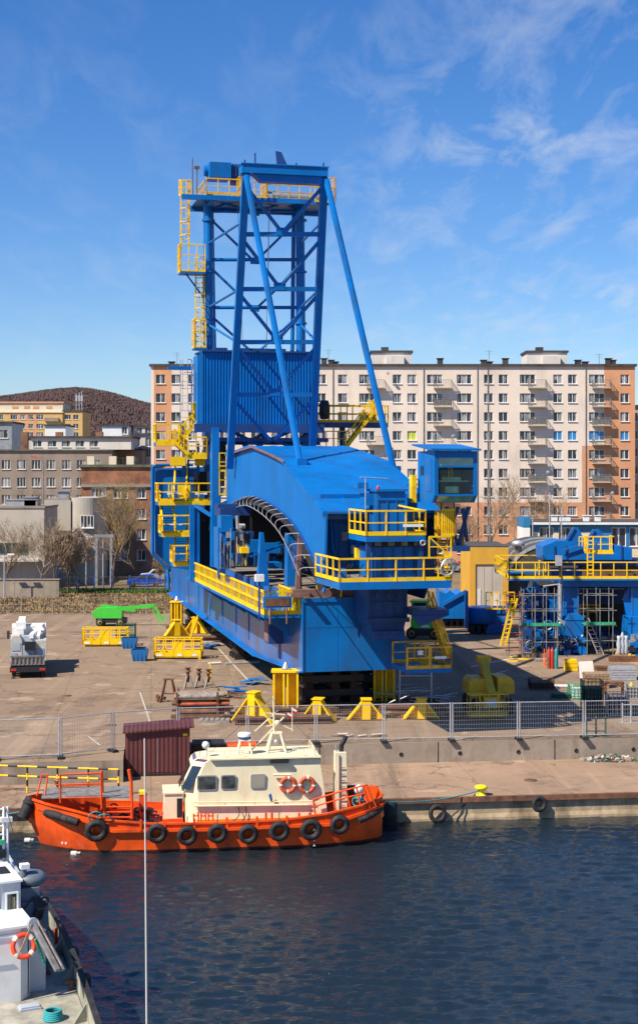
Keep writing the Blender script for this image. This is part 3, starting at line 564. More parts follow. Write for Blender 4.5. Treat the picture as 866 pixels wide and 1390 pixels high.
# ================================================================ TREES
mat('bark', (.13, .09, .065), .9, var=.3, vscale=3); mat('twig', (.27, .19, .12), .9, var=.3, vscale=2); mat('twig_y', (.30, .20, .06), .9, var=.3, vscale=2); mat('twig_dark', (.22, .15, .10), .9, var=.3)
def tree(label, px, Y, ytop, seed, tw='twig', spread=1.0, dens=1.0, name='bare_tree', cat='tree', r0=.17, low=.25):
    s = F/Y; hgt = H+(CY-ytop)/s; rng = random.Random(seed); t = thing(name, label, cat, ((px-CX)/s, Y, 0), group='bare trees and shrubs'); tr = MB(); cr = MB()
    def grow(p, d, L, r, lev):
        n = 3 if lev < 3 else 2; q = p
        for i in range(n):
            d = (d+Vector((rng.gauss(0, .13), rng.gauss(0, .13), rng.gauss(.05, .08)))).normalized(); q2 = q+d*L/n; ra = r*(1-.35*i/n); rb = r*(1-.35*(i+1)/n)
            (tr if lev == 0 else cr).tube(q, q2, ra, rb, n=6 if lev < 2 else 3, caps=False)
            if lev < 5 and (i > 0 or (lev > 1 and rng.random() < .6)):
                for _ in range(2 if rng.random() < (.75 if lev < 2 else .45)*dens else 1):
                    a = rng.uniform(0, 6.28); tl = rng.uniform(.45, 1.0)*spread; o = d.orthogonal().normalized(); o = Matrix.Rotation(a, 3, d)@o
                    nd_ = (d*math.cos(tl)+o*math.sin(tl)+Vector((0, 0, .25))).normalized(); grow(q2, nd_, L*rng.uniform(.52, .75), max(.017, rb*.6), lev+1)
            q = q2
        if lev < 5: grow(q, (d+Vector((rng.gauss(0, .25), rng.gauss(0, .25), .1))).normalized(), L*.72, max(.017, r*.6), lev+1)
    grow(Vector((0, 0, -.05)), Vector((0, 0, 1)), hgt*(low+.12), r0, 0)
    zs = max(v[2] for v in cr.v); k = hgt/zs
    for m in (tr, cr): m.v = [(a*k*.95, b*k*.95, c*k) for a, b, c in m.v]
    tr.build('trunk', 'bark', t); cr.build('crown', tw, t); return t
tree('slim bare tree at the far left edge before the blank hall wall', 6, 172, 700, 1)
tree('bare spreading tree before the right half of the blank hall wall', 50, 171, 700, 2, spread=1.1)
tree('tall bare tree with yellowish twigs covering the brick tenement', 153, 183, 640, 3, 'twig_y', spread=.85, r0=.22)
tree('dark bare tree before the right windows of the brick tenement', 188, 184, 672, 5, spread=.9)
tree('tall bare tree below the operator cab before the orange wall', 660, 200, 636, 6, spread=1.0, r0=.2)
tree('slender bare tree right beside the cab stair before the orange wall', 641, 204, 672, 7)
tree('small bare tree above the low blue and white office', 752, 203, 655, 8, spread=.9)
tree('bare tree at the right end of the long block beyond the office', 700, 206, 668, 9, spread=1.1)
for k, (px, Y, yt, lab) in enumerate(((74, 169, 706, 'dense brown shrub at the corner of the beige hall'), (92, 170, 712, 'tangled bare shrub in front of the dark side wall of the hall'), (106, 172, 728, 'rounded brown shrub before the corner tower'), (212, 178, 745, 'low bare shrub below the blue counterweight panel'))):
    tree(lab, px, Y, yt, 20+k, 'twig', spread=1.0, dens=.75, name='bare_shrub', cat='shrub', r0=.07, low=.05)
for k, (px, Y, yt) in enumerate(((20, 228, 668), (45, 230, 672), (75, 229, 664), (100, 228, 666), (60, 231, 655))):
    tree(['low brown tree below the left windows of the grey house', 'bushy brown tree below the middle windows of the grey house', 'wide twiggy tree below the right windows of the grey house', 'brown tree next to the brick tenement before the grey house', 'thin brown tree reaching the upper windows of the grey house'][k], px, Y, yt, 40+k, 'twig_dark', spread=1.1, dens=.7)
# ================================================================ THE BIG BLUE CRANE
OX = (411-CX)/F*85.7
CR = Frame((OX, 85.7, 0), math.atan2(.2301, .9732))
U, V, Wp = CR.U, CR.V, CR.W
crane = thing('harbour_crane', 'huge blue crane with lattice tower, arched machinery hall and yellow railings resting on yellow stands', 'crane', CR.o, CR.ang)
def part(name, mb, m, parent=None, label=None): return mb.build(name, m, parent or crane, label)
GW = 6.15; ZB, ZT = 2.57, 6.87
# --- lower box girder
mb = MB(); vf = 58
for u in (0, GW):
    pts = [(u, 0, ZT), (u, 0, ZB), (u, 13.5, 1.85), (u, vf, 2.5), (u, vf, ZT)]
    mb.m = 0; mb.face(pts if u else pts[::-1])
mb.m = 1; mb.face([(0, 0, ZB), (GW, 0, ZB), (GW, 0, ZT), (0, 0, ZT)]); mb.face([(0, vf, 2.5), (0, vf, ZT), (GW, vf, ZT), (GW, vf, 2.5)])
mb.m = 1; mb.face([(0, 0, ZB), (0, 13.5, 1.85), (GW, 13.5, 1.85), (GW, 0, ZB)]); mb.face([(0, 13.5, 1.85), (0, vf, 2.5), (GW, vf, 2.5), (GW, 13.5, 1.85)])
girder = part('girder', mb, ['blue_gloss', 'blue'])
mb = MB()   # stiffener ribs and bottom flange lip
for v in (6.5, 17, 22, 28, 34, 40, 46, 52): mb.box(-.05, -.003, v, v+.12, 2.55, ZT-.05)
mb.prism([(-.35, 13.5, 1.82), (.02, 13.5, 1.82), (.02, vf, 2.47), (-.35, vf, 2.47)], (0, 0, .05)); mb.prism([(-.25, -.02, 2.54), (.02, -.02, 2.54), (.02, 13.5, 1.82), (-.25, 13.5, 1.82)], (0, 0, .05))
mb.box(-.06, GW+.06, -.08, -.003, ZT-.22, ZT+.02); mb.box(-.04, .04, -.06, -.003, ZB+.02, ZT-.23); mb.box(2.05, 2.08, -.012, -.003, ZB, ZT-.23); mb.box(.05, GW, -.012, -.003, 5.15, 5.17)
for x, z in ((2.9, 6.3), (3.1, 6.3), (2.9, 6.0), (3.1, 6.0)): mb.box(x, x+.1, -.03, -.003, z, z+.1)
mb.build('stiffener', 'blue', girder)
mb = MB(); [mb.tube((.15, 2.2+v, ZT+.1), (.15, 2.5+v, ZT+.1), .12, n=8) for v in (0,)]; mb.box(.02, .35, -.6, -.1, ZT+.05, ZT+.12); mb.build('lifting_eye', 'rust', girder)
mb = MB(); a = U(362, 828, -.9); b = U(378, 866, -.9); mb.box(-.9, -.003, a.y-.7, a.y+.7, 3.6, 5.6); mb.m = 1; mb.box(-.93, -.903, a.y-.6, a.y+.6, 3.7, 5.5); part('side_hatch', mb, ['blue_dark', 'primer'])
mb = MB(); mb.box(.06, GW-.06, .06, vf-.1, ZT+.003, ZT+.05); part('deck', mb, 'deck_m' if mat('deck_m', (.20, .175, .15), .8, var=.25, vscale=.6, dirt=(.10, .06, .04), dirt_amt=.7) else None)
# --- long yellow side walkway
mb = MB(); mb.box(-2.2, -.07, .4, 33, 5.72, 5.90); [mb.prism([(-.06, v, 5.7), (-2.1, v, 5.7), (-.06, v, 4.3)], (0, .12, 0)) for v in range(3, 33, 5)]
wk = part('walkway', mb, 'blue')
mb = MB(); P0, P1 = Vector((-2.15, .5, 5.9)), Vector((-2.15, 28.5, 5.9)); n = 60
for i in range(n+1): q = P0+(P1-P0)*i/n; mb.bar(q, q+Vector((0, 0, 1.35)), .05 if i % 6 else .10)
for z in (1.35, .72): mb.bar(P0+Vector((0, 0, z)), P1+Vector((0, 0, z)), .11)
mb.bar(P0+Vector((0, 0, .12)), P1+Vector((0, 0, .12)), .04, .28)
for i in range(8): x = -2.15+i*.3; mb.bar((x, .5, 5.9), (x, .5, 7.25), .07)
mb.bar((-2.15, .5, 7.25), (-.1, .5, 7.25), .1); mb.bar((-2.15, .5, 6.02), (-.1, .5, 6.02), .04, .25)
for i in range(14): v = .5+i*.42; mb.bar((-.15, v, 5.9), (-.15, v, 7.2), .07)
mb.bar((-.15, .5, 7.2), (-.15, 6, 7.2), .1)
mb.build('railing', 'yellow', wk)
mb = MB(); mb.box(-2.3, -.6, .2, .28, 6.35, 7.0); mb.m = 1; mb.box(-2.15, -.75, .17, .197, 6.45, 6.9); mb.m = 2; mb.tube((-1.9, .2, 5.4), (-1.9, .2, 6.35), .06); mb.tube((-.9, .2, 5.4), (-.9, .2, 6.35), .06); mb.build('sign_board', ['blue', 'rust', 'primer'], wk)
mb = MB(); p = V(352, 812, .3); mb.tube((p.x, .3, 5.6), (p.x, .3, 8.0), .06); mb.m = 1; mb.box(p.x-.25, p.x+.25, .1, .5, 7.9, 8.3); mb.build('lamp', ['blue_dark', 'white'], wk)
# --- arched machinery hall: left cheek, added dark right cheek, roof
roofp = [(442, 697), (432, 684), (418, 667), (403, 647), (392, 635), (385, 627), (366, 617), (342, 607), (325, 612), (308, 618)]
archp = [(308, 690), (318, 682), (330, 676), (342, 673), (352, 675), (366, 682), (378, 690), (392, 702), (405, 718), (418, 741), (430, 766), (438, 784), (440, 793)]
RO = [U(x, y, 0) for x, y in roofp]; AR = [U(x, y, 0) for x, y in archp]
pr = RO+AR
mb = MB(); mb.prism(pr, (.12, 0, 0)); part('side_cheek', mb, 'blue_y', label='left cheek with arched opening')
mb = MB(); b0 = RO[-1].y; q = [Vector((GW+.2, p.y, p.z)) for p in RO]+[Vector((GW+.2, b0, 7)), Vector((GW+.2, -3, 7)), Vector((GW+.2, -5.2, 9))]; mb.prism(q, (.12, 0, 0)); part('side_cheek', mb, 'blue_dark', label='closed right cheek, added to darken the hall')  # dark-blue wall added so the hall interior goes dark
# roof: smooth profile, overhanging
def arc(P, k=4):
    out = []
    for i in range(len(P)-1):
        p0, p1, p2, p3 = P[max(i-1, 0)], P[i], P[i+1], P[min(i+2, len(P)-1)]
        for j in range(k): t = j/k; out.append(.5*((2*p1)+(p2-p0)*t+(2*p0-5*p1+4*p2-p3)*t*t+(3*p1-p0-3*p2+p3)*t**3))
    return out+[P[-1]]
RS = arc(RO); mb = MB(); n = len(RS)
top = [Vector((-.18, p.y, p.z+.10)) for p in RS]+[Vector((GW+.5, p.y, p.z+.10)) for p in RS]
mb.idx(top, [(i, n+i, n+i+1, i+1) for i in range(n-1)], True); bot = [p-Vector((0, 0, .12)) for p in top]; mb.idx(bot, [(i, i+1, n+i+1, n+i) for i in range(n-1)], True)
mb.idx(top+bot, [(i, i+1, 2*n+i+1, 2*n+i) for i in range(n-1)]+[(n+i, 3*n+i, 3*n+i+1, n+i+1) for i in range(n-1)]+[(0, 2*n, 3*n, n), (n-1, 2*n-1, 4*n-1, 3*n-1)])
roof = part('roof', mb, 'blue')
mb = MB(); p = V(575, 683, -4.5)
for u in (.0, 1.6, 3.2, 4.8, GW+.3):
    mb = MB(); [mb.bar(Vector((u, a.y, a.z+.12)), Vector((u, b.y, b.z+.12)), .08, .04) for a, b in zip(RS, RS[1:])]; mb.build('roof_seam', 'blue', roof)
mb = MB(); P = [U(x, y, -.19)+Vector((0, 0, .0)) for x, y in ((308, 618), (325, 611.5), (342, 606.5), (366, 616.5), (385, 626.5))]; [mb.bar(a, b, .08, .12) for a, b in zip(P, P[1:])]; mb.build('edge_trim', 'primer', roof)
# --- cable festoon hanging along the arch edge
AS = arc(AR, 4); loops = MB(); mb = MB()
for a, b in zip(AS, AS[1:]): mb.bar(a+Vector((-.05, 0, -.03)), b+Vector((-.05, 0, -.03)), .2, .06)
part('cable_rail', mb, 'blue_dark')
k = 0; path = [a for a in AS]; cum = [0]
for a, b in zip(path, path[1:]): cum.append(cum[-1]+(b-a).length)
def onpath(d):
    for i in range(1, len(cum)):
        if cum[i] >= d: t = (d-cum[i-1])/(cum[i]-cum[i-1]+1e-9); return path[i-1].lerp(path[i], t)
    return path[-1]
inner = MB(); nn = 19; pp = []
def inward(d):
    t = onpath(min(cum[-1], d+.3))-onpath(max(0, d-.3)); t = Vector((0, t.y, t.z)).normalized(); n_ = Vector((0, -t.z, t.y)); return n_ if n_.z < 0 else -n_
for i in range(nn+1):
    d0 = cum[-1]*(i+.3)/(nn+1.3); c = onpath(d0); nv = inward(d0); tg = (onpath(min(cum[-1], d0+.3))-c).normalized()
    if c.y < 8: nv = (nv+Vector((0, .7, 0))).normalized()
    A = c+Vector((-.12, 0, 0)); s_ = i/nn; B = c+Vector((-.25-.45*s_, .5+1.3*s_, -.72+.15*s_))
    P = [A+(B-A)*t-tg*((.30-.1*s_)*math.sin(math.pi*t))+Vector((-.3*s_, .2, .1))*math.sin(math.pi*t) for t in [j/8 for j in range(9)]]
    loops = MB(); loops.line(P, .026, 5); part('cable_loop', loops, 'galv'); pp.append(B)
for a, b in zip(pp, pp[1:]): inner.tube(a, b, .035)
part('cable_carrier', inner, 'steel')
mb = MB(); rows = []
for k_ in range(31): d0 = cum[-1]*k_/30; c = onpath(d0); s_ = k_/30; rows.append((c+Vector((.2, 0, 0)), c+Vector((.1, .5+1.3*s_, -.68+.15*s_))))
for (a, a2), (b, b2) in zip(rows, rows[1:]): mb.face([a, b, b2, a2]); mb.face([a+Vector((.04, 0, 0)), a2+Vector((.04, 0, 0)), b2+Vector((.04, 0, 0)), b+Vector((.04, 0, 0))])
part('cable_belt', mb, 'dark')
# --- inside the hall
mb = MB(); mb.box(.2, GW, 27, 27.3, 7, 15.0); part('dark_hall_backing', mb, 'dark')  # near-black wall added, its colour darkens the hall background
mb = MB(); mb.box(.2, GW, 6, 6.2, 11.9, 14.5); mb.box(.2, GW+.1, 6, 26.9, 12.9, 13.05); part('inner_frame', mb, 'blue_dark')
def cbox(name, px0, px1, py0, py1, v, d, m, extra=None, label=None, bev=0):
    a = V(px0, py1, v); b = V(px1, py0, v); mb = MB(); mb.box(a.x, b.x, v, v+d, a.z, b.z)
    if extra: extra(mb, a, b)
    return part(name, mb, m, label=label)
def det(mb, a, b):
    rng = random.Random(4); w_, h_ = b.x-a.x, b.z-a.z; y = a.y
    for i in range(16):
        x = a.x+rng.random()*w_*.8; z = a.z+rng.random()*h_*.85; s1 = .15+rng.random()*.3; s2 = .15+rng.random()*.5
        mb.m = rng.choice((0, 0, 1, 2)); mb.box(x, x+s1, y-.1-rng.random()*.25, y-.005, z, z+s2)
    for i in range(8): mb.m = rng.choice((2, 3)); x = a.x+rng.random()*w_; mb.tube((x, y-.15, a.z), (x+rng.uniform(-.2, .2), y-.2, a.z+h_*rng.uniform(.4, 1)), .04)
cbox('winch_unit', 296, 318, 716, 772, 12, 1.8, ['blue', 'blue_dark', 'steel', 'dark'], det)
cbox('pump_unit', 319, 333, 722, 768, 11.5, 1.2, ['dark', 'blue_dark', 'steel', 'yellow'], det); cbox('yellow_box', 327, 338, 743, 751, 10.8, .6, 'yellow')
cbox('ceiling_duct', 296, 342, 684, 700, 20, 1.5, 'blue_dark'); cbox('machine_block', 303, 345, 722, 768, 19, 3, ['blue_dark', 'dark', 'steel', 'blue'], det); cbox('machine_block', 366, 388, 740, 770, 16, 2, ['blue_dark', 'blue', 'dark', 'dark'], det); cbox('machine_block', 404, 432, 735, 775, 5.5, 2, ['blue_dark', 'dark', 'blue', 'yellow'], det); cbox('gear_case', 300, 316, 700, 722, 11.8, 1.5, 'blue')
mb = MB(); mb.line([V(322, 700, 11), V(323, 718, 11), V(329, 722, 11)], .13, 8); [mb.torus(V(326+i*2, 714, 10.8), (1, 0, .2), .14, .04, 10, 5) for i in range(4)]; part('flexible_pipe', mb, 'steel')
cbox('cross_beam', 337, 358, 733, 750, 15, .8, 'blue'); cbox('cross_beam', 358, 381, 737, 751, 15, .5, 'blue'); cbox('drum_guard', 365, 383, 764, 772, 12, 1.6, 'blue'); cbox('control_cabinet', 402, 412, 748, 772, 4, 1, 'blue_dark')
def post(name, pb0, pb1, pt0, pt1, yb, yt, v, d, m):
    a, b = V(pb0, yb, v), V(pb1, yb, v); c, e = V(pt0, yt, v), V(pt1, yt, v); a.z = b.z = ZT+.05; mb = MB(); mb.prism([a, b, e, c], (0, d, 0)); return part(name, mb, m)
post('tapered_post', 350, 366, 354, 358, 778, 723, 9, .6, 'blue'); post('tapered_post', 390, 402, 391, 399, 779, 724, 8, 1.0, 'blue'); post('tapered_post', 298, 306, 299, 305, 775, 690, 16, 1.0, 'blue_dark')
mb = MB(); a = V(352, 762, 9); mb.bar((a.x-.5, 9.3, 8.8), (a.x+2.2, 10.2, 9.6), .1); part('strut', mb, 'blue')
mb = MB(); a, b = V(403, 806, .9), V(408, 722, .9); mb.bar((a.x, .9, ZT), (b.x, .9, b.z), .24); mb.bar((a.x+.3, 1.2, ZT), (b.x+.1, 1.2, b.z+.2), .1); mb.box(a.x-.4, 6.1, .25, 1.0, ZT+.051, ZT+.48); mb.box(a.x-.5, a.x+.6, .1, 1.6, ZT+.06, ZT+.3); part('brown_mast', mb, 'primer')
mb = MB(); mb.rail([(1.0, .3, ZT+.05), (2.3, .3, ZT+.05), (2.3, -.02, ZT+.05)], 1.25, gap=1.3); mb.rail([(1.4, 2.4, ZT+.05), (3.2, 2.4, ZT+.05)], 1.2, gap=.9, toe=0); part('deck_railing', mb, 'yellow')
rng = random.Random(11); mb = MB()
for i in range(20): u, v = rng.uniform(.3, 2.2), rng.uniform(.3, 1.5); mb.tube((u, v, ZT+.08), (u+rng.uniform(-.5, .5), v+rng.uniform(-.3, .3), ZT+rng.uniform(.1, .4)), .05)
part('hose_pile', mb, 'dark')
mb = MB(); mb.tube(U(453, 752, 1.9), Vector((1.2, -.1, 7.2)), .09); part('strut', mb, 'blue')
# --- front house under the roof edge
vr = -3.2
mb = MB(); mb.box(.3, GW+.1, vr, vr+.12, 8.2, 13.0); mb.box(.12, .25, -5.1, vr, 11.85, 12.02); part('front_bulkhead', mb, 'blue')
mb = MB(); mb.box(0, GW+.2, -5.25, -5.05, 11.66, 11.93); part('lintel', mb, 'blue_dark')
cbox('door', 461, 474, 712, 772, vr-.1, .08, 'blue_gloss')
for (x0, y0, x1, y1) in ((448, 700, 452, 745), (477, 696, 479, 768), (452, 745, 462, 772), (484, 700, 487, 770)):
    mb = MB(); mb.tube(V(x0, y0, vr-.5), V(x1, y1, vr-.5), .13); part('pipe', mb, 'blue')
cbox('equipment_box', 484, 492, 712, 768, vr-1.2, .9, 'blue'); cbox('junction_box', 464, 472, 722, 734, vr-.25, .1, 'steel'); cbox('junction_box', 478, 483, 740, 752, vr-.9, .3, 'white_grey'); cbox('hose_box', 462, 470, 772, 785, -7.2, .6, 'blue'); cbox('small_housing', 486, 500, 655, 663, -6.6, 1.0, 'blue'); cbox('side_cabinet', 578, 590, 735, 784, -8.2, 1.2, 'blue_dark'); cbox('side_cabinet', 552, 566, 690, 721, -7.0, 1.0, 'blue')
mb = MB(); [mb.line([V(x, 783, -9.5), V(x+1, 772, -9.4), V(x+5, 766, -9.0)], .035, 5) for x in (470, 474, 488)]; part('cable_bundle', mb, 'dark')
mb = MB(); [mb.tube(V(x, 720, -6.2), V(x, 668, -6.2), .06, n=8) for x in (503,)]; part('pipe', mb, 'blue_dark')
for x in (509, 527, 545, 563): mb = MB(); a = V(x, 738, -8.75); mb.box(a.x, a.x+.35, -8.72, -8.64, a.z-.12, a.z+.12); part('vent_grille', mb, 'grating')
cbox('yellow_box', 484, 496, 744, 760, -6, .5, 'yellow'); cbox('fuse_box', 454, 462, 775, 786, -6.5, .5, 'blue_dark')
# lower platform
LPz = V(500, 790, -9.9).z
a = V(461, 796, -9.9); b = V(613, 790, -9.9); u0, u1 = a.x, b.x
mb = MB(); mb.box(u0, u1, -9.9, -4.6, LPz-.4, LPz); mb.m = 1; mb.box(u0+.05, u1-.05, -9.85, -4.65, LPz+.003, LPz+.03); lp = part('lower_platform', mb, ['blue', 'grating'])
mb = MB(); mb.rail([(u0-.1, -4.9, LPz), (u0, -9.85, LPz), (u1, -9.85, LPz), (u1, -5.5, LPz)], 1.2, gap=1.35, r=.045, toe=.2); mb.build('railing', 'yellow', lp)
mb = MB(); q = Vector((u1-.3, -10, LPz+.6)); [mb.torus(q+Vector((.05*i, .04*i, .05*i)), (0, 1, .1*i), .34+.03*i, .03, 16, 5) for i in range(4)]; mb.build('cable_coil', 'galv', lp)
# generator block
def gen(mb, a, b):
    mb.m = 1; n = 5; w_ = b.x-a.x
    for i in range(n+1): x = a.x+w_*i/n; mb.box(x-.03, x+.03, a.y-.05, a.y-.003, a.z, b.z)
    mb.m = 2; mb.box(a.x, b.x, a.y-.02, a.y+1.5, b.z+.003, b.z+.55); mb.m = 1; mb.box(a.x-.1, b.x+.1, a.y-.12, a.y+1.6, b.z+.56, b.z+.62)
cbox('generator_block', 505, 576, 742, 785, -8.6, 2.6, ['blue', 'blue_dark', 'dark'], gen)
mb = MB(); c = V(574, 737, -9.35); mb.torus(c, (0, 1, 0), .13, .035, 16, 6); mb.m = 1; mb.lathe(c, [(.1, 0), (.1, .05)], 12, (0, 1, 0)); part('floodlight', mb, ['galv', 'glass'])
# upper platform
UPz = V(540, 727, -9.3).z; a = V(497, 729, -9.3); b = V(578, 727, -9.3)
mb = MB(); mb.box(a.x, b.x, -9.3, -5.6, UPz-.32, UPz-.05); mb.m = 1; mb.box(a.x+.05, b.x-.05, -9.25, -5.65, UPz-.047, UPz); up_ = part('upper_platform', mb, ['blue', 'grating'])
mb = MB(); mb.rail([(a.x, -5.8, UPz), (a.x+.02, -9.25, UPz), (b.x, -9.25, UPz), (b.x, -6, UPz)], 1.3, gap=1.25, r=.045, toe=.22); mb.build('railing', 'yellow', up_)
for x in (a.x+.2, b.x-.2): mb = MB(); mb.box(x-.12, x+.12, -9.1, -8.87, LPz+.035, UPz-.323); mb.build('prop', 'blue_dark', up_)
mb = MB(); mb.rail([(b.x-1.2, -7.2, UPz), (b.x-1.2, -6.2, UPz), (b.x-.2, -6.2, UPz)], 1.6, gap=.8, r=.04, toe=0); mb.bar((b.x-1.2, -7.2, UPz+1.6), (b.x-.1, -9.2, UPz+1.3), .08); mb.build('gate', 'yellow', up_)
for i in range(1): mb = MB(); mb.box(a.x+2.0, a.x+3.1, -9.38, -9.33, UPz+.45, UPz+.6); mb.build('lamp_strip', 'white', up_)
def cab_rib(mb, a, b):
    mb.box(a.x-.12, b.x+.12, a.y-.15, a.y+1.9, b.z+.003, b.z+.13); mb.box(a.x-.05, b.x+.05, a.y-.06, a.y-.003, a.z+(b.z-a.z)*.78, a.z+(b.z-a.z)*.84)
    n = 3
    for i in range(n+1): x = a.x+(b.x-a.x)*i/n; mb.box(x-.03, x+.03, a.y-.05, a.y-.003, a.z, a.z+(b.z-a.z)*.77)
cbox('switch_house', 513, 550, 667, 722, -7.6, 1.8, 'blue', cab_rib); cbox('switch_house', 497, 512, 670, 686, -6.8, 1.4, 'blue')
mb = MB(); c = V(513, 664, -7.6); mb.tube((c.x, -7.5, UPz), (c.x, -7.5, c.z), .035); mb.m = 1; mb.lathe(c, [(.07, -.1), (.1, 0), (.07, .18), (.01, .22)], 10); part('warning_lamp', mb, ['dark', 'red'])
mb = MB(); c = V(496, 690, -7.4); mb.tube((c.x, -7.4, UPz), (c.x, -7.4, UPz+3.0), .03); part('aerial', mb, 'galv')
mb = MB(); mb.tube(V(489, 648, -2.0), V(526, 650, -1.4), .045); part('hand_rail', mb, 'galv')
# ladder cage right of the upper platform
mb = MB(); a = V(600, 784, -9.0); b = V(600, 692, -9.0); c = V(617, 730, -9.0); w_ = c.x-a.x
for i in range(7): x = a.x+w_*i/6; mb.bar((x, -9, UPz-.05), (x, -9, b.z), .07)
for i in range(5): y = -9+i*.3; mb.bar((a.x+w_, y, UPz-.05), (a.x+w_, y, b.z), .07); mb.bar((a.x, y, UPz-.05), (a.x, y, b.z), .05)
for z in (UPz, b.z): mb.bar((a.x, -9, z), (a.x+w_, -9, z), .1); mb.bar((a.x+w_, -9, z), (a.x+w_, -7.8, z), .1)
mb.box(a.x, a.x+w_, -9, -7.8, UPz-.15, UPz-.06); part('ladder_cage', mb, 'yellow')
mb = MB(); mb.ladder((a.x+.1, -8.8, LPz), (a.x+.1, -8.8, UPz+1.2), (1, 0, 0), .5); part('ladder', mb, 'yellow_old')
mb = MB(); mb.rail([(u1-1.2, -9.8, LPz+1.2), (u1, -9.8, LPz+1.2)], 1.1, gap=1.2, toe=0); mb.bar((u1-1.2, -9.8, LPz+2.3), (u1, -9.8, LPz+1.2), .07); part('railing', mb, 'yellow')
# --- trolley column under the platform
tv_ = -3.4; a, b = V(500, 800, tv_), V(553, 800, tv_); c, d = V(509, 866, tv_), V(546, 866, tv_); zs_ = V(500, 843, tv_).z; zt = LPz-.42
mb = MB(); mb.box(a.x, b.x, tv_, -.09, zs_, zt); mb.prism([(a.x+.05, tv_+.1, zs_-.003), (c.x, tv_+.1, c.z), (d.x, tv_+.1, c.z), (b.x-.05, tv_+.1, zs_-.003)], (0, 2.6, 0)); mb.box(a.x-.1, b.x+.08, tv_-.2, tv_-.003, zs_-.1, zs_+.15); mb.box(c.x-.15, d.x+.1, tv_-.25, tv_+.08, c.z-.05, c.z+.38); mb.box(a.x-.15, b.x+.1, tv_-.1, -.09, zt-.35, zt-.2)
for i in range(3): x = c.x+.3+i*.5; mb.tube((x, tv_-.32, c.z+.17), (x, tv_-.24, c.z+.17), .09, n=10)
for i in range(3): x = a.x+.4+i*.65; mb.box(x, x+.22, tv_-.1, tv_-.003, zt-1.0, zt-.7)
mb.box(a.x+.4, b.x-.4, tv_-.12, tv_-.003, zt-1.35, zt-1.25); [mb.box(x, x+.05, tv_-.06, tv_-.003, zs_+.2, zt-.4) for x in (a.x+.2, a.x+.9, b.x-.8, b.x-.2)]
part('trolley_column', mb, 'blue_dark')  # darker blue paints in the shade on the column front
mb = MB(); mb.box(a.x-.4, u1-.4, -4.55, -.1, LPz-.38, LPz-.03); part('shadow_deck', mb, 'blue_dark')  # deck added to throw the diagonal shadow on the girder front
mb = MB(); c = V(487, 858, -1.6); P = [c+Vector((0, 0, -.35)), c+Vector((.02, 0, .15)), c+Vector((.2, 0, .45)), c+Vector((.6, -.4, .6)), c+Vector((1.1, -.9, .55))]; mb.line(arc(P, 4), .08, 8); part('buffer_hose', mb, 'blue_dark')
# --- right gangway, stair and lowest platform
gz = V(580, 826, -4).z; a, b = V(553, 822, -4), V(602, 822, -4)
mb = MB(); mb.box(a.x, b.x, -5, -2.5, gz-.3, gz); mb.prism([(a.x, -5.05, gz-.3), (b.x, -5.05, gz-.3), (a.x+.4, -5.05, gz-.9)], (0, .2, 0)); part('gangway', mb, 'blue_dark')
zp = V(585, 905, -4).z; a2, b2 = V(553, 905, -5), V(613, 905, -5)
mb = MB(); mb.box(a2.x, b2.x, -5, -2, zp-.22, zp); pf = part('bottom_platform', mb, 'blue')
mb = MB(); mb.rail([(a2.x, -4.95, zp), (b2.x, -4.95, zp), (b2.x, -2.1, zp), (a2.x, -2.1, zp)], 1.2, gap=1.15, r=.045, toe=.2); mb.rail([(a2.x+1.4, -4.9, zp), (a2.x+1.4, -3, zp)], 1.2, gap=.9, r=.045, toe=.2); mb.build('railing', 'yellow_old', pf)
mb = MB(); mb.box(a2.x+.6, a2.x+.9, -5.02, -4.99, zp+.8, zp+1.05); mb.box(b2.x-1, b2.x-.3, -5.02, -4.99, zp+.55, zp+.7); mb.build('notice_plate', 'white', pf)
def stair(p, q, side, w_=.8, n=12, rail=True, m=('yellow', 'blue_dark'), hr=1.0, parent=None):
    p, q = Vector(p), Vector(q); s_ = Vector(side).normalized()*w_/2; mb = MB(); mb.m = 0
    for k in (-1, 1): mb.bar(p+s_*k, q+s_*k, .07, .24)
    mb.m = 1; run = Vector((q.x-p.x, q.y-p.y, 0)); rn = run.normalized() if run.length > .01 else Vector((0, 1, 0))
    for i in range(n): c = p+(q-p)*(i+.5)/n; mb.obox(c, s_*.95, rn*.14, Vector((0, 0, .02)))
    mb.m = 0
    if rail:
        for k in (-1, 1):
            for h in (hr, hr*.5): mb.bar(p+s_*k+Vector((0, 0, h)), q+s_*k+Vector((0, 0, h)), .08 if h == hr else .05)
            for i in range(4): c = p+(q-p)*i/3+s_*k; mb.bar(c, c+Vector((0, 0, hr)), .07)
    return part('stair_flight', mb, list(m), parent)
stair(V(607, 892, -3.4), V(584, 822, -3.4), (0, 1, 0), n=14, m=('yellow_old', 'yellow_old'), hr=.8)
# --- scaffold props under the crane belong to the yard; mast stays
# --- tower
Ttop = 36.3
vc = U(283, 480, -.8).y
cl = lambda u, py: V(0, py, vc)
def on(u, py, v): # local point at lateral u, plane v, photo height py
    # height read along the column's own picture line
    s_ = F/(CR.o.y+CR.R[1][0]*u+CR.R[1][1]*v); return Vector((u, v, H+(CY-py)/s_))
uR = V(408, 480, vc).x; uL = -.8
cols = {}
for nm, u, lab in (('L', uL, 'left round tower column'), ('R', uR, 'right round tower column')):
    mb = MB(); mb.tube(on(u+.05, 585, vc), on(u-.05, 262, vc), .40, .34, n=18); mb.tube(on(u+(.75 if nm == 'L' else -.28), 482, vc+1.8), on(u+(.45 if nm == 'L' else -.2), 262, vc+1.5), .17, .17, n=12)
    for py in (300, 370, 440): c = on(u, py, vc); mb.tube(c, c+Vector((0, 0, .15)), .50, n=18)
    part('tower_column', mb, 'blue', label=lab)
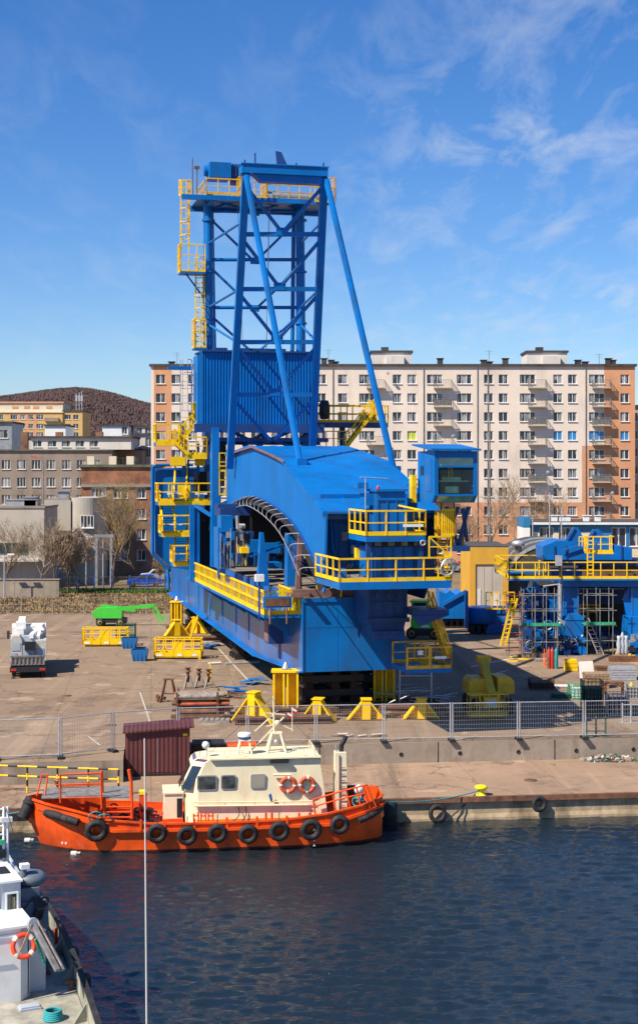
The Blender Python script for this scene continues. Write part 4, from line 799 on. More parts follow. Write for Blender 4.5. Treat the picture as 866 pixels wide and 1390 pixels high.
lev = [286, 352, 417, 478]
mb0 = None
for i, py in enumerate(lev[:3]):
    mb = MB(); mb.tube(on(uL, py, vc), on(uR, py, vc), .14, n=8); mb.box((uL+uR)/2-.35, (uL+uR)/2+.35, vc-.08, vc+.08, on(0, py, vc).z-.25, on(0, py, vc).z+.25); part('cross_tube', mb, 'blue')
ups = [272, 290, 360, 425]
for i, py in enumerate(lev[1:]):
    for sgn, u in ((-1, uL), (1, uR)):
        mb = MB(); mb.tube(on(u, lev[i]+8, vc), on((uL+uR)/2+sgn*.2, py, vc), .10, n=8); part('brace', mb, 'blue')
for sgn, u in ((-1, uL), (1, uR)): mb = MB(); mb.tube(on(u, 286, vc), on(u*.35+(uL+uR)/2*.65, 268, vc), .09, n=8); mb.tube(on(u, 270, vc), on((uL+uR)/2, 286, vc), .09, n=8); part('brace', mb, 'blue')
# front legs (leaning forward at the top)
LB, LT = V(313, 614, 22), V(334, 232, 16); RB, RT = V(424, 604, 22), V(440, 240, 16)
for p, q in ((LB, LT), (RB, RT)): mb = MB(); mb.bar(p-(q-p).normalized()*1.2, q, .47, .5, up=(1, 0, 0)); part('front_leg', mb, 'blue')
def leg(p, q, py):
    lo, hi = 0., 1.
    for _ in range(40):
        m_ = (lo+hi)/2; c = p.lerp(q, m_); w_ = CR.R@c+CR.o; y = CY-(w_.z-H)/w_.y*F
        if y > py: lo = m_
        else: hi = m_
    return p.lerp(q, lo)
hs_ = [245, 317.5, 392, 464, 535.5, 602]
for i, py in enumerate(hs_[1:], 1):
    a, b = leg(LB, LT, py), leg(RB, RT, py); mid = (a+b)/2
    if i < 5: mb = MB(); mb.bar(a, b, .26, .3); mb.box(mid.x-.4, mid.x+.4, mid.y-.16, mid.y+.16, mid.z-.1, mid.z+.45); part('cross_beam', mb, 'blue')
    for p, q in ((LB, LT), (RB, RT)):
        c = leg(p, q, hs_[i-1]+6); mb = MB(); mb.tube(c, mid+(c-mid).normalized()*.25+Vector((0, 0, .1)), .13, n=8); part('brace', mb, 'blue')
# side braces between front legs and columns
for (p, q, u) in ((LB, LT, uL), (RB, RT, uR)):
    for f1, f2 in ((300, 330), (392, 417), (464, 440)): mb = MB(); mb.tube(leg(p, q, f1), on(u, f2, vc), .09, n=8); part('brace', mb, 'blue')
# stays
for a, b in (((334, 238), (408, 630)), ((443, 244), (535, 640))):
    p, q = V(*a, 15.7), V(*b, 4.6); mb = MB(); mb.bar(p, q, .31, .31); mb.bar(p+Vector((.0, -.20, 0)), q+Vector((0, -.20, 0)), .12, .08); mb.obox(q, (.3, 0, 0), (0, .5, 0), (0, 0, .35)); part('stay', mb, 'blue')
# top beam
a, b = V(330, 224, 15.6), V(443, 224, 15.6); mb = MB(); zb_ = V(380, 236, 15.6).z
mb.box(a.x-.1, b.x+.1, 15.5, 16.7, zb_, a.z+.1); z2 = V(380, 246, 15.6).z
mb.prism([(a.x+.7, 15.7, zb_-.002), (b.x-.3, 15.7, zb_-.002), (b.x-.3, 15.7, z2), (a.x+1.3, 15.7, z2)], (0, .8, 0)); mb.box(a.x-.15, b.x+.15, 15.42, 16.8, a.z+.103, a.z+.18)
tb = part('top_beam', mb, 'blue')
mb = MB(); c = V(381, 220, 16); mb.prism([(c.x-.25, 16, a.z+.2), (c.x+.5, 16, a.z+.2), (c.x+.05, 16, a.z+1.15), (c.x-.35, 16, a.z+1.2)], (0, .12, 0)); mb.prism([(c.x-.15, 16.5, a.z+.2), (c.x+.5, 16.5, a.z+.2), (c.x-.05, 16.5, a.z+1.05)], (0, .12, 0)); mb.build('sheave_bracket', 'blue_dark', tb)
for px, hh in ((347, .85), (333, .35), (403, .3), (440, .4)): mb = MB(); c = V(px, 220, 16); mb.tube((c.x, 16.2, a.z+.18), (c.x, 16.2, a.z+.18+hh), .06); mb.build('aerial', 'blue_dark', tb)
# top platform
tv = vc-3.2; c0, c1 = V(245, 266, tv), V(455, 266, tv); zp = c0.z
mb = MB(); mb.box(c0.x+.1, c1.x, tv, tv+.35, zp-.15, zp+.2); mb.box(c0.x+1.4, c1.x, vc+2.2, vc+2.5, zp-.1, zp+.3); mb.box(c0.x+1.6, c1.x-.1, tv+.36, vc+2.19, zp+.2, zp+.27)
for x in (uL, (uL+uR)/2, uR): mb.box(x-.15, x+.15, tv+.36, vc+2.19, zp-.2, zp+.197)
tp = part('top_platform', mb, 'blue')
mb = MB(); L_ = c0.x+2.0
mb.rail([(L_, tv+.05, zp+.28), (L_+2.6, tv+.05, zp+.28)], 1.2, gap=1.0); mb.rail([(L_, tv+.05, zp+.28), (L_, vc+2, zp+.28)], 1.2, gap=1.2)
mb.rail([(L_+2.6, tv-.3, zp+.1), (L_+4.6, tv-.3, zp+.1), (L_+4.6, tv+1.6, zp+.1)], 1.7, gap=.55, toe=.1, mids=(.35, .7)); mb.rail([(L_+2.6, tv-.3, zp+.1), (L_+2.6, tv+1.6, zp+.1)], 1.7, gap=.55)
mb.rail([(L_+4.8, tv+1.0, zp+.28), (c1.x, tv+1.0, zp+.28), (c1.x, vc+2, zp+.28)], 1.15, gap=.9); mb.rail([(c1.x-1.6, tv-.1, zp), (c1.x, tv-.1, zp), (c1.x, tv+1, zp)], 1.9, gap=.5, mids=(.3, .6)); mb.rail([(L_, vc+2.1, zp+.28), (c1.x, vc+2.1, zp+.28)], 1.15, gap=1.4)
mb.build('railing', 'yellow_old', tp)
mb = MB()
for i in range(5): x = L_+4.9+i*.75; mb.bar((x, tv+.9, zp+.3), (x+.5, tv+3.5, zp+1.0), .07)
mb.bar((L_+4.8, tv+2.5, zp+1.05), (c1.x-.6, tv+2.5, zp+1.05), .12); mb.m = 1; mb.tube((L_+5.5, tv+2.2, zp+.7), (c1.x-.8, tv+2.2, zp+.7), .35, n=12); mb.build('rope_drum', ['blue_dark', 'steel'], tp)
a, b = V(285, 239, tv+1.5), V(314, 220, tv+1.5); mb = MB(); mb.box(a.x, b.x, tv+1.5, tv+3.6, a.z, b.z); mb.tube((a.x-.003, tv+2.6, b.z-.5), (a.x-.3, tv+2.6, b.z-.5), .4, n=14); mb.build('hoist_housing', 'blue', tp)
mb = MB(); x = b.x+.1
for i in range(6): mb.box(x+i*.22, x+i*.22+.12, tv+1.6, tv+3.2, a.z+.1, b.z-.05)
mb.box(x, x+1.3, tv+1.8, tv+3.1, a.z-.3, a.z+.4); mb.build('resistor_bank', 'blue_dark', tp)
mb = MB(); p = V(262, 225, tv); mb.tube((p.x, tv+.3, zp+.3), (p.x, tv+.3, zp+3.0), .04); mb.box(p.x+.15, p.x+.55, tv+.2, tv+.4, zp+2.2, zp+2.4); mb.tube((p.x+.35, tv+.3, zp+.3), (p.x+.35, tv+.3, zp+2.2), .04); mb.build('aerial', 'rust', tp)
# left ladders and landings
def vx(px, v=None): return V(px, 400, vc if v is None else v).x
xa, xb = vx(251), vx(271)
mb = MB(); mb.ladder(on(xa, 338, vc), on(xa, 247, vc), (1, 0, 0), .62, .05, .38, cage=(0, -1, 0)); part('ladder', mb, 'yellow')
mb = MB(); mb.rail([on(vx(245), 265, vc-.8), on(vx(245), 265, vc+.8)], 1.2, gap=.8); mb.rail([on(vx(244), 265, vc-.8), on(vx(258), 265, vc-.8)], 1.2, gap=.5, toe=0); part('railing', mb, 'yellow')
z = on(0, 371, vc).z; mb = MB(); mb.box(vx(243), vx(277), vc-.9, vc+.6, z-.15, z); lb = part('landing', mb, 'blue')
mb = MB(); mb.rail([(vx(243), vc+.6, z), (vx(243), vc-.85, z), (vx(276), vc-.85, z)], 2.1, gap=.55, mids=(.3, .6)); mb.build('railing', 'yellow', lb)
mb = MB(); mb.bar((vx(252), vc-.3, z-.15), on(uL, 412, vc), .1); mb.build('strut', 'blue_dark', lb)
mb = MB(); mb.ladder(on(xb, 470, vc), on(xb, 350, vc), (1, 0, 0), .6, .05, .38, cage=(0, -1, 0)); part('ladder', mb, 'yellow')
z = on(0, 473, vc).z; mb = MB(); mb.box(vx(262), vx(278), vc-.9, vc+.5, z-.15, z); lb = part('landing', mb, 'blue')
mb = MB(); mb.rail([(vx(262), vc+.5, z), (vx(262), vc-.85, z), (vx(277), vc-.85, z)], 2.2, gap=.55, mids=(.3, .6)); mb.build('railing', 'yellow', lb)
# ropes inside the tower
for px0, px1, y0, y1 in ((367, 361, 262, 476), (322, 330, 262, 476), (365, 362, 262, 476)): mb = MB(); mb.tube(V(px0, y0, vc-1), V(px1, y1, vc-1), .025, n=4); part('rope', mb, 'steel')
# --- corrugated machinery house
hv = vc-3.0; a, b = V(277, 575, hv), V(430, 480, hv); x0, x1, z0, z1 = a.x, b.x, a.z, b.z; dep = 3.3
mb = MB(); n = 38; pw = (x1-x0)/n; P = []
for i in range(n): x = x0+i*pw; P += [(x, .08), (x+pw*.35, .08), (x+pw*.5, .16), (x+pw*.85, .16)]
P.append((x1, 0))
for (p, q) in zip(P, P[1:]): mb.face([(p[0], hv+p[1]-.16, z0), (q[0], hv+q[1]-.16, z0), (q[0], hv+q[1]-.16, z1), (p[0], hv+p[1]-.16, z1)])
P = []; m_ = int(dep/pw)
for i in range(m_): y = hv+i*dep/m_; P += [(0, y), (0, y+pw*.35), (.1, y+pw*.5), (.1, y+pw*.85)]
for xx, sg in ((x0, 1), (x1, -1)):
    for (p, q) in zip(P, P[1:]): mb.face([(xx+sg*(p[0]-.05), p[1], z0), (xx+sg*(q[0]-.05), q[1], z0), (xx+sg*(q[0]-.05), q[1], z1), (xx+sg*(p[0]-.05), p[1], z1)])
mb.face([(x0, hv+dep, z0), (x1, hv+dep, z0), (x1, hv+dep, z1), (x0, hv+dep, z1)])
mh = part('machinery_house', mb, 'blue')
mb = MB(); mb.box(x0-.2, x1+.2, hv-.3, hv+dep+.2, z1+.003, z1+.14); mb.build('roof', 'blue_dark', mh)
mb = MB(); mb.box(x0-.4, x0-.12, hv+.6, hv+dep-.5, z0, z1-.2); mb.box(x0-.3, x0-.1, hv-.1, hv+.05, z0, z1); mb.build('service_duct', 'blue', mh)
for px, w_ in ((300, .5), (352, 1.6), (376, .7)): mb = MB(); x = V(px, 478, hv+1).x; mb.box(x-w_, x+w_, hv+1, hv+2.4, z1+.143, z1+.42); mb.build('roof_hatch', 'blue_dark', mh)
mb = MB(); mb.box(V(228, 494, hv+1).x, x0-.8, hv+1, hv+1.25, V(0, 498, hv+1).z, V(0, 493, hv+1).z); mb.build('davit_arm', 'blue', mh)
mb = MB(); mb.ladder((V(258, 575, hv).x, hv+2, z0), (V(258, 575, hv).x, hv+2, z1-.5), (1, 0, 0), .9, .03, .5, cage=(0, -1, 0)); mb.build('ladder', 'galv', mh)
mb = MB(); c = V(436, 556, hv+1); mb.lathe(c, [(.75, 0), (.75, .5), (.5, .55)], 16, (1, 0, 0)); mb.build('fan', 'dark', mh)
# base frame of the house
mb = MB(); zf = V(0, 583, hv).z; mb.box(V(264, 580, hv).x, V(440, 580, hv).x, hv-.1, hv+.3, zf-.1, z0-.003); mb.box(x0, x1, hv+.31, hv+dep, z0-.25, z0-.03)
z5 = V(0, 592, hv).z; mb.box(x0+.5, x1+1, hv+.3, hv+.6, z5-.3, z5)
zz_ = V(0, 597, hv+3).z; mb.box(x0+.5, x1+1, hv+3, hv+3.3, zz_-.3, zz_)
fr = part('house_frame', mb, 'blue_dark')
for (p, q) in (((300, 578), (352, 604)), ((352, 604), (410, 578)), ((352, 590), (395, 606)), ((395, 606), (428, 580)), ((330, 606), (362, 585))): mb = MB(); mb.tube(V(*p, hv+1.2), V(*q, hv+1.2), .14, n=8); part('brace', mb, 'blue')
# lower legs under the house
mb = MB(); a, b = V(288, 580, vc-3.4), V(298, 580, vc-3.4); zb2 = V(290, 700, vc-3.4).z
mb.box(a.x, b.x, vc-3.4, vc-2.4, 7, a.z); mb.prism([(b.x+.003, vc-3.4, zb2+.8), (b.x+1.2, vc-3.4, zb2+1.4), (b.x+1.2, vc-3.4, zb2-.2), (b.x+.003, vc-3.4, zb2-1.4)], (0, .9, 0)); part('lower_leg', mb, 'blue')
mb = MB(); a, b = V(412, 580, vc-1), V(422, 580, vc-1); mb.box(a.x, b.x, vc-1, vc, 7, a.z); part('lower_leg', mb, 'blue')
mb = MB(); a, b = V(278, 580, vc+2), V(286, 580, vc+2); mb.box(a.x, b.x, vc+2, vc+3, 7, a.z); mb.box(a.x-.1, b.x+6, vc+2, vc+2.5, V(0, 640, vc+2).z, V(0, 630, vc+2).z); part('lower_leg', mb, 'blue_dark')
mb = MB()
for a_, b_, c_, d_ in ((296, 640, 307, 600), (299, 660, 305, 640), (296, 600, 309, 596)):
    p, q = V(a_, b_, vc-1), V(c_, d_, vc-1); mb.box(min(p.x, q.x), max(p.x, q.x), vc-1, vc, p.z, q.z)
part('cable_riser', mb, 'dark')
mb = MB(); mb.rail([V(298, 672, vc-3.5), V(307, 672, vc-3.5)], 2.2, gap=.6); mb.rail([V(298, 640, vc-3.5), V(307, 640, vc-3.5)], 1.4, gap=.6); part('railing', mb, 'yellow')
# black block painting in the dark, shaded interior behind the stair tower
mb = MB(); a, b = V(262, 770, vc+1.0), V(304, 690, vc+1.0); mb.box(a.x, b.x, vc+1, vc+10, ZT, b.z); part('dark_interior_block', mb, 'dark')
mb = MB(); a, b = V(258, 770, vc-2), V(266, 685, vc-2); mb.box(a.x, a.x+.35, vc-2, vc-1.5, a.z-1, b.z); mb.box(b.x, b.x+.3, vc-1.9, vc-1.5, a.z-1, b.z); part('lower_leg', mb, 'blue')
mb = MB(); mb.bar(V(265, 686, vc-2), V(298, 707, vc-3), .25); part('brace', mb, 'blue')
mb = MB(); a, b = V(283, 720, vc), V(297, 680, vc); mb.prism([(a.x, vc, a.z), (b.x, vc, a.z), (b.x, vc, b.z), (a.x+.5, vc, b.z)], (0, .1, 0)); part('hopper_plate', mb, 'grating')
# counterweight panel
pv = vc+4; P = [V(x, y, pv) for x, y in ((208, 636), (300, 633), (300, 775), (262, 775), (232, 770), (211, 750))]
mb = MB(); mb.prism(P, (0, 1.6, 0)); cw = part('counterweight_panel', mb, 'blue')
mb = MB(); Q = [V(x, y, pv-.25) for x, y in ((207, 634), (207, 752), (228, 772), (229, 800))]; mb.line(Q, .13, 8); mb.line([V(207, 634, pv-.25), V(212, 631, pv-.25), V(262, 631, pv-.25)], .11, 8); mb.build('pipe', 'blue', cw)
# --- left stair tower
sv = vc-1.5; Z = lambda py, v=None: V(0, py, sv if v is None else v).z
def landing(px0, px1, py, dep=1.6, h=1.4, v=None, gap=.9, back=False, m='yellow'):
    v = sv if v is None else v; a, b = V(px0, py, v), V(px1, py, v); mb = MB(); mb.box(a.x, b.x, v, v+dep, a.z-.28, a.z-.003); mb.m = 1; mb.box(a.x, b.x, v-.03, v-.003, a.z-.28, a.z+.05)
    l = part('landing', mb, ['blue', m]); mb = MB(); pts = [(a.x, v+dep, a.z), (a.x, v+.05, a.z), (b.x, v+.05, a.z), (b.x, v+dep, a.z)]; mb.rail(pts, h, gap=gap, r=.05, toe=.22)
    if back: mb.rail([(a.x, v+dep, a.z), (b.x, v+dep, a.z)], h, gap=gap, r=.05, toe=.22)
    mb.build('railing', m, l); return l
landing(265, 293, 571, gap=.6); landing(212, 246, 600, gap=.8); landing(252, 281, 618, gap=.8); landing(215, 288, 681, gap=1.1, dep=1.8, back=True); landing(219, 257, 724, gap=1.0, h=1.35); landing(235, 256, 764, gap=.8, h=1.3)
mb = MB(); a, b = V(231, 632, sv), V(252, 620, sv); mb.box(a.x, b.x, sv-.05, sv, a.z, b.z); part('kick_panel', mb, 'yellow'); mb = MB(); a, b = V(268, 632, sv), V(282, 616, sv); mb.box(a.x, b.x, sv+1.3, sv+1.35, a.z, b.z); part('kick_panel', mb, 'yellow')
mb = MB(); a, b = V(241, 676, sv), V(253, 660, sv); mb.box(a.x, b.x+.3, sv-.04, sv-.01, a.z, b.z+.1); part('kick_panel', mb, 'yellow')
stair(V(244, 600, sv+.5), V(267, 572, sv+.5), (0, 1, 0), n=9); stair(V(255, 617, sv+.3), V(236, 600, sv+.3), (0, 1, 0), n=7)
stair(V(244, 680, sv-.2), V(247, 634, sv+2.6), (1, 0, 0), .95, n=13, hr=.9); stair(V(229, 722, sv-.2), V(225, 682, sv+2.2), (1, 0, 0), .95, n=12, hr=.9); stair(V(245, 763, sv-.2), V(247, 727, sv+2), (1, 0, 0), .95, n=11, m=('yellow_old', 'blue'), hr=.9)
mb = MB(); a, b = V(252, 650, sv), V(253.5, 570, sv); mb.box(a.x, a.x+.3, sv+1.7, sv+2, 14, b.z); mb.box(V(272, 0, sv).x, V(272, 0, sv).x+.2, sv+1.7, sv+2, 14, V(0, 600, sv).z); part('stair_post', mb, 'blue')
mb = MB(); mb.ladder(V(263, 675, sv+2), V(263, 622, sv+2), (1, 0, 0), .8, .05, .4); part('ladder', mb, 'blue_dark')
mb = MB(); a = V(268, 670, sv+2.2); b = V(281, 640, sv+2.2); mb.box(a.x, b.x, sv+2.2, sv+2.4, a.z, b.z); mb.m = 1; mb.box(a.x-.3, a.x, sv+1.9, sv+2.19, a.z, b.z); part('equipment_box', mb, ['dark', 'primer'])
mb = MB()
for px, py in ((229, 670), (238, 669), (267, 670), (279, 670)): a = V(px, py, sv-.1); mb.box(a.x-.12, a.x+.12, sv-.14, sv-.1, a.z-.08, a.z+.08)
for px0, px1, py in ((231, 247, 712), (228, 246, 670), (266, 280, 670)): a, b = V(px0, py, sv-.1), V(px1, py, sv-.1); mb.box(a.x, b.x, sv-.12, sv-.1, a.z-.04, a.z+.04)
part('lamp_strip', mb, 'white')
# --- right rear platform
rv = vc-1; a, b = V(430, 573, rv), V(527, 573, rv); mb = MB(); mb.box(a.x, b.x, rv, rv+1.8, a.z-.38, a.z); mb.box(V(464, 0, rv).x, V(464, 0, rv).x+.4, rv+.5, rv+.9, V(0, 606, rv).z-3, a.z-.383); rp = part('rear_platform', mb, 'blue_dark')
mb = MB(); mb.rail([(a.x, rv+.05, a.z), (b.x, rv+.05, a.z), (b.x, rv+1.8, a.z)], 1.35, gap=1.0, r=.045, toe=.2); mb.rail([(a.x, rv+1.8, a.z), (b.x, rv+1.8, a.z)], 1.35, gap=1.4, r=.045); mb.build('railing', 'yellow', rp)
stair(V(468, 608, rv), V(505, 560, rv), (0, 1, 0), n=14); stair(V(505, 572, rv+.8), V(512, 552, rv+.8), (0, 1, 0), n=5)
mb = MB(); mb.rail([V(443, 606, rv), V(474, 606, rv)], 1.2, gap=1.0, toe=0); part('railing', mb, 'yellow_old')
# --- operator's cab
ov = -9.6; a, b = V(590, 676, ov), V(648, 612, ov); x0, x1, z0, z1 = a.x, b.x, a.z, b.z; D = 3.0
zl = z0+.0; zin = V(0, 686, ov).z
cabm = MB(); m = cabm
m.prism([(x0, ov, z1), (x0, ov, z0+.15), (x0, ov+.45, zin), (x0, ov+D, zin), (x0, ov+D, z1)], (.1, 0, 0)); m.prism([(x1-.1, ov, z1), (x1-.1, ov, z0+.15), (x1-.1, ov+.45, zin), (x1-.1, ov+D, zin), (x1-.1, ov+D, z1)], (.1, 0, 0))
m.box(x0+.1, x1-.1, ov+D-.1, ov+D, zin, z1); m.box(x0+.1, x1-.1, ov, ov+D-.103, z1-.12, z1); m.box(x0+.1, x1-.1, ov+.45, ov+D-.103, zin, zin+.1)
zw = [z0+.22, z0+.36, z1-.88, z1-.78, z1-.36, z1-.12]
m.box(x0+.1, x1-.1, ov, ov+.1, zw[4], z1-.122); m.box(x0+.1, x1-.1, ov, ov+.1, zw[2], zw[3]); m.box(x0+.1, x1-.1, ov, ov+.1, z0+.1, z0+.2)
for xx in (x0+.1, x1-.2): m.box(xx, xx+.1, ov, ov+.1, z0+.2, zw[2]); m.box(xx, xx+.1, ov, ov+.1, zw[3], zw[4])
m.prism([(x0+.1, ov, z0+.1), (x0+.1, ov+.45, zin), (x0+.1, ov+.55, zin), (x0+.1, ov+.1, z0+.1)], (.12, 0, 0)); m.prism([(x1-.22, ov, z0+.1), (x1-.22, ov+.45, zin), (x1-.22, ov+.55, zin), (x1-.22, ov+.1, z0+.1)], (.12, 0, 0))
cb = part('operator_cab', cabm, 'blue')
mb = MB(); mb.face([(x0+.2, ov+.05, z0+.2), (x1-.2, ov+.05, z0+.2), (x1-.2, ov+.05, zw[2]), (x0+.2, ov+.05, zw[2])]); mb.build('window', 'cab_glass', cb, 'large clear front pane') if False else None
def glassm(name, tint, rough, alpha):
    m_ = bpy.data.materials.new(name); m_.use_nodes = True; b_ = m_.node_tree.nodes['Principled BSDF']; b_.inputs['Base Color'].default_value = (*tint, 1); b_.inputs['Roughness'].default_value = rough; b_.inputs['Transmission Weight'].default_value = alpha; b_.inputs['IOR'].default_value = 1.1; MATS[name] = m_
glassm('cab_glass', (.45, .62, .58), .02, .95)
mb = MB(); mb.face([(x0+.2, ov+.05, z0+.2), (x1-.2, ov+.05, z0+.2), (x1-.2, ov+.05, zw[2]), (x0+.2, ov+.05, zw[2])]); mb.build('window', 'cab_glass', cb, 'large clear front pane')
mb = MB(); mb.face([(x0+.2, ov+.05, zw[3]), (x1-.2, ov+.05, zw[3]), (x1-.2, ov+.05, zw[4]), (x0+.2, ov+.05, zw[4])]); mb.build('window', 'glass_green', cb, 'pale green upper pane')
mb = MB(); mb.face([(x0+.22, ov+.02, z0+.1), (x1-.22, ov+.02, z0+.1), (x1-.22, ov+.47, zin+.02), (x0+.22, ov+.47, zin+.02)]); mb.build('window', 'glass_green', cb, 'sloping lower pane')
mb = MB(); mb.box(x0-.02, x0-.003, ov+.5, ov+1.5, z0+.35, z1-.4); mb.build('window', 'glass_green' if False else 'blue_gloss', cb, 'side panel'); mb = MB(); mb.box(x0-.025, x0-.003, ov+1.9, ov+2.5, z0+1.2, z0+1.7); mb.build('window', 'glass', cb, 'small side pane')
mb = MB(); mb.prism([(x0-.25, ov-.25, z1+.02), (x1+.12, ov-.25, z1+.02), (x1+.12, ov-.25, z1+.12), (x0-.25, ov-.25, z1+.12)], (0, .05, 0)); mb.prism([(x0-.25, ov-.2, z1+.01), (x1+.15, ov-.2, z1+.01), (x1+.15, ov+D+.3, z1+.32), (x0-.25, ov+D+.3, z1+.32)], (0, 0, .09)); mb.build('roof', 'blue', cb)
mb = MB(); mb.box(x0+.6, x1-.7, ov+.7, ov+1.0, z0+.9, z0+1.1); mb.box(x0+.25, x1-.3, ov+.5, ov+.6, z0+.85, z0+.92); mb.box(x0+.75, x0+1.5, ov+.6, ov+1.0, z0+.25, z0+.6); mb.build('console', 'glass_green', cb)
mb = MB(); mb.box(x0+1.0, x0+1.5, ov+1.6, ov+2.1, z0+.35, z0+.5); mb.box(x0+1.0, x0+1.5, ov+2.0, ov+2.12, z0+.5, z0+1.3); mb.m = 1; mb.box(x0+1.1, x0+1.2, ov+1.2, ov+1.25, z0+1.1, z0+1.6); mb.box(x0+1.28, x0+1.36, ov+1.2, ov+1.25, z0+1.1, z0+1.6); mb.build('seat', ['dark', 'yellow'], cb)
mb = MB(); mb.box(x0-.45, x0-.2, ov+D-.4, ov+D+.1, z0-.3, z0+1.2); part('ladder_guard', mb, 'yellow')
mb = MB(); mb.box(V(552, 0, ov+D).x, x0, ov+D+.1, ov+D+.5, z0+.6, z0+.75); mb.box(V(556, 0, ov+D).x, x0, ov+D+.1, ov+D+.5, z0-.6, z0+.2); part('cab_bridge', mb, 'blue')
# cab support: braced frame and steps
for p, q in (((606, 688), (622, 742)), ((622, 688), (606, 730)), ((636, 688), (622, 740)), ((628, 690), (634, 735)), ((612, 690), (612, 742))): mb = MB(); mb.bar(V(*p, ov+1.2), V(*q, ov+1.2), .16); part('cab_support', mb, 'blue_dark')
mb = MB(); mb.bar(V(632, 690, ov+1.6), V(627, 742, ov+1.6), .14); part('cab_support', mb, 'yellow_dim')
stair(V(606, 740, ov+1), V(608, 690, ov+3.4), (1, 0, 0), .75, n=12, m=('yellow_old', 'rust'), hr=.6)
mb = MB(); a, b = V(606, 748, ov+1), V(634, 738, ov+1); mb.box(a.x, b.x, ov+.5, ov+2, a.z, b.z-.1); part('equipment_box', mb, 'blue_dark')
# ================================================================ SECOND CRANE PORTAL (right)
PF = Frame((17, 115, 0), 0); PV = PF.V
portal = thing('crane_portal', 'blue crane portal under assembly with yellow walkway and scaffold round its legs at the right', 'crane portal', PF.o)
def pp_(name, mb, m, par=None, label=None): return mb.build(name, m, par or portal, label)
def pb(name, px0, px1, py0, py1, v, d, m, par=None):
    a, b = PV(px0, py1, v), PV(px1, py0, v); mb = MB(); mb.box(a.x, b.x, v, v+d, a.z, b.z); return pp_(name, mb, m, par)
pz = PV(700, 786, 0).z; xl, xr = PV(691, 786, 0).x, PV(940, 786, 0).x
mb = MB(); mb.box(xl, xr, 0, 1.4, pz-.14, pz); mb.box(PV(765, 0, 0).x, xr, .3, 9, pz-.65, pz-.143); mb.box(xl, xr, 8, 9.4, pz-.14, pz-.003); pw_ = pp_('walkway', mb, 'blue')
mb = MB(); mb.rail([(xl, 8, pz), (xl, .05, pz), (xr, .05, pz)], 1.3, gap=1.05, r=.042, toe=.22); mb.rail([(xl, 9.3, pz), (xr, 9.3, pz)], 1.3, gap=1.9, r=.042); mb.rail([(PV(742, 0, 0).x, .6, pz), (PV(742, 0, 0).x, 4, pz)], 1.2, gap=1); mb.build('railing', 'yellow', pw_)
for a, b in (((764, 786), (785, 842)), ((857, 786), (885, 900))):
    p, q = PV(a[0], a[1], .8), PV(b[0], b[1], .8); mb = MB(); mb.box(p.x, q.x, .8, 3.6, q.z if q.z > 0 else .3, p.z-.66); mb.m = 1; mb.box(p.x-.04, p.x+.1, .76, .797, q.z+.1, p.z-.7); mb.box(q.x-.12, q.x+.03, .7, .797, q.z+.1, p.z-.7); mb.box(p.x+.1, q.x-.12, .74, .797, q.z+1.0, q.z+1.15); pp_('portal_leg', mb, ['blue', 'blue_gloss'])
mb = MB(); mb.prism([PV(856, 790, 1), PV(846, 815, 1), PV(852, 840, 1), PV(858, 840, 1)], (0, .5, 0)); pp_('gusset', mb, 'blue')
def hs(v, d, pts, m, name): mb = MB(); mb.prism([PV(x, y, v) for x, y in pts], (0, d, 0)); return pp_(name, mb, m)
hs(4.5, 4, ((737, 760), (737, 742), (756, 734), (800, 736), (858, 744), (858, 760)), 'blue', 'equaliser_beam')
for x in (752, 768, 843): pb('stiffener', x, x+2, 741, 760, 4.4, .09, 'blue_dark')
for pts in (((768, 735), (779, 716), (785, 716), (793, 733)), ((797, 734), (806, 719), (813, 718), (826, 735))):
    hs(5, .25, pts, 'blue', 'lifting_lug'); hs(6.6, .25, pts, 'blue', 'lifting_lug')
    mb = MB(); a, b = PV(pts[0][0], pts[0][1], 4.95), PV(pts[1][0], pts[1][1], 4.95); mb.bar(a, b, .2); pp_('lug_edge', mb, 'blue_gloss')
mb = MB(); mb.bar(PV(762, 747, 4.2), PV(790, 738, 4.2), .12); pp_('pipe', mb, 'blue_gloss')
pb('rope_drum', 790, 905, 766, 783, 5, 2, 'rust'); pb('drum_base', 737, 905, 760, 768, 4.8, 3.5, 'blue_dark'); pb('drum_base', 748, 790, 772, 785, 3, 1, 'blue_dark')
a, b = PV(798, 750, 1.6), PV(833, 750, 1.6); mb = MB(); mb.box(a.x, b.x, 1.6, 3.2, a.z-.12, a.z-.003); mb.m = 0; mb.rail([(a.x, 3.2, a.z), (a.x, 1.65, a.z), (b.x, 1.65, a.z), (b.x, 3.2, a.z)], 1.25, gap=.9, r=.045, toe=.2); mb.rail([(a.x-.7, 1.6, a.z+.5), (a.x, 1.6, a.z+.5)], .75, gap=.25, r=.035, toe=0)
pp_('crow_nest', mb, 'yellow'); mb = MB(); mb.ladder((a.x+.15, 1.4, pz), (a.x+.15, 1.4, a.z+1.3), (1, 0, 0), .45, .045); pp_('ladder', mb, 'yellow')
pb('switch_box', 754, 763, 754, 768, -.25, .2, 'galv'); mb = MB(); mb.tube(PV(760, 784, -.1), PV(760, 752, -.1), .06); pp_('box_post', mb, 'dark')
mb = MB(); mb.bar(PV(724, 791, 1), PV(752, 818, 1), .3); pp_('brace', mb, 'blue'); mb = MB(); mb.bar(PV(704, 788, 1.2), PV(722, 800, 1.2), .25); pp_('brace', mb, 'blue_dark')
hs(.6, .1, ((721, 783), (723, 797), (715, 799), (718, 791)), 'galv', 'tarp_scrap')
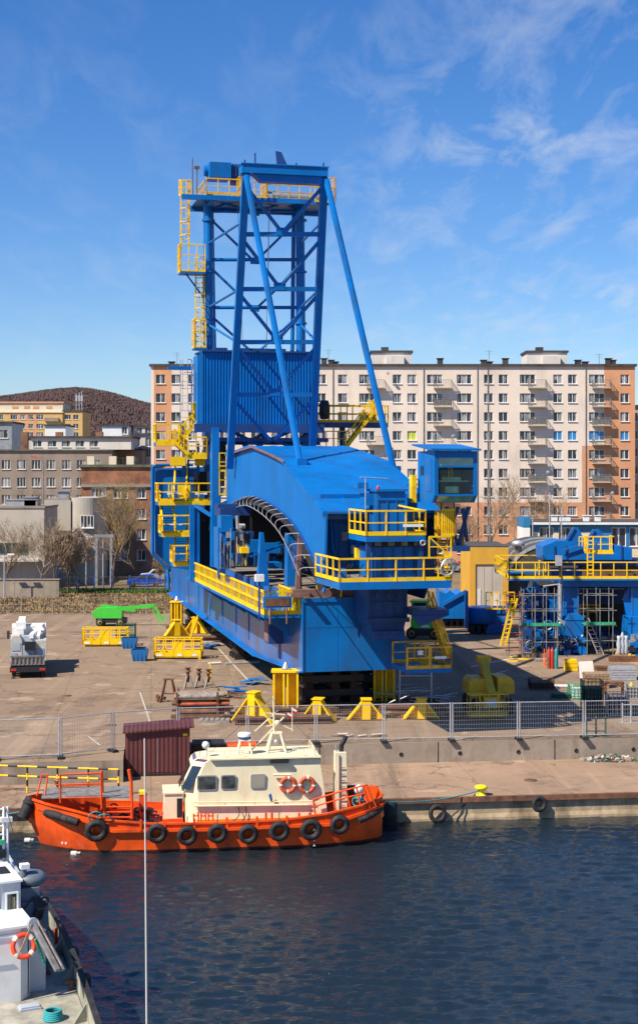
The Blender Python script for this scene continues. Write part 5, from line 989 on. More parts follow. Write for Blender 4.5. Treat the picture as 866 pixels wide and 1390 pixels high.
mb = MB(); P = [PV(*p, .1) for p in ((737, 796), (760, 793), (760, 842), (772, 852), (773, 870))]; mb.line(P[1:], .17, 10); mb.line(P[:2], .06); mb.tube(PV(756, 868, .1), PV(756, 850, .1), .14); mb.line([PV(756, 850, .1), PV(763, 844, .1)], .13); pp_('air_duct', mb, 'galv')
pb('bogie_box', 768, 792, 842, 869, -.4, 2.4, 'blue'); hs(-.45, 2.3, ((768, 842), (774, 834), (787, 834), (792, 842)), 'blue', 'bogie_box'); pb('bogie_box', 852, 880, 838, 872, -.2, 2.4, 'blue'); pb('bogie_box', 786, 796, 878, 900, -.9, 1.2, 'blue'); pb('cross_tube', 760, 795, 836, 839, .5, .3, 'blue'); pb('inspection_plate', 789, 791.5, 862, 866, -.43, .03, 'white')
# behind the legs: near-black backing painting in the shade, then machinery
pb('dark_portal_backing', 722, 905, 795, 893, 9.5, .3, 'dark'); pb('yellow_frame', 722, 748, 822, 836, 5, .3, 'yellow'); pb('yellow_frame', 730, 736, 806, 822, 4.6, .3, 'yellow'); pb('bogie_frame', 716, 760, 856, 892, 2.2, 2.5, 'blue'); pb('bogie_frame', 722, 744, 806, 850, 3.6, 2, 'blue_dark'); pb('motor_block', 746, 760, 812, 850, 3.0, 2, 'blue'); pb('machine_block', 800, 845, 862, 894, 6.5, 1.5, 'blue_dark'); pb('rear_beam', 785, 905, 800, 820, 7, 1, 'blue_dark')
# hydraulic and hose clutter on the bogies (built as one machine part each)
rng = random.Random(5)
for (x0, x1, y0, y1, n, v) in ((712, 768, 848, 893, 80, 1.2), (742, 795, 868, 902, 60, -.6), (855, 885, 862, 898, 50, -.5), (712, 762, 800, 850, 55, 3.5), (790, 850, 850, 895, 40, 5)):
    mb = MB()
    for i in range(n):
        c = PV(rng.uniform(x0, x1), rng.uniform(y0, y1), v+rng.uniform(-.6, 1.0)); k = rng.random()
        mb.m = rng.choice((0, 0, 0, 1, 1, 2, 3))
        if k < .35: mb.torus(c, (rng.uniform(-.4, .4), 1, rng.uniform(-.4, .4)), rng.uniform(.15, .4), .05, 12, 5)
        elif k < .7: sx, sy, sz = [rng.uniform(.1, .35) for _ in range(3)]; mb.box(c.x-sx, c.x+sx, c.y-sy, c.y+sy, max(.02, c.z-sz), max(.1, c.z+sz))
        else: d = Vector((rng.uniform(-.8, .8), rng.uniform(-.2, .2), rng.uniform(-.6, .6))); mb.tube(c, Vector((c.x+d.x, c.y+d.y, max(.05, c.z+d.z))), .07, n=7)
    a, b = PV(x0, y1, v), PV(x1, y0+8, v); mb.m = 1; mb.box(a.x, b.x, v+.7, v+1.8, .05, b.z-.2)
    pp_('wheel_machinery', mb, ['blue', 'blue_dark', 'dark', 'steel'])
def sit(name, label, cat, px, py, z=0, rz=0, group=None, dz=0):
    p = G(px, py, z); return thing(name, label, cat, (p.x, p.y, z+dz), rz, group), F/p.y
# scaffold
def scaffold(name, label, px0, px1, ybase, ytop, Y, bays, lifts, d=1.6, planks=(1,), grp='tube scaffolds'):
    s = F/Y; t = thing(name, label, 'scaffold', ((px0-CX)/s, Y, 0), 0, grp); W_ = (px1-px0)/s; Ht = H+(CY-ytop)/s
    for i in range(bays+1):
        for y in (0, d): mb = MB(); x = W_*i/bays; mb.tube((x, y, 0), (x, y, Ht), .035); mb.box(x-.1, x+.1, y-.1, y+.1, 0, .02); mb.build('standard', 'scaffold_grey', t)
    for j in range(1, lifts+1):
        z = Ht*j/(lifts+.4); mb = MB()
        for y in (0, d): mb.tube((-.3, y, z), (W_+.3, y, z), .028)
        for i in range(bays+1): mb.tube((W_*i/bays, -.15, z), (W_*i/bays, d+.15, z), .028)
        mb.build('ledger', 'rust_red' if name == 'scaffold_tower' else 'scaffold_grey', t)
        if j in planks: mb = MB(); mb.box(-.2, W_+.2, .08, d-.08, z+.05, z+.11); mb.box(-.2, W_+.2, -.06, -.03, z+.05, z+.28); mb.build('platform', 'net', t)
    return t
scaffold('scaffold', 'galvanised scaffold with a green deck beside the left leg of the blue portal', 711, 757, 890, 800, 112.5, 3, 4, planks=(2,))
scaffold('scaffold', 'tall grey scaffold standing in the dark opening between the portal legs', 797, 832, 900, 800, 113.5, 2, 4, planks=(2,))
t = scaffold('scaffold_tower', 'rusty red access tower with a yellow ladder left of the blue portal', 691, 709, 885, 805, 112, 1, 8, planks=())
mb = MB(); mb.ladder((-.5, -.3, 1.0), (.4, -.2, 4.6), (1, 0, 0), .4, .06); mb.build('ladder', 'yellow', t)
t, s = sit('leaning_ladder', 'grey ladder leaning in the dark gap between the portal legs', 'ladder', 809, 889); mb = MB(); mb.ladder((.4, 0, 0), (-.7, .6, 2.8), (1, 0, 0), .45, .04); mb.build('ladder_frame', 'steel', t)
t, s = sit('steel_assembly', 'stack of yellow steel frames seen through the portal opening', 'steel frames', 798, 868); mb = MB(); rng = random.Random(3)
for i in range(6): mb.box(-.8+rng.uniform(-.2, .2), .8+rng.uniform(-.2, .2), rng.uniform(-.4, 0), .4, 2.3+i*.28, 2.45+i*.28)
for x in (-.7, 0, .7): mb.box(x-.06, x+.06, -.3, -.1, 0, 4)
mb.build('frame', 'yellow', t)
t, s = sit('white_bag', 'wrinkled white sheet bundle hanging right of the portal opening', 'bundle', 845, 893); mb = MB(); rng = random.Random(12)
for x in (-.28, 0, .27): mb.lathe((x, rng.uniform(-.1, .1), .25), [(.1, 0), (.2, .15), (.16, .5), (.21, .8), (.13, 1.15), (.17, 1.4), (.05, 1.7-abs(x))], 7)
mb.build('sack', 'white_grey', t); mb = MB(); mb.box(-.5, .5, -.4, .4, 0, .245); mb.build('pallet', 'wood', t)
for i in range(7):
    t, s = sit('foot_block', ['first','second','third','fourth','fifth','sixth','seventh'][i]+' small yellow foot block from the left before the right portal leg', 'foot block', 838+i*5.5, 889+i*1.8, group='yellow foot blocks'); mb = MB(); mb.box(-.12, .12, -.15, .15, 0, .2); mb.box(-.07, .07, -.1, .1, .2, .38); mb.build('block', 'yellow', t)
t, s = sit('timber_stack', 'long rusty steel and timber bearers at the right edge behind the yellow feet', 'timbers', 850, 899); mb = MB(); [mb.box(-1.2, 4, y, y+.22, 0+z, .2+z) for y in (0, .4) for z in (0, .205)]; mb.build('beam', 'rust', t)
# blue steel boxes standing left of the portal
for (nm, lab, x0, x1, y0, y1, Y, d) in (('steel_section', 'blue girder section with a curved lug on dark wheels left of the yellow workshop', 596, 633, 803, 845, 133, 4), ('steel_section', 'tall blue curved bucket section on stands between cab stair and portal', 633, 692, 812, 858, 128, 4)):
    s = F/Y; t = thing(nm, lab, 'steel section', ((x0-CX)/s, Y, 0), group='blue steel sections'); W_ = (x1-x0)/s; zt = H+(CY-y0)/s; zb_ = .9; mb = MB()
    if Y == 133:
        mb.prism([(0, 0, zb_), (W_, 0, zb_), (W_, 0, zt-.4), (W_*.8, 0, zt), (W_*.6, 0, zt-.3), (W_*.4, 0, zt+.1), (W_*.25, 0, zt-.2), (0, 0, zt)], (0, d, 0)); mb.build('shell', 'blue', t)
        mb = MB(); mb.bar((.3, -.1, 2.2), (W_, -.1, 3.4), .3); mb.build('rib', 'blue_gloss', t)
    else:
        mb.lathe((1.6, 1.6, zb_), [(1.5, 0), (1.6, .1), (1.6, zt-zb_-1.0), (1.45, zt-zb_-.9)], 20); mb.box(1.6, W_, .5, 3.6, zb_, zt-1.0); mb.build('shell', 'blue', t)
        mb = MB(); mb.box(-.1, .15, -.2, .8, .6, zt+.6); mb.box(W_-.2, W_, -.1, .3, .1, zt-.4); mb.prism([(1.7, .3, .05), (W_+.1, .3, .05), (W_+.1, .3, zt-.9), (2.4, .3, zt-.9)], (0, .15, 0)); mb.build('web_plate', 'blue', t)
        mb = MB(); mb.rail([(1.7, 0, zt-1.0), (W_+.4, 0, zt-1.0)], 1.5, gap=.5, r=.045); mb.build('railing', 'yellow', t)
    for i in range(4): mb = MB(); x = .6+i*.55; mb.lathe((x, .4, .42), [(.4, 0), (.42, .05), (.42, .3), (.4, .35)], 12, (0, 1, 0)); mb.build('wheel', 'dark', t)
    mb = MB(); mb.box(.2, W_-.2, .8, 3.4, .3, .88); mb.build('bearer', 'rust', t)
# ================================================================ YARD: stands, lifts, truck, clutter
def stand_mesh(t, w_=1.6, h=1.4, m='yellow', col=True, deep=.7):
    mb = MB(); mb.box(-.24, .24, -deep/2, deep/2, 0, h); mb.box(-.32, .32, -deep/2-.05, deep/2+.05, h+.002, h+.06); mb.build('post', m, t)
    for sg in (-1, 1): mb = MB(); mb.prism([(sg*.243, -.06, .0), (sg*w_/2, -.06, 0), (sg*w_/2, -.06, .1), (sg*.243, -.06, h*.85)], (0, .12, 0)); mb.prism([(sg*w_/2, -deep/2, .0), (sg*.25, -deep/2, h*.8), (sg*.25, -deep/2, h*.8+.12), (sg*(w_/2+.12), -deep/2, 0)], (0, deep, 0)); mb.build('gusset', m, t)
    mb = MB(); mb.box(-w_/2-.1, w_/2+.1, -deep/2-.1, deep/2+.1, -.001, .05); mb.build('base_plate', 'rust', t)
for lab, px, py, w_, h, m, rz in (('bright yellow gusseted stand on the left below the girder corner', 345, 981, 2.6, 1.7, 'yellow', -.5), ('yellow gusseted stand right of the pipe rack under the girder front', 432, 979, 1.9, 1.25, 'yellow', -.25), ('shaded yellow stand in the middle below the girder front', 497, 977, 2.0, 1.15, 'yellow', 0), ('shaded yellow stand on the right below the girder front', 572, 976, 1.9, 1.15, 'yellow', 0),
        ('leftmost yellow stand under the far end of the girder', 240, 866, 2.2, 1.5, 'yellow', .3), ('yellow stand under the far girder beside the lift basket', 266, 860, 2.0, 1.4, 'yellow', -.3), ('small yellow stand under the middle of the far girder', 302, 858, 1.8, 1.3, 'yellow', .2)):
    t, s = sit('support_stand', lab, 'support stand', px, py, rz=rz, group='yellow crane stands'); stand_mesh(t, w_, h, m)
for lab, px, py, h, w_ in (('tall double yellow bearing block under the near left girder corner', 388, 968, 2.45, 1.5), ('yellow bearing block in shadow under the right of the girder front', 521, 957, 2.35, 1.3), ('tall yellow bearing block under the far left end of the girder', 240, 852, 2.3, 1.0)):
    t, s = sit('bearing_block', lab, 'bearing block', px, py, group='yellow bearing blocks'); mb = MB(); x = -w_/2
    for i in range(2):
        a = x+i*(w_/2+.05); b = a+w_/2-.05; mb.box(a, a+.12, -.6, .6, .3, h); mb.box(b-.12, b, -.6, .6, .3, h); mb.box(a, b, .5, .62, .3, h); mb.box(a, b, -.1, .02, .3, h)
    mb.box(x-.1, -x+.1, -.65, .65, h+.003, h+.1); mb.box(x-.1, -x+.1, -.65, .65, .2, .297); mb.build('web', 'yellow', t)
    mb = MB(); mb.box(x-.4, -x+.4, -.9, .9, 0, .197); mb.build('base_plate', 'rust', t)
    mb = MB(); mb.box(-.25, .25, -.2, .2, h+.103, h+.2); mb.lathe((0, 0, h+.203), [(.25, 0), (.2, .1), (.06, .35)], 10); mb.build('jack', 'steel', t)
k = 0
for lab, px, py, L_, rz in (('long rusty bearer beams at the foot of the left yellow stand', 385, 984, 5.5, .1), ('rusty bearer beams behind the left yellow stand', 390, 972, 6.0, .1), ('dark bearer beam lying below the middle of the girder front', 500, 966, 6.5, .05), ('dark bearer beams behind the shaded stands', 520, 958, 7, .05), ('rusty bearer beams under the far end of the girder', 262, 872, 5.5, .05), ('short rusty beams on the right below the girder front', 560, 970, 4, -.1)):
    t, s = sit('steel_beam', lab, 'steel beams', px, py, rz=rz, group='bearer beams'); mb = MB()
    for i in range(4 if k < 2 else 3):
        y = i*.42; [mb.box(-L_/2+.1*i, L_/2-.15*i, y, y+.3, z, z+.06) for z in (.05, .36)]; mb.box(-L_/2+.1*i, L_/2-.15*i, y+.12, y+.18, .11, .357)
    mb.build('beam', 'rust', t); k += 1
mat('rust_shaded', (.045, .024, .016), .9, var=.4, vscale=2)  # rust with the shade under the girder put into its colour
# massive bearers that carry the girder, darkened in colour for the shade
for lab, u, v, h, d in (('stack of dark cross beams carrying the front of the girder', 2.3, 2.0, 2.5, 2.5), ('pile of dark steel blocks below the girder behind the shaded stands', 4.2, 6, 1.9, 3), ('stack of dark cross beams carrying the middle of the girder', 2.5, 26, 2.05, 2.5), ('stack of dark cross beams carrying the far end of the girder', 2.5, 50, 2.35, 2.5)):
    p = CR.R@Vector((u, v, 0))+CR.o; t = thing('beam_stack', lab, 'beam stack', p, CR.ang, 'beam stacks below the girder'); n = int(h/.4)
    for i in range(n): mb = MB(); e = h/n; [mb.box(-1.9, 1.9, y, y+.35, i*e, i*e+e-.02) if i % 2 == 0 else mb.box(-1.7+y*1.3, -1.2+y*1.3, 0, d, i*e, i*e+e-.02) for y in (0, d/2, d-.35)]; mb.build('beam', 'rust_shaded' if i % 2 else 'dark', t)
t, s = sit('scrap_pile', 'tangle of pipes and rails in the shadow right of the girder', 'scrap', 572, 963); mb = MB(); rng = random.Random(9)
for i in range(26): mb.m = rng.choice((0, 1, 1)); x, y, z = rng.uniform(-2, 2.2), rng.uniform(-.8, 2), rng.uniform(.05, 1.2); mb.tube((x, y, z), (x+rng.uniform(-1.3, 1.3), y+rng.uniform(-.5, .5), max(.03, z+rng.uniform(-.5, .4))), .045)
for x in (-1.3, .6): mb.m = 1; mb.tube((x, 0, 0), (x, 0, 3.0), .05)
mb.tube((-1.3, 0, 1.1), (.6, 0, 1.1), .04); mb.tube((-1.3, 0, 2.0), (.6, 0, 2.0), .04); mb.build('pipes', ['steel', 'galv'], t)
# --- boom lifts
def wheel(t, c, r=.48, w_=.35, m='rubber'):
    mb = MB(); mb.lathe((c[0], c[1]-w_/2, c[2]), [(r*.55, 0), (r*.95, .02), (r, .08), (r, w_-.08), (r*.95, w_-.02), (r*.55, w_)], 18, (0, 1, 0)); o = mb.build('wheel', m, t)
    mb = MB(); mb.lathe((c[0], c[1]-w_/2-.01, c[2]), [(.02, .04), (r*.5, 0), (r*.53, w_)], 12, (0, 1, 0)); mb.build('rim', 'yellow_dim' if m == 'rubber' else 'white', o); return o
def basket(name, label, px, py, W_, rz=0, h=1.5, cat='work basket', extra=False, grp='yellow work baskets'):
    t, s = sit(name, label, cat, px, py, rz=rz, group=grp); mb = MB(); mb.box(-W_/2, W_/2, 0, 1.3, .12, .2); mb.box(-W_/2, -W_/2+.2, 0, 1.3, 0, .117); mb.box(W_/2-.2, W_/2, 0, 1.3, 0, .117); mb.build('floor', 'yellow_dim', t)
    mb = MB(); mb.rail([(-W_/2, 0, .2), (W_/2, 0, .2), (W_/2, 1.3, .2), (-W_/2, 1.3, .2)], h, gap=.75, r=.045, toe=.3, mids=(.35, .68), close=True); mb.build('railing', 'yellow', t)
    mb = MB(); mb.box(-.4, .4, -.06, -.02, .6, 1.3); mb.bar((-.4, -.03, .6), (.1, -.03, 1.4), .1); mb.build('control_panel', 'yellow', t)
    if extra: mb = MB(); mb.rail([(W_/2-.9, 1.3, 1.6), (W_/2-.4, 1.3, 2.6)], .6, gap=.5); mb.bar((W_/2-1, 1.3, 1.4), (W_/2-.4, 1.3, 3.0), .12); mb.build('arm', 'yellow', t)
    mb = MB(); [mb.box(x, x+.4, -.035, -.025, .22, .4) for x in (-W_/2+.2, 0, W_/2-.7)]; mb.build('marking', 'white', t); return t
basket('work_basket', 'yellow work basket in front of the green boom lift', 142, 878, 3.6, .02, 1.25)
basket('work_basket', 'yellow work basket with raised arm left of the girder shadow', 241, 895, 3.55, -.03, 1.3, extra=True)
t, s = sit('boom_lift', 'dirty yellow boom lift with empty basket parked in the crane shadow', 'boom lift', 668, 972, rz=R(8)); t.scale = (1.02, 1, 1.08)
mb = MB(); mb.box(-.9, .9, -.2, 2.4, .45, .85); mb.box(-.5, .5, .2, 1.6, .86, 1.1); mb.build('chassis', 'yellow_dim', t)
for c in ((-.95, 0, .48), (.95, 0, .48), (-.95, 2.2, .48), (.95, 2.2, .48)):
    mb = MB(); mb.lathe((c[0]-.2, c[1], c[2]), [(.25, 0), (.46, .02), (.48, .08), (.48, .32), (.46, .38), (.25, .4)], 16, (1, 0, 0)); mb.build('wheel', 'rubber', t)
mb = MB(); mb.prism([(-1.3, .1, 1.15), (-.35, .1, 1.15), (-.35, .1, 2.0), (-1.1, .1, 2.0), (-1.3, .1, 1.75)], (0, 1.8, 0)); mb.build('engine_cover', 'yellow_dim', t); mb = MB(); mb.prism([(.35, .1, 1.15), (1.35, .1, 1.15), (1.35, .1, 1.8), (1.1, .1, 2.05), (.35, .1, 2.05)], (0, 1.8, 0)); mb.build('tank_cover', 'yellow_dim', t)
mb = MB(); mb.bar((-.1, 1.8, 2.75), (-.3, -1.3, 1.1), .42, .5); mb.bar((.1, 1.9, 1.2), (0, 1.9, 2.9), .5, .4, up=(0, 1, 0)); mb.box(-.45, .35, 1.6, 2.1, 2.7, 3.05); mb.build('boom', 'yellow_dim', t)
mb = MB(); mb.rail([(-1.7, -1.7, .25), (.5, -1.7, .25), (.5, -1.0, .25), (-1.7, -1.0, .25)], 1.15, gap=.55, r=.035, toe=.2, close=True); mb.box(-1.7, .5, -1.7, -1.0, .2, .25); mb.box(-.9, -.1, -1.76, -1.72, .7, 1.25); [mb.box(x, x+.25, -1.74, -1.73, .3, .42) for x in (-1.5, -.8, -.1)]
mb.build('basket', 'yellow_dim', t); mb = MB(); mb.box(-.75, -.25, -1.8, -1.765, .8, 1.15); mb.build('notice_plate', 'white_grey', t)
t, s = sit('boom_lift', 'green articulated boom lift behind the left yellow basket', 'boom lift', 150, 851); t.scale = (.85, .85, .85)
mb = MB(); mb.prism([(-1.9, 0, .9), (1.2, 0, .9), (1.2, 0, 1.7), (.6, 0, 2.0), (-1.0, 0, 2.0), (-1.6, 0, 1.9), (-1.9, 0, 1.6)], (0, 1.9, 0)); mb.build('body', 'green', t); mb = MB(); mb.box(-1.6, 1.6, .1, 1.8, .4, .87); mb.build('chassis', 'dark', t)
for x in (-1.1, 1.1):
    for y in (-.1, 1.9): wheel(t, (x, y, .45), .45, .35)
mb = MB(); mb.bar((-1.2, .9, 2.1), (2.6, .9, 1.75), .4, .42); mb.bar((.2, .9, 1.8), (4.6, .9, 2.2), .3, .36); mb.bar((4.6, .9, 2.3), (5.5, .9, .5), .22, .22); mb.bar((4.3, .9, 1.9), (5.2, .9, .4), .1, .1); mb.build('boom', 'green', t)
mb = MB(); mb.rail([(5.2, .3, .15), (6.4, .3, .15), (6.4, 1.3, .15)], 1.1, gap=.5, r=.03, toe=0); mb.build('basket', 'green', t)
t, s = sit('steel_cage', 'dark green wire cage between green lift and blue buckets', 'cage', 170, 867); mb = MB(); mb.rail([(-.8, 0, .1), (.8, 0, .1), (.8, 1, .1), (-.8, 1, .1)], 1.1, gap=.3, r=.02, mids=(.25, .5, .75), close=True); mb.box(-.8, .8, 0, 1, 0, .1); mb.build('cage', 'green_dark', t)
for lab, px, py in (('blue plastic tub standing behind and left of the other blue tub', 175, 881), ('blue plastic tub standing nearest the camera beside the yellow basket', 189, 898)):
    t, s = sit('tub', lab, 'tub', px, py, group='blue tubs'); mb = MB(); b0, b1, h = .48, .64, .85
    P = [(-b0, 0, 0), (b0, 0, 0), (b0, .9, 0), (-b0, .9, 0)]; Q = [(-b1, -.1, h), (b1, -.1, h), (b1, 1, h), (-b1, 1, h)]; mb.idx(P+Q, [(0, 1, 5, 4), (1, 2, 6, 5), (2, 3, 7, 6), (3, 0, 4, 7), (3, 2, 1, 0)]); I = [(x*.88, .45+(y-.45)*.88, z) for x, y, z in Q]; mb.idx(Q+I, [(0, 1, 5, 4), (1, 2, 6, 5), (2, 3, 7, 6), (3, 0, 4, 7)])
    mb.idx([(x*.95, .45+(y-.45)*.95, .15) for x, y, z in P], [(0, 1, 2, 3)]); [mb.box(x-.03, x+.03, -.08, -.05, .1, .75) for x in (-.45, -.15, .15, .45)]; mb.build('shell', mat('tub_blue', (.01, .14, .40), .5) if 'tub_blue' not in MATS else 'tub_blue', t)
# --- truck
t, s = sit('crane_truck', 'white crane truck seen from behind on the left of the yard', 'truck', 38, 921, rz=R(10.5)); t.scale = (.98, 1, .98)
mb = MB(); mb.box(-1.2, 1.2, .1, 8.4, .75, 1.0); mb.build('chassis', 'dark', t)
mb = MB(); mb.box(-1.25, -.45, 1.6, 6.2, 1.0, 2.5); mb.box(.5, 1.25, 1.6, 6.2, 1.0, 2.45); mb.prism([(-1.25, 1.6, 2.5), (-.45, 1.6, 2.5), (-.6, 1.6, 2.8), (-1.1, 1.6, 2.8)], (0, 4, 0)); mb.build('body', mat('truck_white', (.55, .52, .46), .5, var=.12, vscale=1.5, dirt=(.2, .17, .14), dirt_amt=.7, dscale=1.2), t)
mb = MB(); mb.box(-1.25, 1.25, 6.3, 8.4, .8, 3.0); mb.build('cab', 'white', t)
mb = MB(); mb.box(-.4, .45, 1.5, 2.6, 1.0, 2.1); mb.m = 1; mb.box(-.25, .5, 1.3, 1.6, 1.8, 2.4); mb.m = 0; mb.box(-.5, .6, 2.4, 3.6, 2.2, 2.7); mb.build('crane_base', ['white_grey', 'dark'], t)
for (x0, x1, z0, z1) in ((-1.2, -.8, 1.1, 1.6), (.6, 1.1, 1.2, 1.9), (-1.15, -.55, 1.75, 2.3)): mb = MB(); mb.box(x0, x1, 1.57, 1.597, z0, z1); mb.build('locker_door', 'white_grey', t)
for i, y in enumerate((2.2, 3.4, 4.6, 5.6)): mb = MB(); mb.box(1.253, 1.27, y-.45, y+.45, 1.1, 1.9); mb.build('side_locker', 'dark' if i % 2 else 'white_grey', t)
mb = MB(); mb.bar((-.6, 3, 2.95), (-.5, 7.9, 3.35), .5, .45); mb.bar((.2, 2.2, 2.7), (1.0, 7, 3.0), .3, .3); mb.box(-.9, -.2, 3.2, 4.2, 3.1, 3.6); mb.bar((.5, 4, 2.6), (1.1, 3.8, 3.1), .25); mb.bar((.7, 2.4, 2.6), (.9, 5, 3.2), .22); mb.build('crane_arm', 'white', t)
mb = MB()
for i in range(9): x = -1.12+i*.28; mb.box(x-.04, x+.04, -.02, .04, .98, 1.5)
mb.box(-1.2, 1.2, .0, 1.5, .92, 1.0); mb.box(-1.22, 1.22, -.03, .06, 1.5, 1.6); mb.m = 1; mb.box(-1.15, 1.15, .05, .1, 1.0, 1.48); mb.build('tail_platform', ['grating', 'wood_grey'], t)
mb = MB(); mb.box(-1.25, 1.25, -.1, .05, .45, .80); mb.build('bumper', 'dark', t)
for x in (-1.0, 1.0):
    mb = MB(); mb.box(x-.2, x+.2, -.13, -.103, .55, .7); mb.build('tail_light', 'red', t); mb = MB(); mb.box(x-.06, x+.06, .1, .2, 0.0, .45); mb.box(x-.16, x+.16, 0, .3, 0, .04); mb.build('outrigger', 'dark', t)
    for y in (1.2, 2.4, 6.8): mb = MB(); mb.lathe((x-.15, y, .5), [(.25, 0), (.48, .02), (.5, .08), (.5, .25), (.48, .3), (.25, .3)], 16, (1, 0, 0)); mb.build('wheel', 'rubber', t)
mb = MB(); mb.bar((-1.25, 7.8, 2.3), (-1.6, 7.9, 2.3), .06); mb.box(-1.65, -1.45, 7.8, 7.9, 1.9, 2.5); mb.build('mirror', 'dark', t)
# green loader behind the trolley column
t, s = sit('green_tractor', 'green yard tractor half hidden behind the crane stair', 'tractor', 575, 868, rz=R(-10)); mb = MB(); mb.box(-1.1, .8, 0, 2.5, .9, 1.7); mb.box(-1.05, .2, 0, 1.4, 1.7, 1.9); mb.build('body', 'green', t)
mb = MB(); [mb.box(x, x+.1, y, y+.1, 1.7, 3.1) for x in (-1.05, .2) for y in (0, 1.4)]; mb.box(-1.15, .4, -.1, 1.6, 3.1, 3.25); mb.m = 1; mb.box(-.94, .2, .02, 1.4, 1.9, 3.05); mb.build('cab', ['green', 'glass'], t); mb = MB(); mb.box(-1.2, 1.3, -.2, .4, .3, .88); mb.build('chassis', 'dark', t)
mb = MB(); mb.box(-.2, .5, -.03, -.003, 1.0, 1.2); mb.build('number_plate', 'white', t)
for x in (-1.0, .9): wheel(t, (x, -.1, .5), .5, .4); wheel(t, (x, 2.2, .5), .5, .4)
# --- trestles, jack stands, pipe rack
def trestle(lab, px, py, h, w_, m='wood_grey', name='trestle'):
    t, s = sit(name, lab, 'trestle', px, py, group='trestles and jack stands'); mb = MB()
    for x in (-1, 1):
        for y in (-1, 1): mb.bar((x*w_/2, y*.35, 0), (x*w_/5, y*.08, h), .1)
        mb.bar((x*w_/2.6, -.28, h*.35), (x*w_/2.6, .28, h*.35), .08)
    mb.bar((-w_/2.6, -.25, h*.4), (w_/2.6, -.25, h*.4), .08); mb.box(-w_/3.2, w_/3.2, -.14, .14, h, h+.09); mb.build('frame', m, t)
trestle('rusty steel trestle left of the pipe rack', 229, 953, 1.35, 1.0, 'rust')
for lab, px, py, h in (('tall rusty jack stand behind the left end of the pipe rack', 255, 935, 1.1), ('slim dark jack stand behind the pipe rack', 270, 932, .9), ('rusty jack stand behind the right end of the pipe rack', 283, 934, .95)):
    t, s = sit('jack_stand', lab, 'jack stand', px, py, group='trestles and jack stands'); mb = MB()
    for a in (0, 2.1, 4.2): mb.bar((.42*math.cos(a), .42*math.sin(a), 0), (.1*math.cos(a), .1*math.sin(a), h*.75), .09)
    mb.build('leg_frame', 'wood_grey', t); mb = MB(); mb.tube((0, 0, h*.4), (0, 0, h), .11, n=10); mb.lathe((0, 0, h), [(.2, 0), (.2, .08), (.12, .1), (.12, .2), (.2, .22), (.2, .28)], 10); mb.build('screw_head', 'rust', t)
t, s = sit('reel', 'rusty reel lying left of the trestle', 'reel', 214, 953); mb = MB(); mb.torus((0, 0, .25), (1, .4, 0), .2, .06, 14, 6); mb.tube((0, 0, .25), (.5, .1, .2), .1, n=8); mb.build('reel', 'rust', t)
t, s = sit('pipe_rack', 'rusty rack stacked with long steel pipes near the yard fence', 'rack', 270, 974, rz=R(2)); mb = MB()
for x in (-1.25, 1.1):
    for y in (-.3, 1.2): mb.bar((x, y, 0), (x, y, 1.5), .12)
    for z in (.2, .62, 1.05): mb.bar((x, -.4, z), (x, 1.3, z), .12)
mb.bar((-1.6, -.35, .12), (1.5, -.35, .12), .2); mb.build('frame', 'rust', t)
rng = random.Random(2)
for i in range(13):
    z = (.36, .78, 1.22)[i % 3]; y = -.25+(i//3)*.34; r = rng.uniform(.09, .16); x0 = -1.5+rng.uniform(-.2, .3); L_ = rng.uniform(2.3, 3.2); m = 'wood_grey' if z > 1 and i != 8 else rng.choice(('rust', 'rust', 'rust_red', 'steel'))
    p = G(270, 974); o = thing('steel_pipe', '%s in the pipe rack, %s row, %s' % ({'wood_grey': 'pale grey pipe', 'rust': 'rusty pipe', 'rust_red': 'red brown pipe', 'steel': 'steel pipe'}[m], ('bottom', 'middle', 'top')[i % 3], ('nearest the fence', 'second from the fence', 'third from the fence', 'fourth from the fence', 'farthest from the fence')[i//3]), 'pipe', (p.x+x0, p.y+y, z), R(2), 'pipes in the rack'); mb = MB(); mb.tube((0, 0, 0), (L_, 0, rng.uniform(-.03, .08)), r, n=10); mb.build('pipe', m, o)
t, s = sit('pallet', 'flat timber pallet lying right in front of the pipe rack', 'pallet', 289, 982); mb = MB(); [mb.box(-.8+i*.3, -.58+i*.3, 0, .9, .12, .16) for i in range(6)]; [mb.box(-.8, .95, y, y+.1, 0, .117) for y in (0, .4, .8)]; mb.build('slat', 'wood_grey', t)
def stick(name, lab, cat, p, q, r, m, n=6): a = Vector(p); t = thing(name, lab, cat, a); mb = MB(); mb.tube((0, 0, 0), Vector(q)-a, r, n=n); mb.build('bar', m, t); return t
p = G(286, 926); stick('marker_pole', 'thin yellow pole standing behind the pipe rack', 'pole', p, p+Vector((0, 0, 1.3)), .05, 'yellow')
stick('steel_tube', 'long pale tube lying on the yard between basket and girder', 'tube', G(283, 901, .1), G(300, 900, .1), .08, 'white'); stick('steel_tube', 'long grey tube lying in the girder shadow edge', 'tube', G(306, 901, .08), G(352, 899, .08), .1, 'galv')
for lab, px, py, w_, m in (('blue steel plate lying left of the yellow stand near the fence', 347, 929, 1.7, 'blue'), ('blue plates and off cuts on the yard below the far girder', 275, 882, 2.0, 'blue'), ('white and blue scrap heap in the girder shadow', 292, 877, 1.8, 'white_grey'), ('blue steel scrap left of the big yellow stand', 318, 941, 1.0, 'blue')):
    t, s = sit('scrap_plate', lab, 'scrap', px, py, group='steel off cuts'); mb = MB(); rng = random.Random(px)
    for i in range(7): x, y = rng.uniform(-w_/2, w_/2), rng.uniform(-.5, .5); mb.obox((x, y, .08+.05*i), (rng.uniform(.2, .6), rng.uniform(-.2, .2), rng.uniform(-.05, .1)), (rng.uniform(-.1, .1), rng.uniform(.1, .25), 0), (0, 0, .02))
    mb.build('plate', m, t)
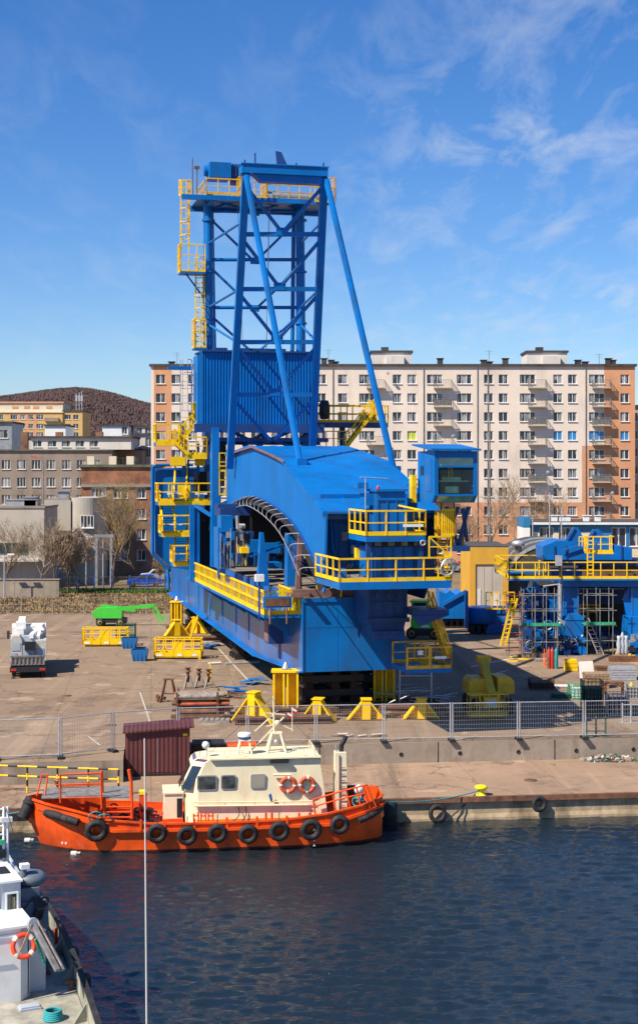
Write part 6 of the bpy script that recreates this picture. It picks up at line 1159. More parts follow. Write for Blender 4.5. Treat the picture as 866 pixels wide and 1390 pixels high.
# --- right hand clutter
def crate(name, lab, cat, px, py, w_, d, h, m, rz=0, kind='slat', grp='stores at the right of the yard', m2='dark'):
    t, s = sit(name, lab, cat, px, py, rz=rz, group=grp); mb = MB()
    if kind == 'slat':
        n = max(2, int(h/.16))
        for i in range(n): z = h*i/n+.02; [mb.box(-w_/2+random.uniform(-.04, .04), w_/2+random.uniform(-.04, .04), y, y+.09, z, z+h/n*.55) for y in (0, d/2, d-.09)]; mb.box(-w_/2+.03, w_/2-.03, .02, d-.02, z+h/n*.56, z+h/n*.9)
        mb.build('plank', m, t)
    elif kind == 'cage':
        mb.rail([(-w_/2, 0, .1), (w_/2, 0, .1), (w_/2, d, .1), (-w_/2, d, .1)], h, gap=.22, r=.018, mids=(.25, .5, .75), close=True, toe=0); mb.box(-w_/2, w_/2, 0, d, .02, .1); mb.build('cage', m, t)
        mb = MB(); mb.box(-w_/2+.06, w_/2-.06, .06, d-.06, .103, h*.82); mb.build('load', m2, t)
    else:
        n = 3; [mb.box(-w_/2+.03*i, w_/2-.03*i, 0, d, h*i/n, h*(i+1)/n-.03) for i in range(n)]; mb.build('load', m, t); mb = MB(); mb.box(-w_/2-.05, w_/2+.05, -.05, d+.05, -.001, .06); mb.build('pallet', 'wood', t)
    return t
crate('storage_crate', 'low dark open crate in the sun right of the boom lift', 'crate', 736, 937, 1.55, 1.0, .55, 'rust', kind='cage')
crate('wood_stack', 'stack of brown pallets in front of the portal', 'pallet stack', 811, 935, 1.6, 1.2, .95, 'wood'); crate('silver_stack', 'stack of silver grey sheets on a pallet near the right edge', 'sheet stack', 847, 924, 1.75, 1.3, .85, 'galv')
crate('netted_crate', 'crate of white bottles under green netting', 'crate', 784, 950, .95, .8, .8, 'net', kind='cage', m2='white'); crate('tarp_bundle', 'low bundle under a dark green tarpaulin', 'bundle', 763, 950, 1.2, .8, .38, 'green_dark', kind='box')
crate('tall_crate', 'tallest dark crate stack topped with grey mesh', 'crate', 806, 968, 1.15, 1.2, 1.75, 'green_dark', kind='cage', m2='dark'); crate('wire_cage', 'wire cage full of black coiled hoses', 'cage', 840, 973, 1.2, 1.0, 1.2, 'galv', kind='cage'); crate('low_pallet', 'flat white sheet on a low pallet behind the tarpaulin', 'pallet', 767, 934, 1.4, .9, .12, 'white', kind='box')
crate('yellow_box', 'small yellow steel box in front of the left portal leg', 'box', 776, 912, .9, .8, .85, 'yellow', kind='box'); crate('wood_stack', 'low stack of rusty plates beside the white board', 'plate stack', 822, 911, 1.3, .8, .3, 'rust')
crate('wire_cage', 'galvanised cage next to the crate stack at the right', 'cage', 862, 950, 1.0, 1.0, .9, 'galv', kind='cage', m2='wood_grey')
crate('wood_stack', 'long boards stacked behind the gas cylinders', 'board stack', 727, 893, 2.6, 1.0, .25, 'wood'); crate('wood_stack', 'grey boards on the ground under the green scaffold deck', 'board stack', 741, 899, 1.5, .8, .2, 'wood_grey')
t, s = sit('white_board', 'pale board leaning against the pallets', 'board', 797, 921); mb = MB(); mb.prism([(-.5, 0, 0), (.5, 0, 0), (.45, .35, 1.15), (-.55, .35, 1.1)], (0, .03, 0)); mb.build('board', 'pl_pale', t)
t, s = sit('yellow_trestle', 'little yellow jack stand near the right edge', 'trestle', 857, 948); mb = MB(); [mb.bar((.35*math.cos(a), .35*math.sin(a), 0), (0, 0, .8), .1) for a in (0, 2.1, 4.2)]; mb.lathe((0, 0, .75), [(.12, 0), (.12, .15), (.05, .25)], 8); mb.build('frame', 'yellow', t)
t, s = sit('work_bench', 'rusty steel bench tipped beside the crates', 'bench', 838, 945); mb = MB(); mb.box(-.8, .5, 0, .6, .75, .85); [mb.bar((x, y, 0), (x, y, .75), .08) for x in (-.7, .4) for y in (.05, .55)]; mb.bar((-.8, 0, .9), (.5, 0, .55), .12); mb.build('frame', 'rust', t)
for lab, px, m in (('red gas cylinder in front of the portal', 749.5, 'red'), ('turquoise gas cylinder in front of the portal', 755, 'teal'), ('thin dark red gas cylinder left of the red one', 745, 'rust_red')):
    t, s = sit('gas_cylinder', lab, 'gas cylinder', px, 908, group='gas cylinders'); mb = MB(); mb.lathe((0, 0, 0), [(.13, 0), (.14, .03), (.14, 1.25), (.11, 1.38), (.04, 1.45), (.04, 1.55)], 12); mb.build('bottle', m, t)
t, s = sit('traffic_cone', 'orange pole cone left of the gas cylinders', 'cone', 739, 903); mb = MB(); mb.lathe((0, 0, 0), [(.16, 0), (.16, .03), (.1, .04), (.05, .9), (.03, 1.2)], 10); mb.build('cone', 'orange', t)
for i, (px, py) in enumerate(((700, 893), (711, 896), (694, 899))): t, s = sit('yellow_plate', ['yellow plate lying flat near the rusty tower', 'second yellow plate lying towards the portal', 'narrow yellow plate lying nearest the crane shadow'][i], 'plate', px, py); mb = MB(); mb.box(-.5+.1*i, .5, 0, .3, 0, .08); mb.build('plate', 'yellow', t)
for i, (px0, px1, py) in enumerate(((796, 822, 1000), (845, 868, 981))):
    t, s = sit('barrier', ['low green and grey tube barrier close to the fence', 'grey tube barrier before the wire cages at the right edge'][i], 'barrier', px0, py); W_ = (px1-px0)/s; mb = MB()
    for x in (0, W_*.5, W_): mb.tube((x, 0, 0), (x, 0, 1.1), .05); mb.box(x-.2, x+.2, -.15, .15, 0, .02)
    mb.tube((0, 0, .3), (W_, 0, .3), .04)
    if i: mb.tube((0, 0, 1.0), (W_, 0, 1.0), .04)
    mb.build('frame', 'galv' if i else 'green_dark', t)
# --- fences
def chain(pts, z=0): return [G(x, y, z) for x, y in pts]
FP = chain([(-95, 1034), (-5, 1033), (82, 1030), (153, 1021), (242, 1014), (336, 1011.5), (429, 1009.8), (521, 1008.2), (613, 1006.5), (704, 1004.8), (793, 1003), (884, 1001.4), (975, 1000)])
wh_ = ['outermost left, half out of view', 'at the left edge of the yard', 'turned towards the quay left of the shed', 'just left of the maroon shed', 'behind the maroon shed', 'behind the radar of the tug', 'behind the mast of the tug', 'behind the funnel of the tug', 'below the two shaded stands', 'before the yellow boom lift', 'before the tarpaulin bundle', 'at the right edge before the cages']
for i in range(len(FP)-1):
    a, b = FP[i], FP[i+1]; d = b-a; L_ = d.length; t = thing('fence_panel', 'galvanised mesh fence panel '+wh_[i], 'fence panel', a, math.atan2(d.y, d.x), 'temporary fence panels'); e = .06
    mb = MB()
    for x in (e, L_-e): mb.tube((x, 0, .05), (x, 0, 2.05), .035)
    for z in (.2, 2.0): mb.tube((e, 0, z), (L_-e, 0, z), .028)
    mb.build('frame', 'galv', t); mb = MB(); n = int(L_/.13)
    for k in range(1, n): x = L_*k/n; mb.bar((x, 0, .2), (x, 0, 2.0), .0065)
    for k in range(1, 8): z = .2+1.8*k/8; mb.bar((e, 0, z), (L_-e, 0, z), .008)
    mb.build('mesh', 'galv', t); mb = MB(); mb.box(L_-.15, L_+.15, -.35, .35, .0, .13); mb.build('foot', 'dark', t)
# field fence
s = F/146; t = thing('field_fence', 'thin wire fence on concrete posts between yard and dirt field', 'fence', (-45, 146, 0)); mb = MB()
for k in range(13): x = k*3.1; mb2 = MB(); mb2.bar((x, 0, 0), (x, 0, 1.9), .1); mb2.build('post', 'concrete', t)
for z in (.4, 1.0, 1.7): mb.tube((0, 0, z), (37.5, 0, z), .012, n=4)
for k in range(190): mb.bar((k*.2, 0, .1), (k*.2, 0, 1.75), .008)
mb.build('wire', 'galv', t)
t = thing('street_fence', 'fence of slim blue posts in front of the tenement street', 'fence', ((80-CX)*.0875, 175, 0)); mb = MB()
for k in range(16): x = k*2.1; mb2 = MB(); mb2.bar((x, 0, 0), (x, 0, 2.6 if k % 3 == 0 else 1.8), .16); mb2.build('post', 'blue_sea', t)
for z in (.3, .9, 1.6): mb.tube((0, 0, z), (31, 0, z), .03, n=4)
for k in range(120): mb.bar((k*.26, 0, .2), (k*.26, 0, 1.6), .02)
mb.build('wire', 'grating', t)
s = F/165; t = thing('concrete_wall', 'stained grey concrete block wall at the left edge of the field', 'wall', ((-60-CX)/s, 165, 0)); mb = MB(); mb.box(0, 140/s, 0, .4, 0, 2.0); [mb.box(x, x+.15, -.02, -.003, 0, 2) for x in (3, 6.4, 9.7)]; mb.build('panel', 'concrete', t); mb = MB(); mb.box(-.1, 140/s+.1, -.08, .48, 2.003, 2.1); mb.build('coping', 'pl_grey', t)
# grass and field mounds
def tufts(name, label, rect, n, hgt, m, seed):
    rng = np.random.RandomState(seed); V_ = []; F_ = []
    for k in range(n):
        x = rng.uniform(rect[0], rect[1]); y = rng.uniform(rect[2], rect[3]); h = hgt*rng.uniform(.3, 1); w_ = rng.uniform(.05, .18); a = rng.rand()*6.28; q = len(V_)
        V_ += [(x-w_*math.cos(a), y-w_*math.sin(a), 0), (x+w_*math.cos(a), y+w_*math.sin(a), 0), (x+rng.normal(0, .08), y+rng.normal(0, .08), h)]; F_.append((q, q+1, q+2))
    mb = MB(); mb.idx(V_, F_); o = mb.build(name, m); tag(o, label, 'grass', kind='stuff')
mat('dry_grass', (.26, .17, .07), .95, var=.4, vscale=.3, dirt=(.12, .09, .035), dirt_amt=.6); mat('green_grass', (.07, .13, .02), .9, var=.3)
tufts('dry_grass', 'dry tan grass covering the field behind the yard', (-45, -8, 147, 170), 16000, .28, 'dry_grass', 1)
tufts('green_grass', 'strip of green verge in front of the street', (-36, -10, 171, 176), 6000, .35, 'green_grass', 2)
# --- street lamps
def lamp(lab, px, Y, ytop, arm, m='galv', red=False):
    s = F/Y; h = H+(CY-ytop)/s; t = thing('street_lamp', lab, 'street lamp', ((px-CX)/s, Y, 0), group='lamp posts'); mb = MB(); mb.tube((0, 0, 0), (0, 0, h), .11, .06, n=8); mb.build('pole', m, t)
    mb = MB()
    for a in arm: mb.bar((0, 0, h-.05), (a, 0, h+.2), .08); mb.box(a-.45, a+.3, -.14, .14, h+.12, h+.28)
    mb.build('lamp_head', 'red' if red else 'white', t)
lamp('tall lamp post with small red head in front of the grey house', 59, 215, 622, (-1.4,), 'grating', True); lamp('grey lamp post before the corner tower', 117, 176, 731, (.5,)); lamp('white lamp post between corner building and brick tenement', 140, 177, 732, ())
lamp('low lamp with white double head at the left edge', 6, 163, 755, (-.8, .8)); lamp('pale mast rising beside the low office', 746, 184, 668, ()); lamp('slim pole beside the white office corner', 723, 183, 700, ()); lamp('second slim pole at the office front', 762, 183, 690, ()); lamp('tall grey pole before the long apartment block right of the cab', 665, 180, 560, (), 'grating')
t = thing('gantry_sign', 'dark goal shaped pipe bridge beside the corner building', 'pipe bridge', ((131-CX)*.0905, 181, 0)); mb = MB(); [mb.bar((x, 0, 0), (x, 0, 6.3), .3) for x in (0, 1.8)]; mb.bar((-.3, 0, 6.2), (2.1, 0, 6.2), .35); mb.build('frame', 'roof_metal', t)
# --- cars on the street
def car(lab, px, Y, m, rz=0, z=0):
    t = thing('parked_car', lab, 'car', ((px-CX)*Y/F, Y, z), rz, 'cars parked on the street'); mb = MB()
    pr_ = [(-2.1, 0, .3), (-2.1, 0, .75), (-1.9, 0, .88), (-1.0, 0, .95), (-.5, 0, 1.42), (.9, 0, 1.45), (1.5, 0, 1.0), (2.05, 0, .92), (2.15, 0, .6), (2.1, 0, .3)]; mb.prism(pr_, (0, 1.7, 0)); mb.build('body', m, t)
    mb = MB(); mb.prism([(-.9, -.01, .97), (-.48, -.01, 1.36), (.15, -.01, 1.38), (.15, -.01, .97)], (0, 1.72, 0)); mb.prism([(.22, -.01, .97), (.22, -.01, 1.38), (.85, -.01, 1.38), (1.3, -.01, 1.0)], (0, 1.72, 0)); mb.build('window', 'glass', t)
    for x in (-1.35, 1.35):
        for y in (-.02, 1.52): mb = MB(); mb.lathe((x, y, .32), [(.2, 0), (.32, .02), (.32, .18), (.2, .2)], 14, (0, 1, 0)); mb.build('wheel', 'rubber', t)
mat('car_silver', (.45, .46, .48), .3, .5); mat('car_blue', (.01, .06, .42), .3)
for lab, px, Y, m, rz in (('bright blue car parked below the brick tenement', 196, 180, 'car_blue', .1), ('dark red car on the street right of the trolley column', 628, 207, 'red', 0), ('silver car on the street left of the yellow workshop', 612, 205, 'car_silver', 0), ('dark car on the street before the orange ground floor', 588, 206, 'dark', 0), ('white car on the street seen under the crane cab', 566, 207, 'white', 0), ('pale car parked right of the brick tenement trees', 214, 190, 'white_grey', .2)): car(lab, px, Y, m, rz)
# ================================================================ LOWER QUAY
# forward step of the yard at the left
xs_ = QF.W(168, 1024).x
mb = MB(); mb.face([qw(-60, -3.1, .004), qw(xs_, -3.1, .004), qw(xs_, .05, .004), qw(-60, .05, .004)]); tag(mb.build('yard_step', 'yard_m'), kind='structure')
mb = MB(); mb.face([qw(-60, -3.1, ZL-.2), qw(xs_, -3.1, ZL-.2), qw(xs_, -3.1, .0), qw(-60, -3.1, 0)]); mb.face([qw(xs_, -3.1, ZL-.2), qw(xs_, .0, ZL-.2), qw(xs_, .0, .0), qw(xs_, -3.1, 0)]); tag(mb.build('step_wall', 'concrete'), kind='structure')
p = QF.W(214, 1054, ZL); t = thing('quay_shed', 'maroon corrugated shed with slanted roof on the quay above the tug', 'shed', qw(p.x, p.y, ZL), QF.ang); W2 = 1.62; mb = MB()
mb.prism([(-W2, 0, .12), (W2, 0, .12), (W2, 0, 2.42), (-W2, 0, 2.2)], (0, 2.2, 0)); mb.build('wall', 'maroon', t); mb = MB(); mb.prism([(-W2-.12, -.2, 2.2), (W2+.22, -.2, 2.43), (W2+.22, -.2, 2.51), (-W2-.12, -.2, 2.28)], (0, 2.6, 0)); mb.build('roof', 'maroon', t)
mb = MB(); mb.box(-.95, .9, -.02, -.003, .2, 2.05); mb.box(.95, 1.0, -.03, -.003, .15, 2.1); mb.build('door', 'maroon', t); mb = MB(); mb.box(W2-.35, W2-.12, -.02, -.003, 2.0, 2.12); mb.build('plate', 'yellow', t); mb = MB(); [mb.box(x, x+.3, .2, .5, 0, .12) for x in (-W2+.1, W2-.5)]; mb.box(-W2, W2, .0, 2.2, .0, .117); mb.build('skid', 'dark', t)
mb = MB(); mb.box(-.02, .0, -.03, -.003, .2, 1.9); mb.build('door_seam', 'galv', t)
t = thing('dark_box', 'low dark box standing right of the maroon shed', 'container', qw(p.x+2.7, p.y+1.4, ZL), QF.ang); mb = MB(); mb.box(-.85, .7, 0, 1.2, 0, 1.25); mb.box(-.9, .75, -.05, 1.25, 1.253, 1.33); mb.build('body', 'dark', t)  # plain dark box filling the dark area beside the shed
t = thing('orange_dinghy', 'red orange covered dinghy lying behind the tug wheelhouse', 'dinghy', qw(p.x+4.2, p.y+1.3, ZL), QF.ang); mb = MB(); mb.prism([(-1.1, 0, .5), (-.6, 0, 1.15), (.9, 0, 1.25), (1.2, 0, .9), (.9, 0, .2), (-.8, 0, .2)], (0, 1.2, 0)); mb.build('cover', 'orange', t); mb = MB(); mb.box(-.7, .7, .2, 1, 0, .2); mb.build('cradle', 'wood', t)
# black and yellow railing
pts = [QF.W(x, y, ZL) for x, y in ((-60, 1074), (-2, 1075), (37, 1076.5), (78, 1078), (120, 1079.5), (161, 1081))]; t = thing('striped_railing', 'black and yellow striped pipe railing along the left quay', 'railing', qw(pts[0].x, pts[0].y, ZL), QF.ang)
pts = [q-pts[0] for q in pts]; mb = MB(); 
for h in (1.25, .78):
    for a, b in zip(pts, pts[1:]):
        n = max(2, int((b-a).length/.42))
        for i in range(n): mb.m = i % 2; mb.tube(a+(b-a)*i/n+Vector((0, 0, h)), a+(b-a)*(i+1)/n+Vector((0, 0, h)), .05)
for q in pts[1:]:
    for i in range(4): mb.m = i % 2; mb.tube(q+Vector((0, 0, i*.31)), q+Vector((0, 0, i*.31+.31)), .05)
mb.build('rail', ['yellow', 'dark'], t)
# bollard, tyres on the quay wall, mooring lines
p = QF.W(653, 1080, ZL); t = thing('bollard', 'bright yellow mushroom bollard on the quay edge', 'bollard', qw(p.x, p.y, ZL), QF.ang); mb = MB(); mb.lathe((0, 0, .0), [(.26, 0), (.2, .06), (.16, .14), (.16, .28), (.30, .32), (.31, .42), (.22, .47), (.02, .5)], 16); mb.build('head', mat('bright_yellow', (.85, .72, .01), .4), t)
bol = qw(p.x, p.y, ZL+.25)
def tyre(parent, c, nrm, RR, r, name='tyre', lab=None, cat='tyre', group=None):
    mb = MB(); mb.torus(c if parent else (0, 0, 0), nrm, RR, r, 28, 10)
    o = mb.build(name, 'rubber', parent)
    if not parent: o.location = c; tag(o, lab, cat, group)
    return o
for px, py, rr, lab in ((594, 1105, .34, 'tyre fender hanging on the quay wall right of the tug stern'), (732, 1092, .28, 'smaller tyre fender hanging on the quay wall at the right')):
    q = QF.V(px, py, -8.75); tyre(None, qw(q.x, q.y, q.z), QF.R@Vector((.15, -1, .1)), rr, .11, 'tyre_fender', lab, 'tyre fender', 'tyre fenders on the quay')
t = thing('rubble_pile', 'heap of broken stones and rubbish against the wall at the right', 'rubble', G(826, 1033, ZL)); mb = MB(); rng = random.Random(8)
for i in range(150):
    a, r = rng.uniform(0, 6.28), rng.random()**.7; x, y = 1.5*r*math.cos(a), .5*r*math.sin(a); z = .42*(1-r)*rng.random(); e = rng.uniform(.03, .12); mb.m = rng.choice((0, 0, 1, 2, 3, 4)); mb.obox((x, y, z+.04), (e, rng.uniform(-.04, .04), rng.uniform(-.04, .04)), (rng.uniform(-.03, .03), e*.7, 0), (0, rng.uniform(-.03, .03), e*.6))
mb.build('stone', ['concrete', 'pl_pale', 'rust', 'wood_grey', 'green_dark'], t)
t, s = sit('stone_block', 'single small concrete block lying before the wall', 'block', 747, 1039, ZL); mb = MB(); mb.box(-.17, .17, -.1, .1, 0, .14); mb.build('block', 'concrete_face', t)

mat('line_paint', (.55, .50, .42), .8, var=.3, vscale=2, dirt=(.25, .18, .13), dirt_amt=.8, dscale=2)
for (p, q, w_) in (((296, 880), (339, 926), .12), ((372, 905), (330, 868), .12), ((120, 1000), (136, 1012), .1), ((205, 985), (190, 940), .08), ((640, 905), (700, 893), .3), ((630, 925), (690, 910), .2)):
    a, b = G(*p, .005), G(*q, .005); n_ = (b-a).cross(Vector((0, 0, 1))).normalized()*w_/2; poly_obj('yard_marking', [a-n_, b-n_, b+n_, a+n_], 'line_paint')
for lab, px, py in (('round drain cover in the yard left of the shed fence', 150, 985), ('round drain cover in the open yard beside the truck', 90, 945), ('drain cover on the quay right of the bollard', 720, 1060)):
    z = ZL if py > 1040 else 0; t = thing('drain_cover', lab, 'drain cover', G(px, py, z), group='drain covers'); mb = MB(); mb.lathe((0, 0, .004), [(.34, 0), (.34, .012), (.02, .014)], 18); mb.build('lid', 'rust', t)
t = thing('loose_boards', 'loose boards and crumpled sheet on the yard below the middle stand', 'boards', G(490, 1000)); mb = MB(); rng = random.Random(21)
for i in range(9): x, y = rng.uniform(-1.3, 1.5), rng.uniform(-.2, .3); mb.m = i % 2; mb.obox((x, y, .06+.02*(i % 3)), (rng.uniform(.2, .45), rng.uniform(-.1, .1), .02), (rng.uniform(-.03, .03), .09, 0), (0, 0, .02))
mb.build('board', ['wood', 'pl_pale'], t)

rng = random.Random(31)
for i, (lab, px, py) in enumerate((('short rusty tubes and timber left of the shaded middle stand', 465, 973), ('short rusty tubes and timber right of the shaded middle stand', 535, 974), ('pile of dark steel offcuts beside the right shaded stand', 606, 975), ('rusty offcuts on the yard behind the pipe rack', 305, 948), ('brown timber wedges beside the left yellow stand', 316, 975))):
    t, s = sit('offcut_heap', lab, 'offcuts', px, py, group='heaps of offcuts'); mb = MB()
    for k in range(12): x, y = rng.uniform(-.9, .9), rng.uniform(-.3, .5); mb.m = rng.choice((0, 1, 2)); a = rng.uniform(-.5, .5); L_ = rng.uniform(.25, .7); mb.bar((x-L_*math.cos(a), y-L_*math.sin(a), .06+.05*(k % 5)), (x+L_*math.cos(a), y+L_*math.sin(a), .07+.05*(k % 5)), .09)
    mb.build('offcut', ['rust', 'wood', 'dark'], t)
# ================================================================ THE ORANGE TUG
BF = Frame((-12.75, 64.55, ZW), R(7)); BV = BF.V
tug = thing('tug_boat', 'orange hulled tug with cream wheelhouse moored at the quay', 'tug boat', BF.o, BF.ang)
def tp_(name, mb, m, par=None, label=None): return mb.build(name, m, par or tug, label)
LB_ = 15.7
st = [(-.05, .02, 2.15), (.35, .55, 2.12), (1.0, 1.05, 2.02), (2.2, 1.6, 1.82), (3.6, 1.86, 1.45), (5.5, 1.95, 1.28), (8, 1.97, 1.24), (11, 1.95, 1.28), (13, 1.85, 1.48), (14.6, 1.6, 1.75), (15.4, 1.2, 1.95), (15.62, .7, 2.02)]
def sec(x, b, z):
    f = x/LB_; rake = .75*max(0, 1-x/2.2); wl = b*(.55+.38*min(1, x/3)) if x < 13 else b*(.93-.1*(x-13))
    return [(x+rake*1.15, -.02, -.7), (x+rake, -wl*.7, -.45), (x+rake*.8, -wl, -.02), (x+rake*.75, -(wl*.8+b*.2*.94), .13), (x+rake*.45, -b*.94, .62), (x+rake*.2, -b*.99, min(z-.3, 1.05)), (x, -b, z)]
S = [sec(*q) for q in st]; mb = MB(); k = 7
vs = [p for s_ in S for p in s_]; n = len(S)
vs2 = [(x, -y, z) for x, y, z in vs]
for mm, js in ((0, (3, 4, 5)), (2, (0, 1, 2))): mb.m = mm; mb.idx(vs, [(i*k+j, (i+1)*k+j, (i+1)*k+j+1, i*k+j+1) for i in range(n-1) for j in js], True); mb.idx(vs2, [(i*k+j, i*k+j+1, (i+1)*k+j+1, (i+1)*k+j) for i in range(n-1) for j in js], True)
mb.m = 0
e = S[-1]; mb.face(e+[(x, -y, z) for x, y, z in e[::-1]])
# bulwark inside and deck
dk = [(x+.08, b-.10, min(z-.12, 1.02)) for x, b, z in st]
for sg in (-1, 1):
    for (a, b, A, B) in zip(dk, dk[1:], st, st[1:]):
        mb.face([(a[0], sg*max(.01, a[1]), a[2]), (b[0], sg*b[1], b[2]), (B[0], sg*(B[1]-.07), B[2]), (A[0], sg*max(0, A[1]-.07), A[2])])
        mb.face([(A[0], sg*A[1], A[2]), (B[0], sg*B[1], B[2]), (B[0], sg*(B[1]-.07), B[2]+.005), (A[0], sg*max(0, A[1]-.07), A[2]+.005)])
mb.m = 1
for (a, b) in zip(dk, dk[1:]): mb.face([(a[0], -max(.01, a[1]), a[2]), (b[0], -b[1], b[2]), (b[0], b[1], b[2]), (a[0], max(.01, a[1]), a[2])])
hull = tp_('hull', mb, ['orange', 'orange_deck', mat('boot_top', (.10, .022, .012), .5, var=.4, vscale=3, dirt=(.03, .035, .02), dirt_amt=.9, dscale=3)])
mb = MB()   # rubbing strake
P = [Vector((x+.1, -b*1.0-.03, min(z-.28, 1.0) if 3 < x < 14 else z-.32)) for x, b, z in st[1:]]; [mb.bar(a, b, .09, .13) for a, b in zip(P, P[1:])]; Q = [Vector((p.x, -p.y, p.z)) for p in P]; [mb.bar(a, b, .09, .13) for a, b in zip(Q, Q[1:])]
P2 = [Vector((x, -b-.02, z)) for x, b, z in st]; [mb.bar(a, b, .1, .08) for a, b in zip(P2, P2[1:])]; P2 = [Vector((x, b+.02, z)) for x, b, z in st]; [mb.bar(a, b, .1, .08) for a, b in zip(P2, P2[1:])]
mb.build('strake', 'orange', hull)
mb = MB(); x = 4.9
for x in (4.9, 5.9, 7.2, 8.6, 9.9, 11.2): mb = MB(); mb.box(x-.05, x+.05, -2.02, -1.85, 1.0, 1.45); mb.build('rib', 'orange', hull)
mb = MB(); [mb.box(12.35+i*.0, 12.43, -1.99, -1.972, .1+i*.22, .2+i*.22) for i in range(4)]; [mb.box(1.5+i*.16, 1.58+i*.16, -1.28-i*.05, -1.26-i*.05, .35, .45) for i in range(2)]; mb.build('draft_mark', 'white', hull)
# thick bow rubber and stern rubber
mb = MB(); P = [BV(62, 1103, -.82), BV(84, 1110, -1.5), BV(106, 1117, -1.83)]; mb.line(arc(P, 3), .17, 10); tp_('bow_fender', mb, 'rubber')
mb = MB(); P = [BV(487, 1115, -1.85), BV(505, 1107, -1.55), BV(517, 1098, -.9)]; mb.line(arc(P, 3), .13, 10); tp_('stern_fender', mb, 'rubber')
c = BV(37, 1097, -.3); mb = MB(); mb.tube(c+Vector((-.18, -.1, -.42)), c+Vector((.18, .1, .42)), .26, n=14); mb.torus(c+Vector((.1, 0, .2)), (.4, .2, .9), .22, .09, 16, 8); tp_('bow_fender', mb, 'rubber', label='fat black roller at the bow tip')
for px, py, r in ((131, 1128, 15.5), (213, 1132, 13.5), (254, 1135, 13.5), (295, 1132, 13.5), (337, 1133, 13.5), (379, 1129, 14), (422, 1127, 15), (461, 1120, 13.5)):
    c = BV(px, py, -2.1); rr = r/31.2; bx = c.x; b = np.interp(bx, [q[0] for q in st], [q[1] for q in st]); c = BV(px, py, -b-.14); mb = MB(); mb.torus(c, (.05, -1, -.12), rr*.72, rr*.30, 26, 10); o = tp_('tyre', mb, 'rubber')
    mb = MB(); mb.tube(c+Vector((0, .05, rr*.7)), c+Vector((.02, .18, rr+.35)), .02); mb.build('chain', 'dark', o)
# wheelhouse
wy = -1.25
def TV(px, py, v=wy): return BV(px, py, v)
prof = [(252, 1112), (251, 1060), (262, 1037), (268, 1033), (434, 1031), (437, 1050), (446, 1112)]
Pn = [TV(*q) for q in prof]; Pn[0].z = Pn[-1].z = 1.0
mb = MB(); tum = .0; near = Pn; far = [Vector((p.x, -wy, p.z)) for p in Pn]; ch = .55
# plan: front corners chamfered
n_ = len(Pn); nearc = [Vector((p.x+(ch if i in (0, 1, 2, 3) else 0), p.y+.04*(p.z-1), p.z)) for i, p in enumerate(Pn)]; farc = [Vector((p.x, -p.y, p.z)) for p in nearc]
mb.face(nearc); mb.face(farc[::-1])
fr_n = [Vector((Pn[i].x, -.75, Pn[i].z)) for i in range(4)]; fr_f = [Vector((p.x, .75, p.z)) for p in fr_n]
for i in range(3): mb.face([nearc[i], nearc[i+1], fr_n[i+1], fr_n[i]]); mb.face([fr_n[i], fr_n[i+1], fr_f[i+1], fr_f[i]]); mb.face([fr_f[i], fr_f[i+1], farc[i+1], farc[i]])
mb.face([nearc[3], nearc[4], farc[4], farc[3], fr_f[3], fr_n[3]]); [mb.face([nearc[i], nearc[i+1], farc[i+1], farc[i]]) for i in (4, 5)]
wh2 = tp_('wheelhouse', mb, 'cream')
mb = MB(); a, b = TV(262, 1117), TV(446, 1117); mb.box(a.x+.15, b.x, wy-.03, -wy+.03, .98, 1.22); mb.build('plinth', mat('ochre', (.75, .26, .02), .5), wh2)
mb = MB(); z = nearc[3].z; mb.box(nearc[3].x, nearc[4].x+.05, wy-.05, -wy+.05, z+.003, z+.07); mb.build('roof', 'cream', wh2)
def win(x0, x1, y0, y1, rough=None):
    a, b = TV(x0, y1, wy), TV(x1, y0, wy); yy = wy+.04*((a.z+b.z)/2-1); mb = MB(); w_, h_ = b.x-a.x, b.z-a.z; r = .09; P = []
    for cx, cz, a0 in ((b.x-r, b.z-r, 0), (a.x+r, b.z-r, 90), (a.x+r, a.z+r, 180), (b.x-r, a.z+r, 270)):
        for k_ in range(4): t_ = R(a0+k_*30); P.append(Vector((cx+r*math.cos(t_), yy-.02, cz+r*math.sin(t_))))
    mb.prism(P, (0, -.035, 0)); o = mb.build('window_frame', 'roof_metal', wh2); c = Vector(((a.x+b.x)/2, 0, (a.z+b.z)/2)); mb = MB(); mb.prism([Vector((c.x+(p.x-c.x)*.86, yy-.058, c.z+(p.z-c.z)*.84)) for p in P], (0, -.006, 0)); mb.build('pane', rough or 'glass', o)
mat('pane_cabin', (.05, .055, .05), .08, var=.9, vscale=1.6, dirt=(.35, .33, .26), dirt_amt=.8, dscale=1.3)
win(267.5, 294.5, 1053, 1074, 'pane_cabin'); win(300, 320.5, 1052.5, 1072.5, 'pane_cabin'); win(340.5, 361, 1051.5, 1072, mat('pane_curtain', (.33, .31, .24), .15, var=.15))
mb = MB()   # chamfer and front windows
def onface(p0, p1, p2, p3, u0, u1, v0, v1, off):
    f = lambda u, v: (p0*(1-u)+p3*u)*(1-v)+(p1*(1-u)+p2*u)*v
    q = [f(u0, v0), f(u1, v0), f(u1, v1), f(u0, v1)]; nn_ = (q[1]-q[0]).cross(q[3]-q[0]).normalized(); nn_ = nn_ if nn_.x < 0 else -nn_; return [p+nn_*off for p in q]
mb.face(onface(nearc[1], nearc[2], fr_n[2], fr_n[1], .15, .85, -.62, .75, .02)); [mb.face(onface(fr_n[1], fr_n[2], fr_f[2], fr_f[1], u, u+.42, -.62, .75, .02)) for u in (.05, .53)]; mb.face(onface(farc[1], farc[2], fr_f[2], fr_f[1], .15, .85, -.62, .75, .02)); mb.build('window_frame', 'glass', wh2, 'front windscreen panes')
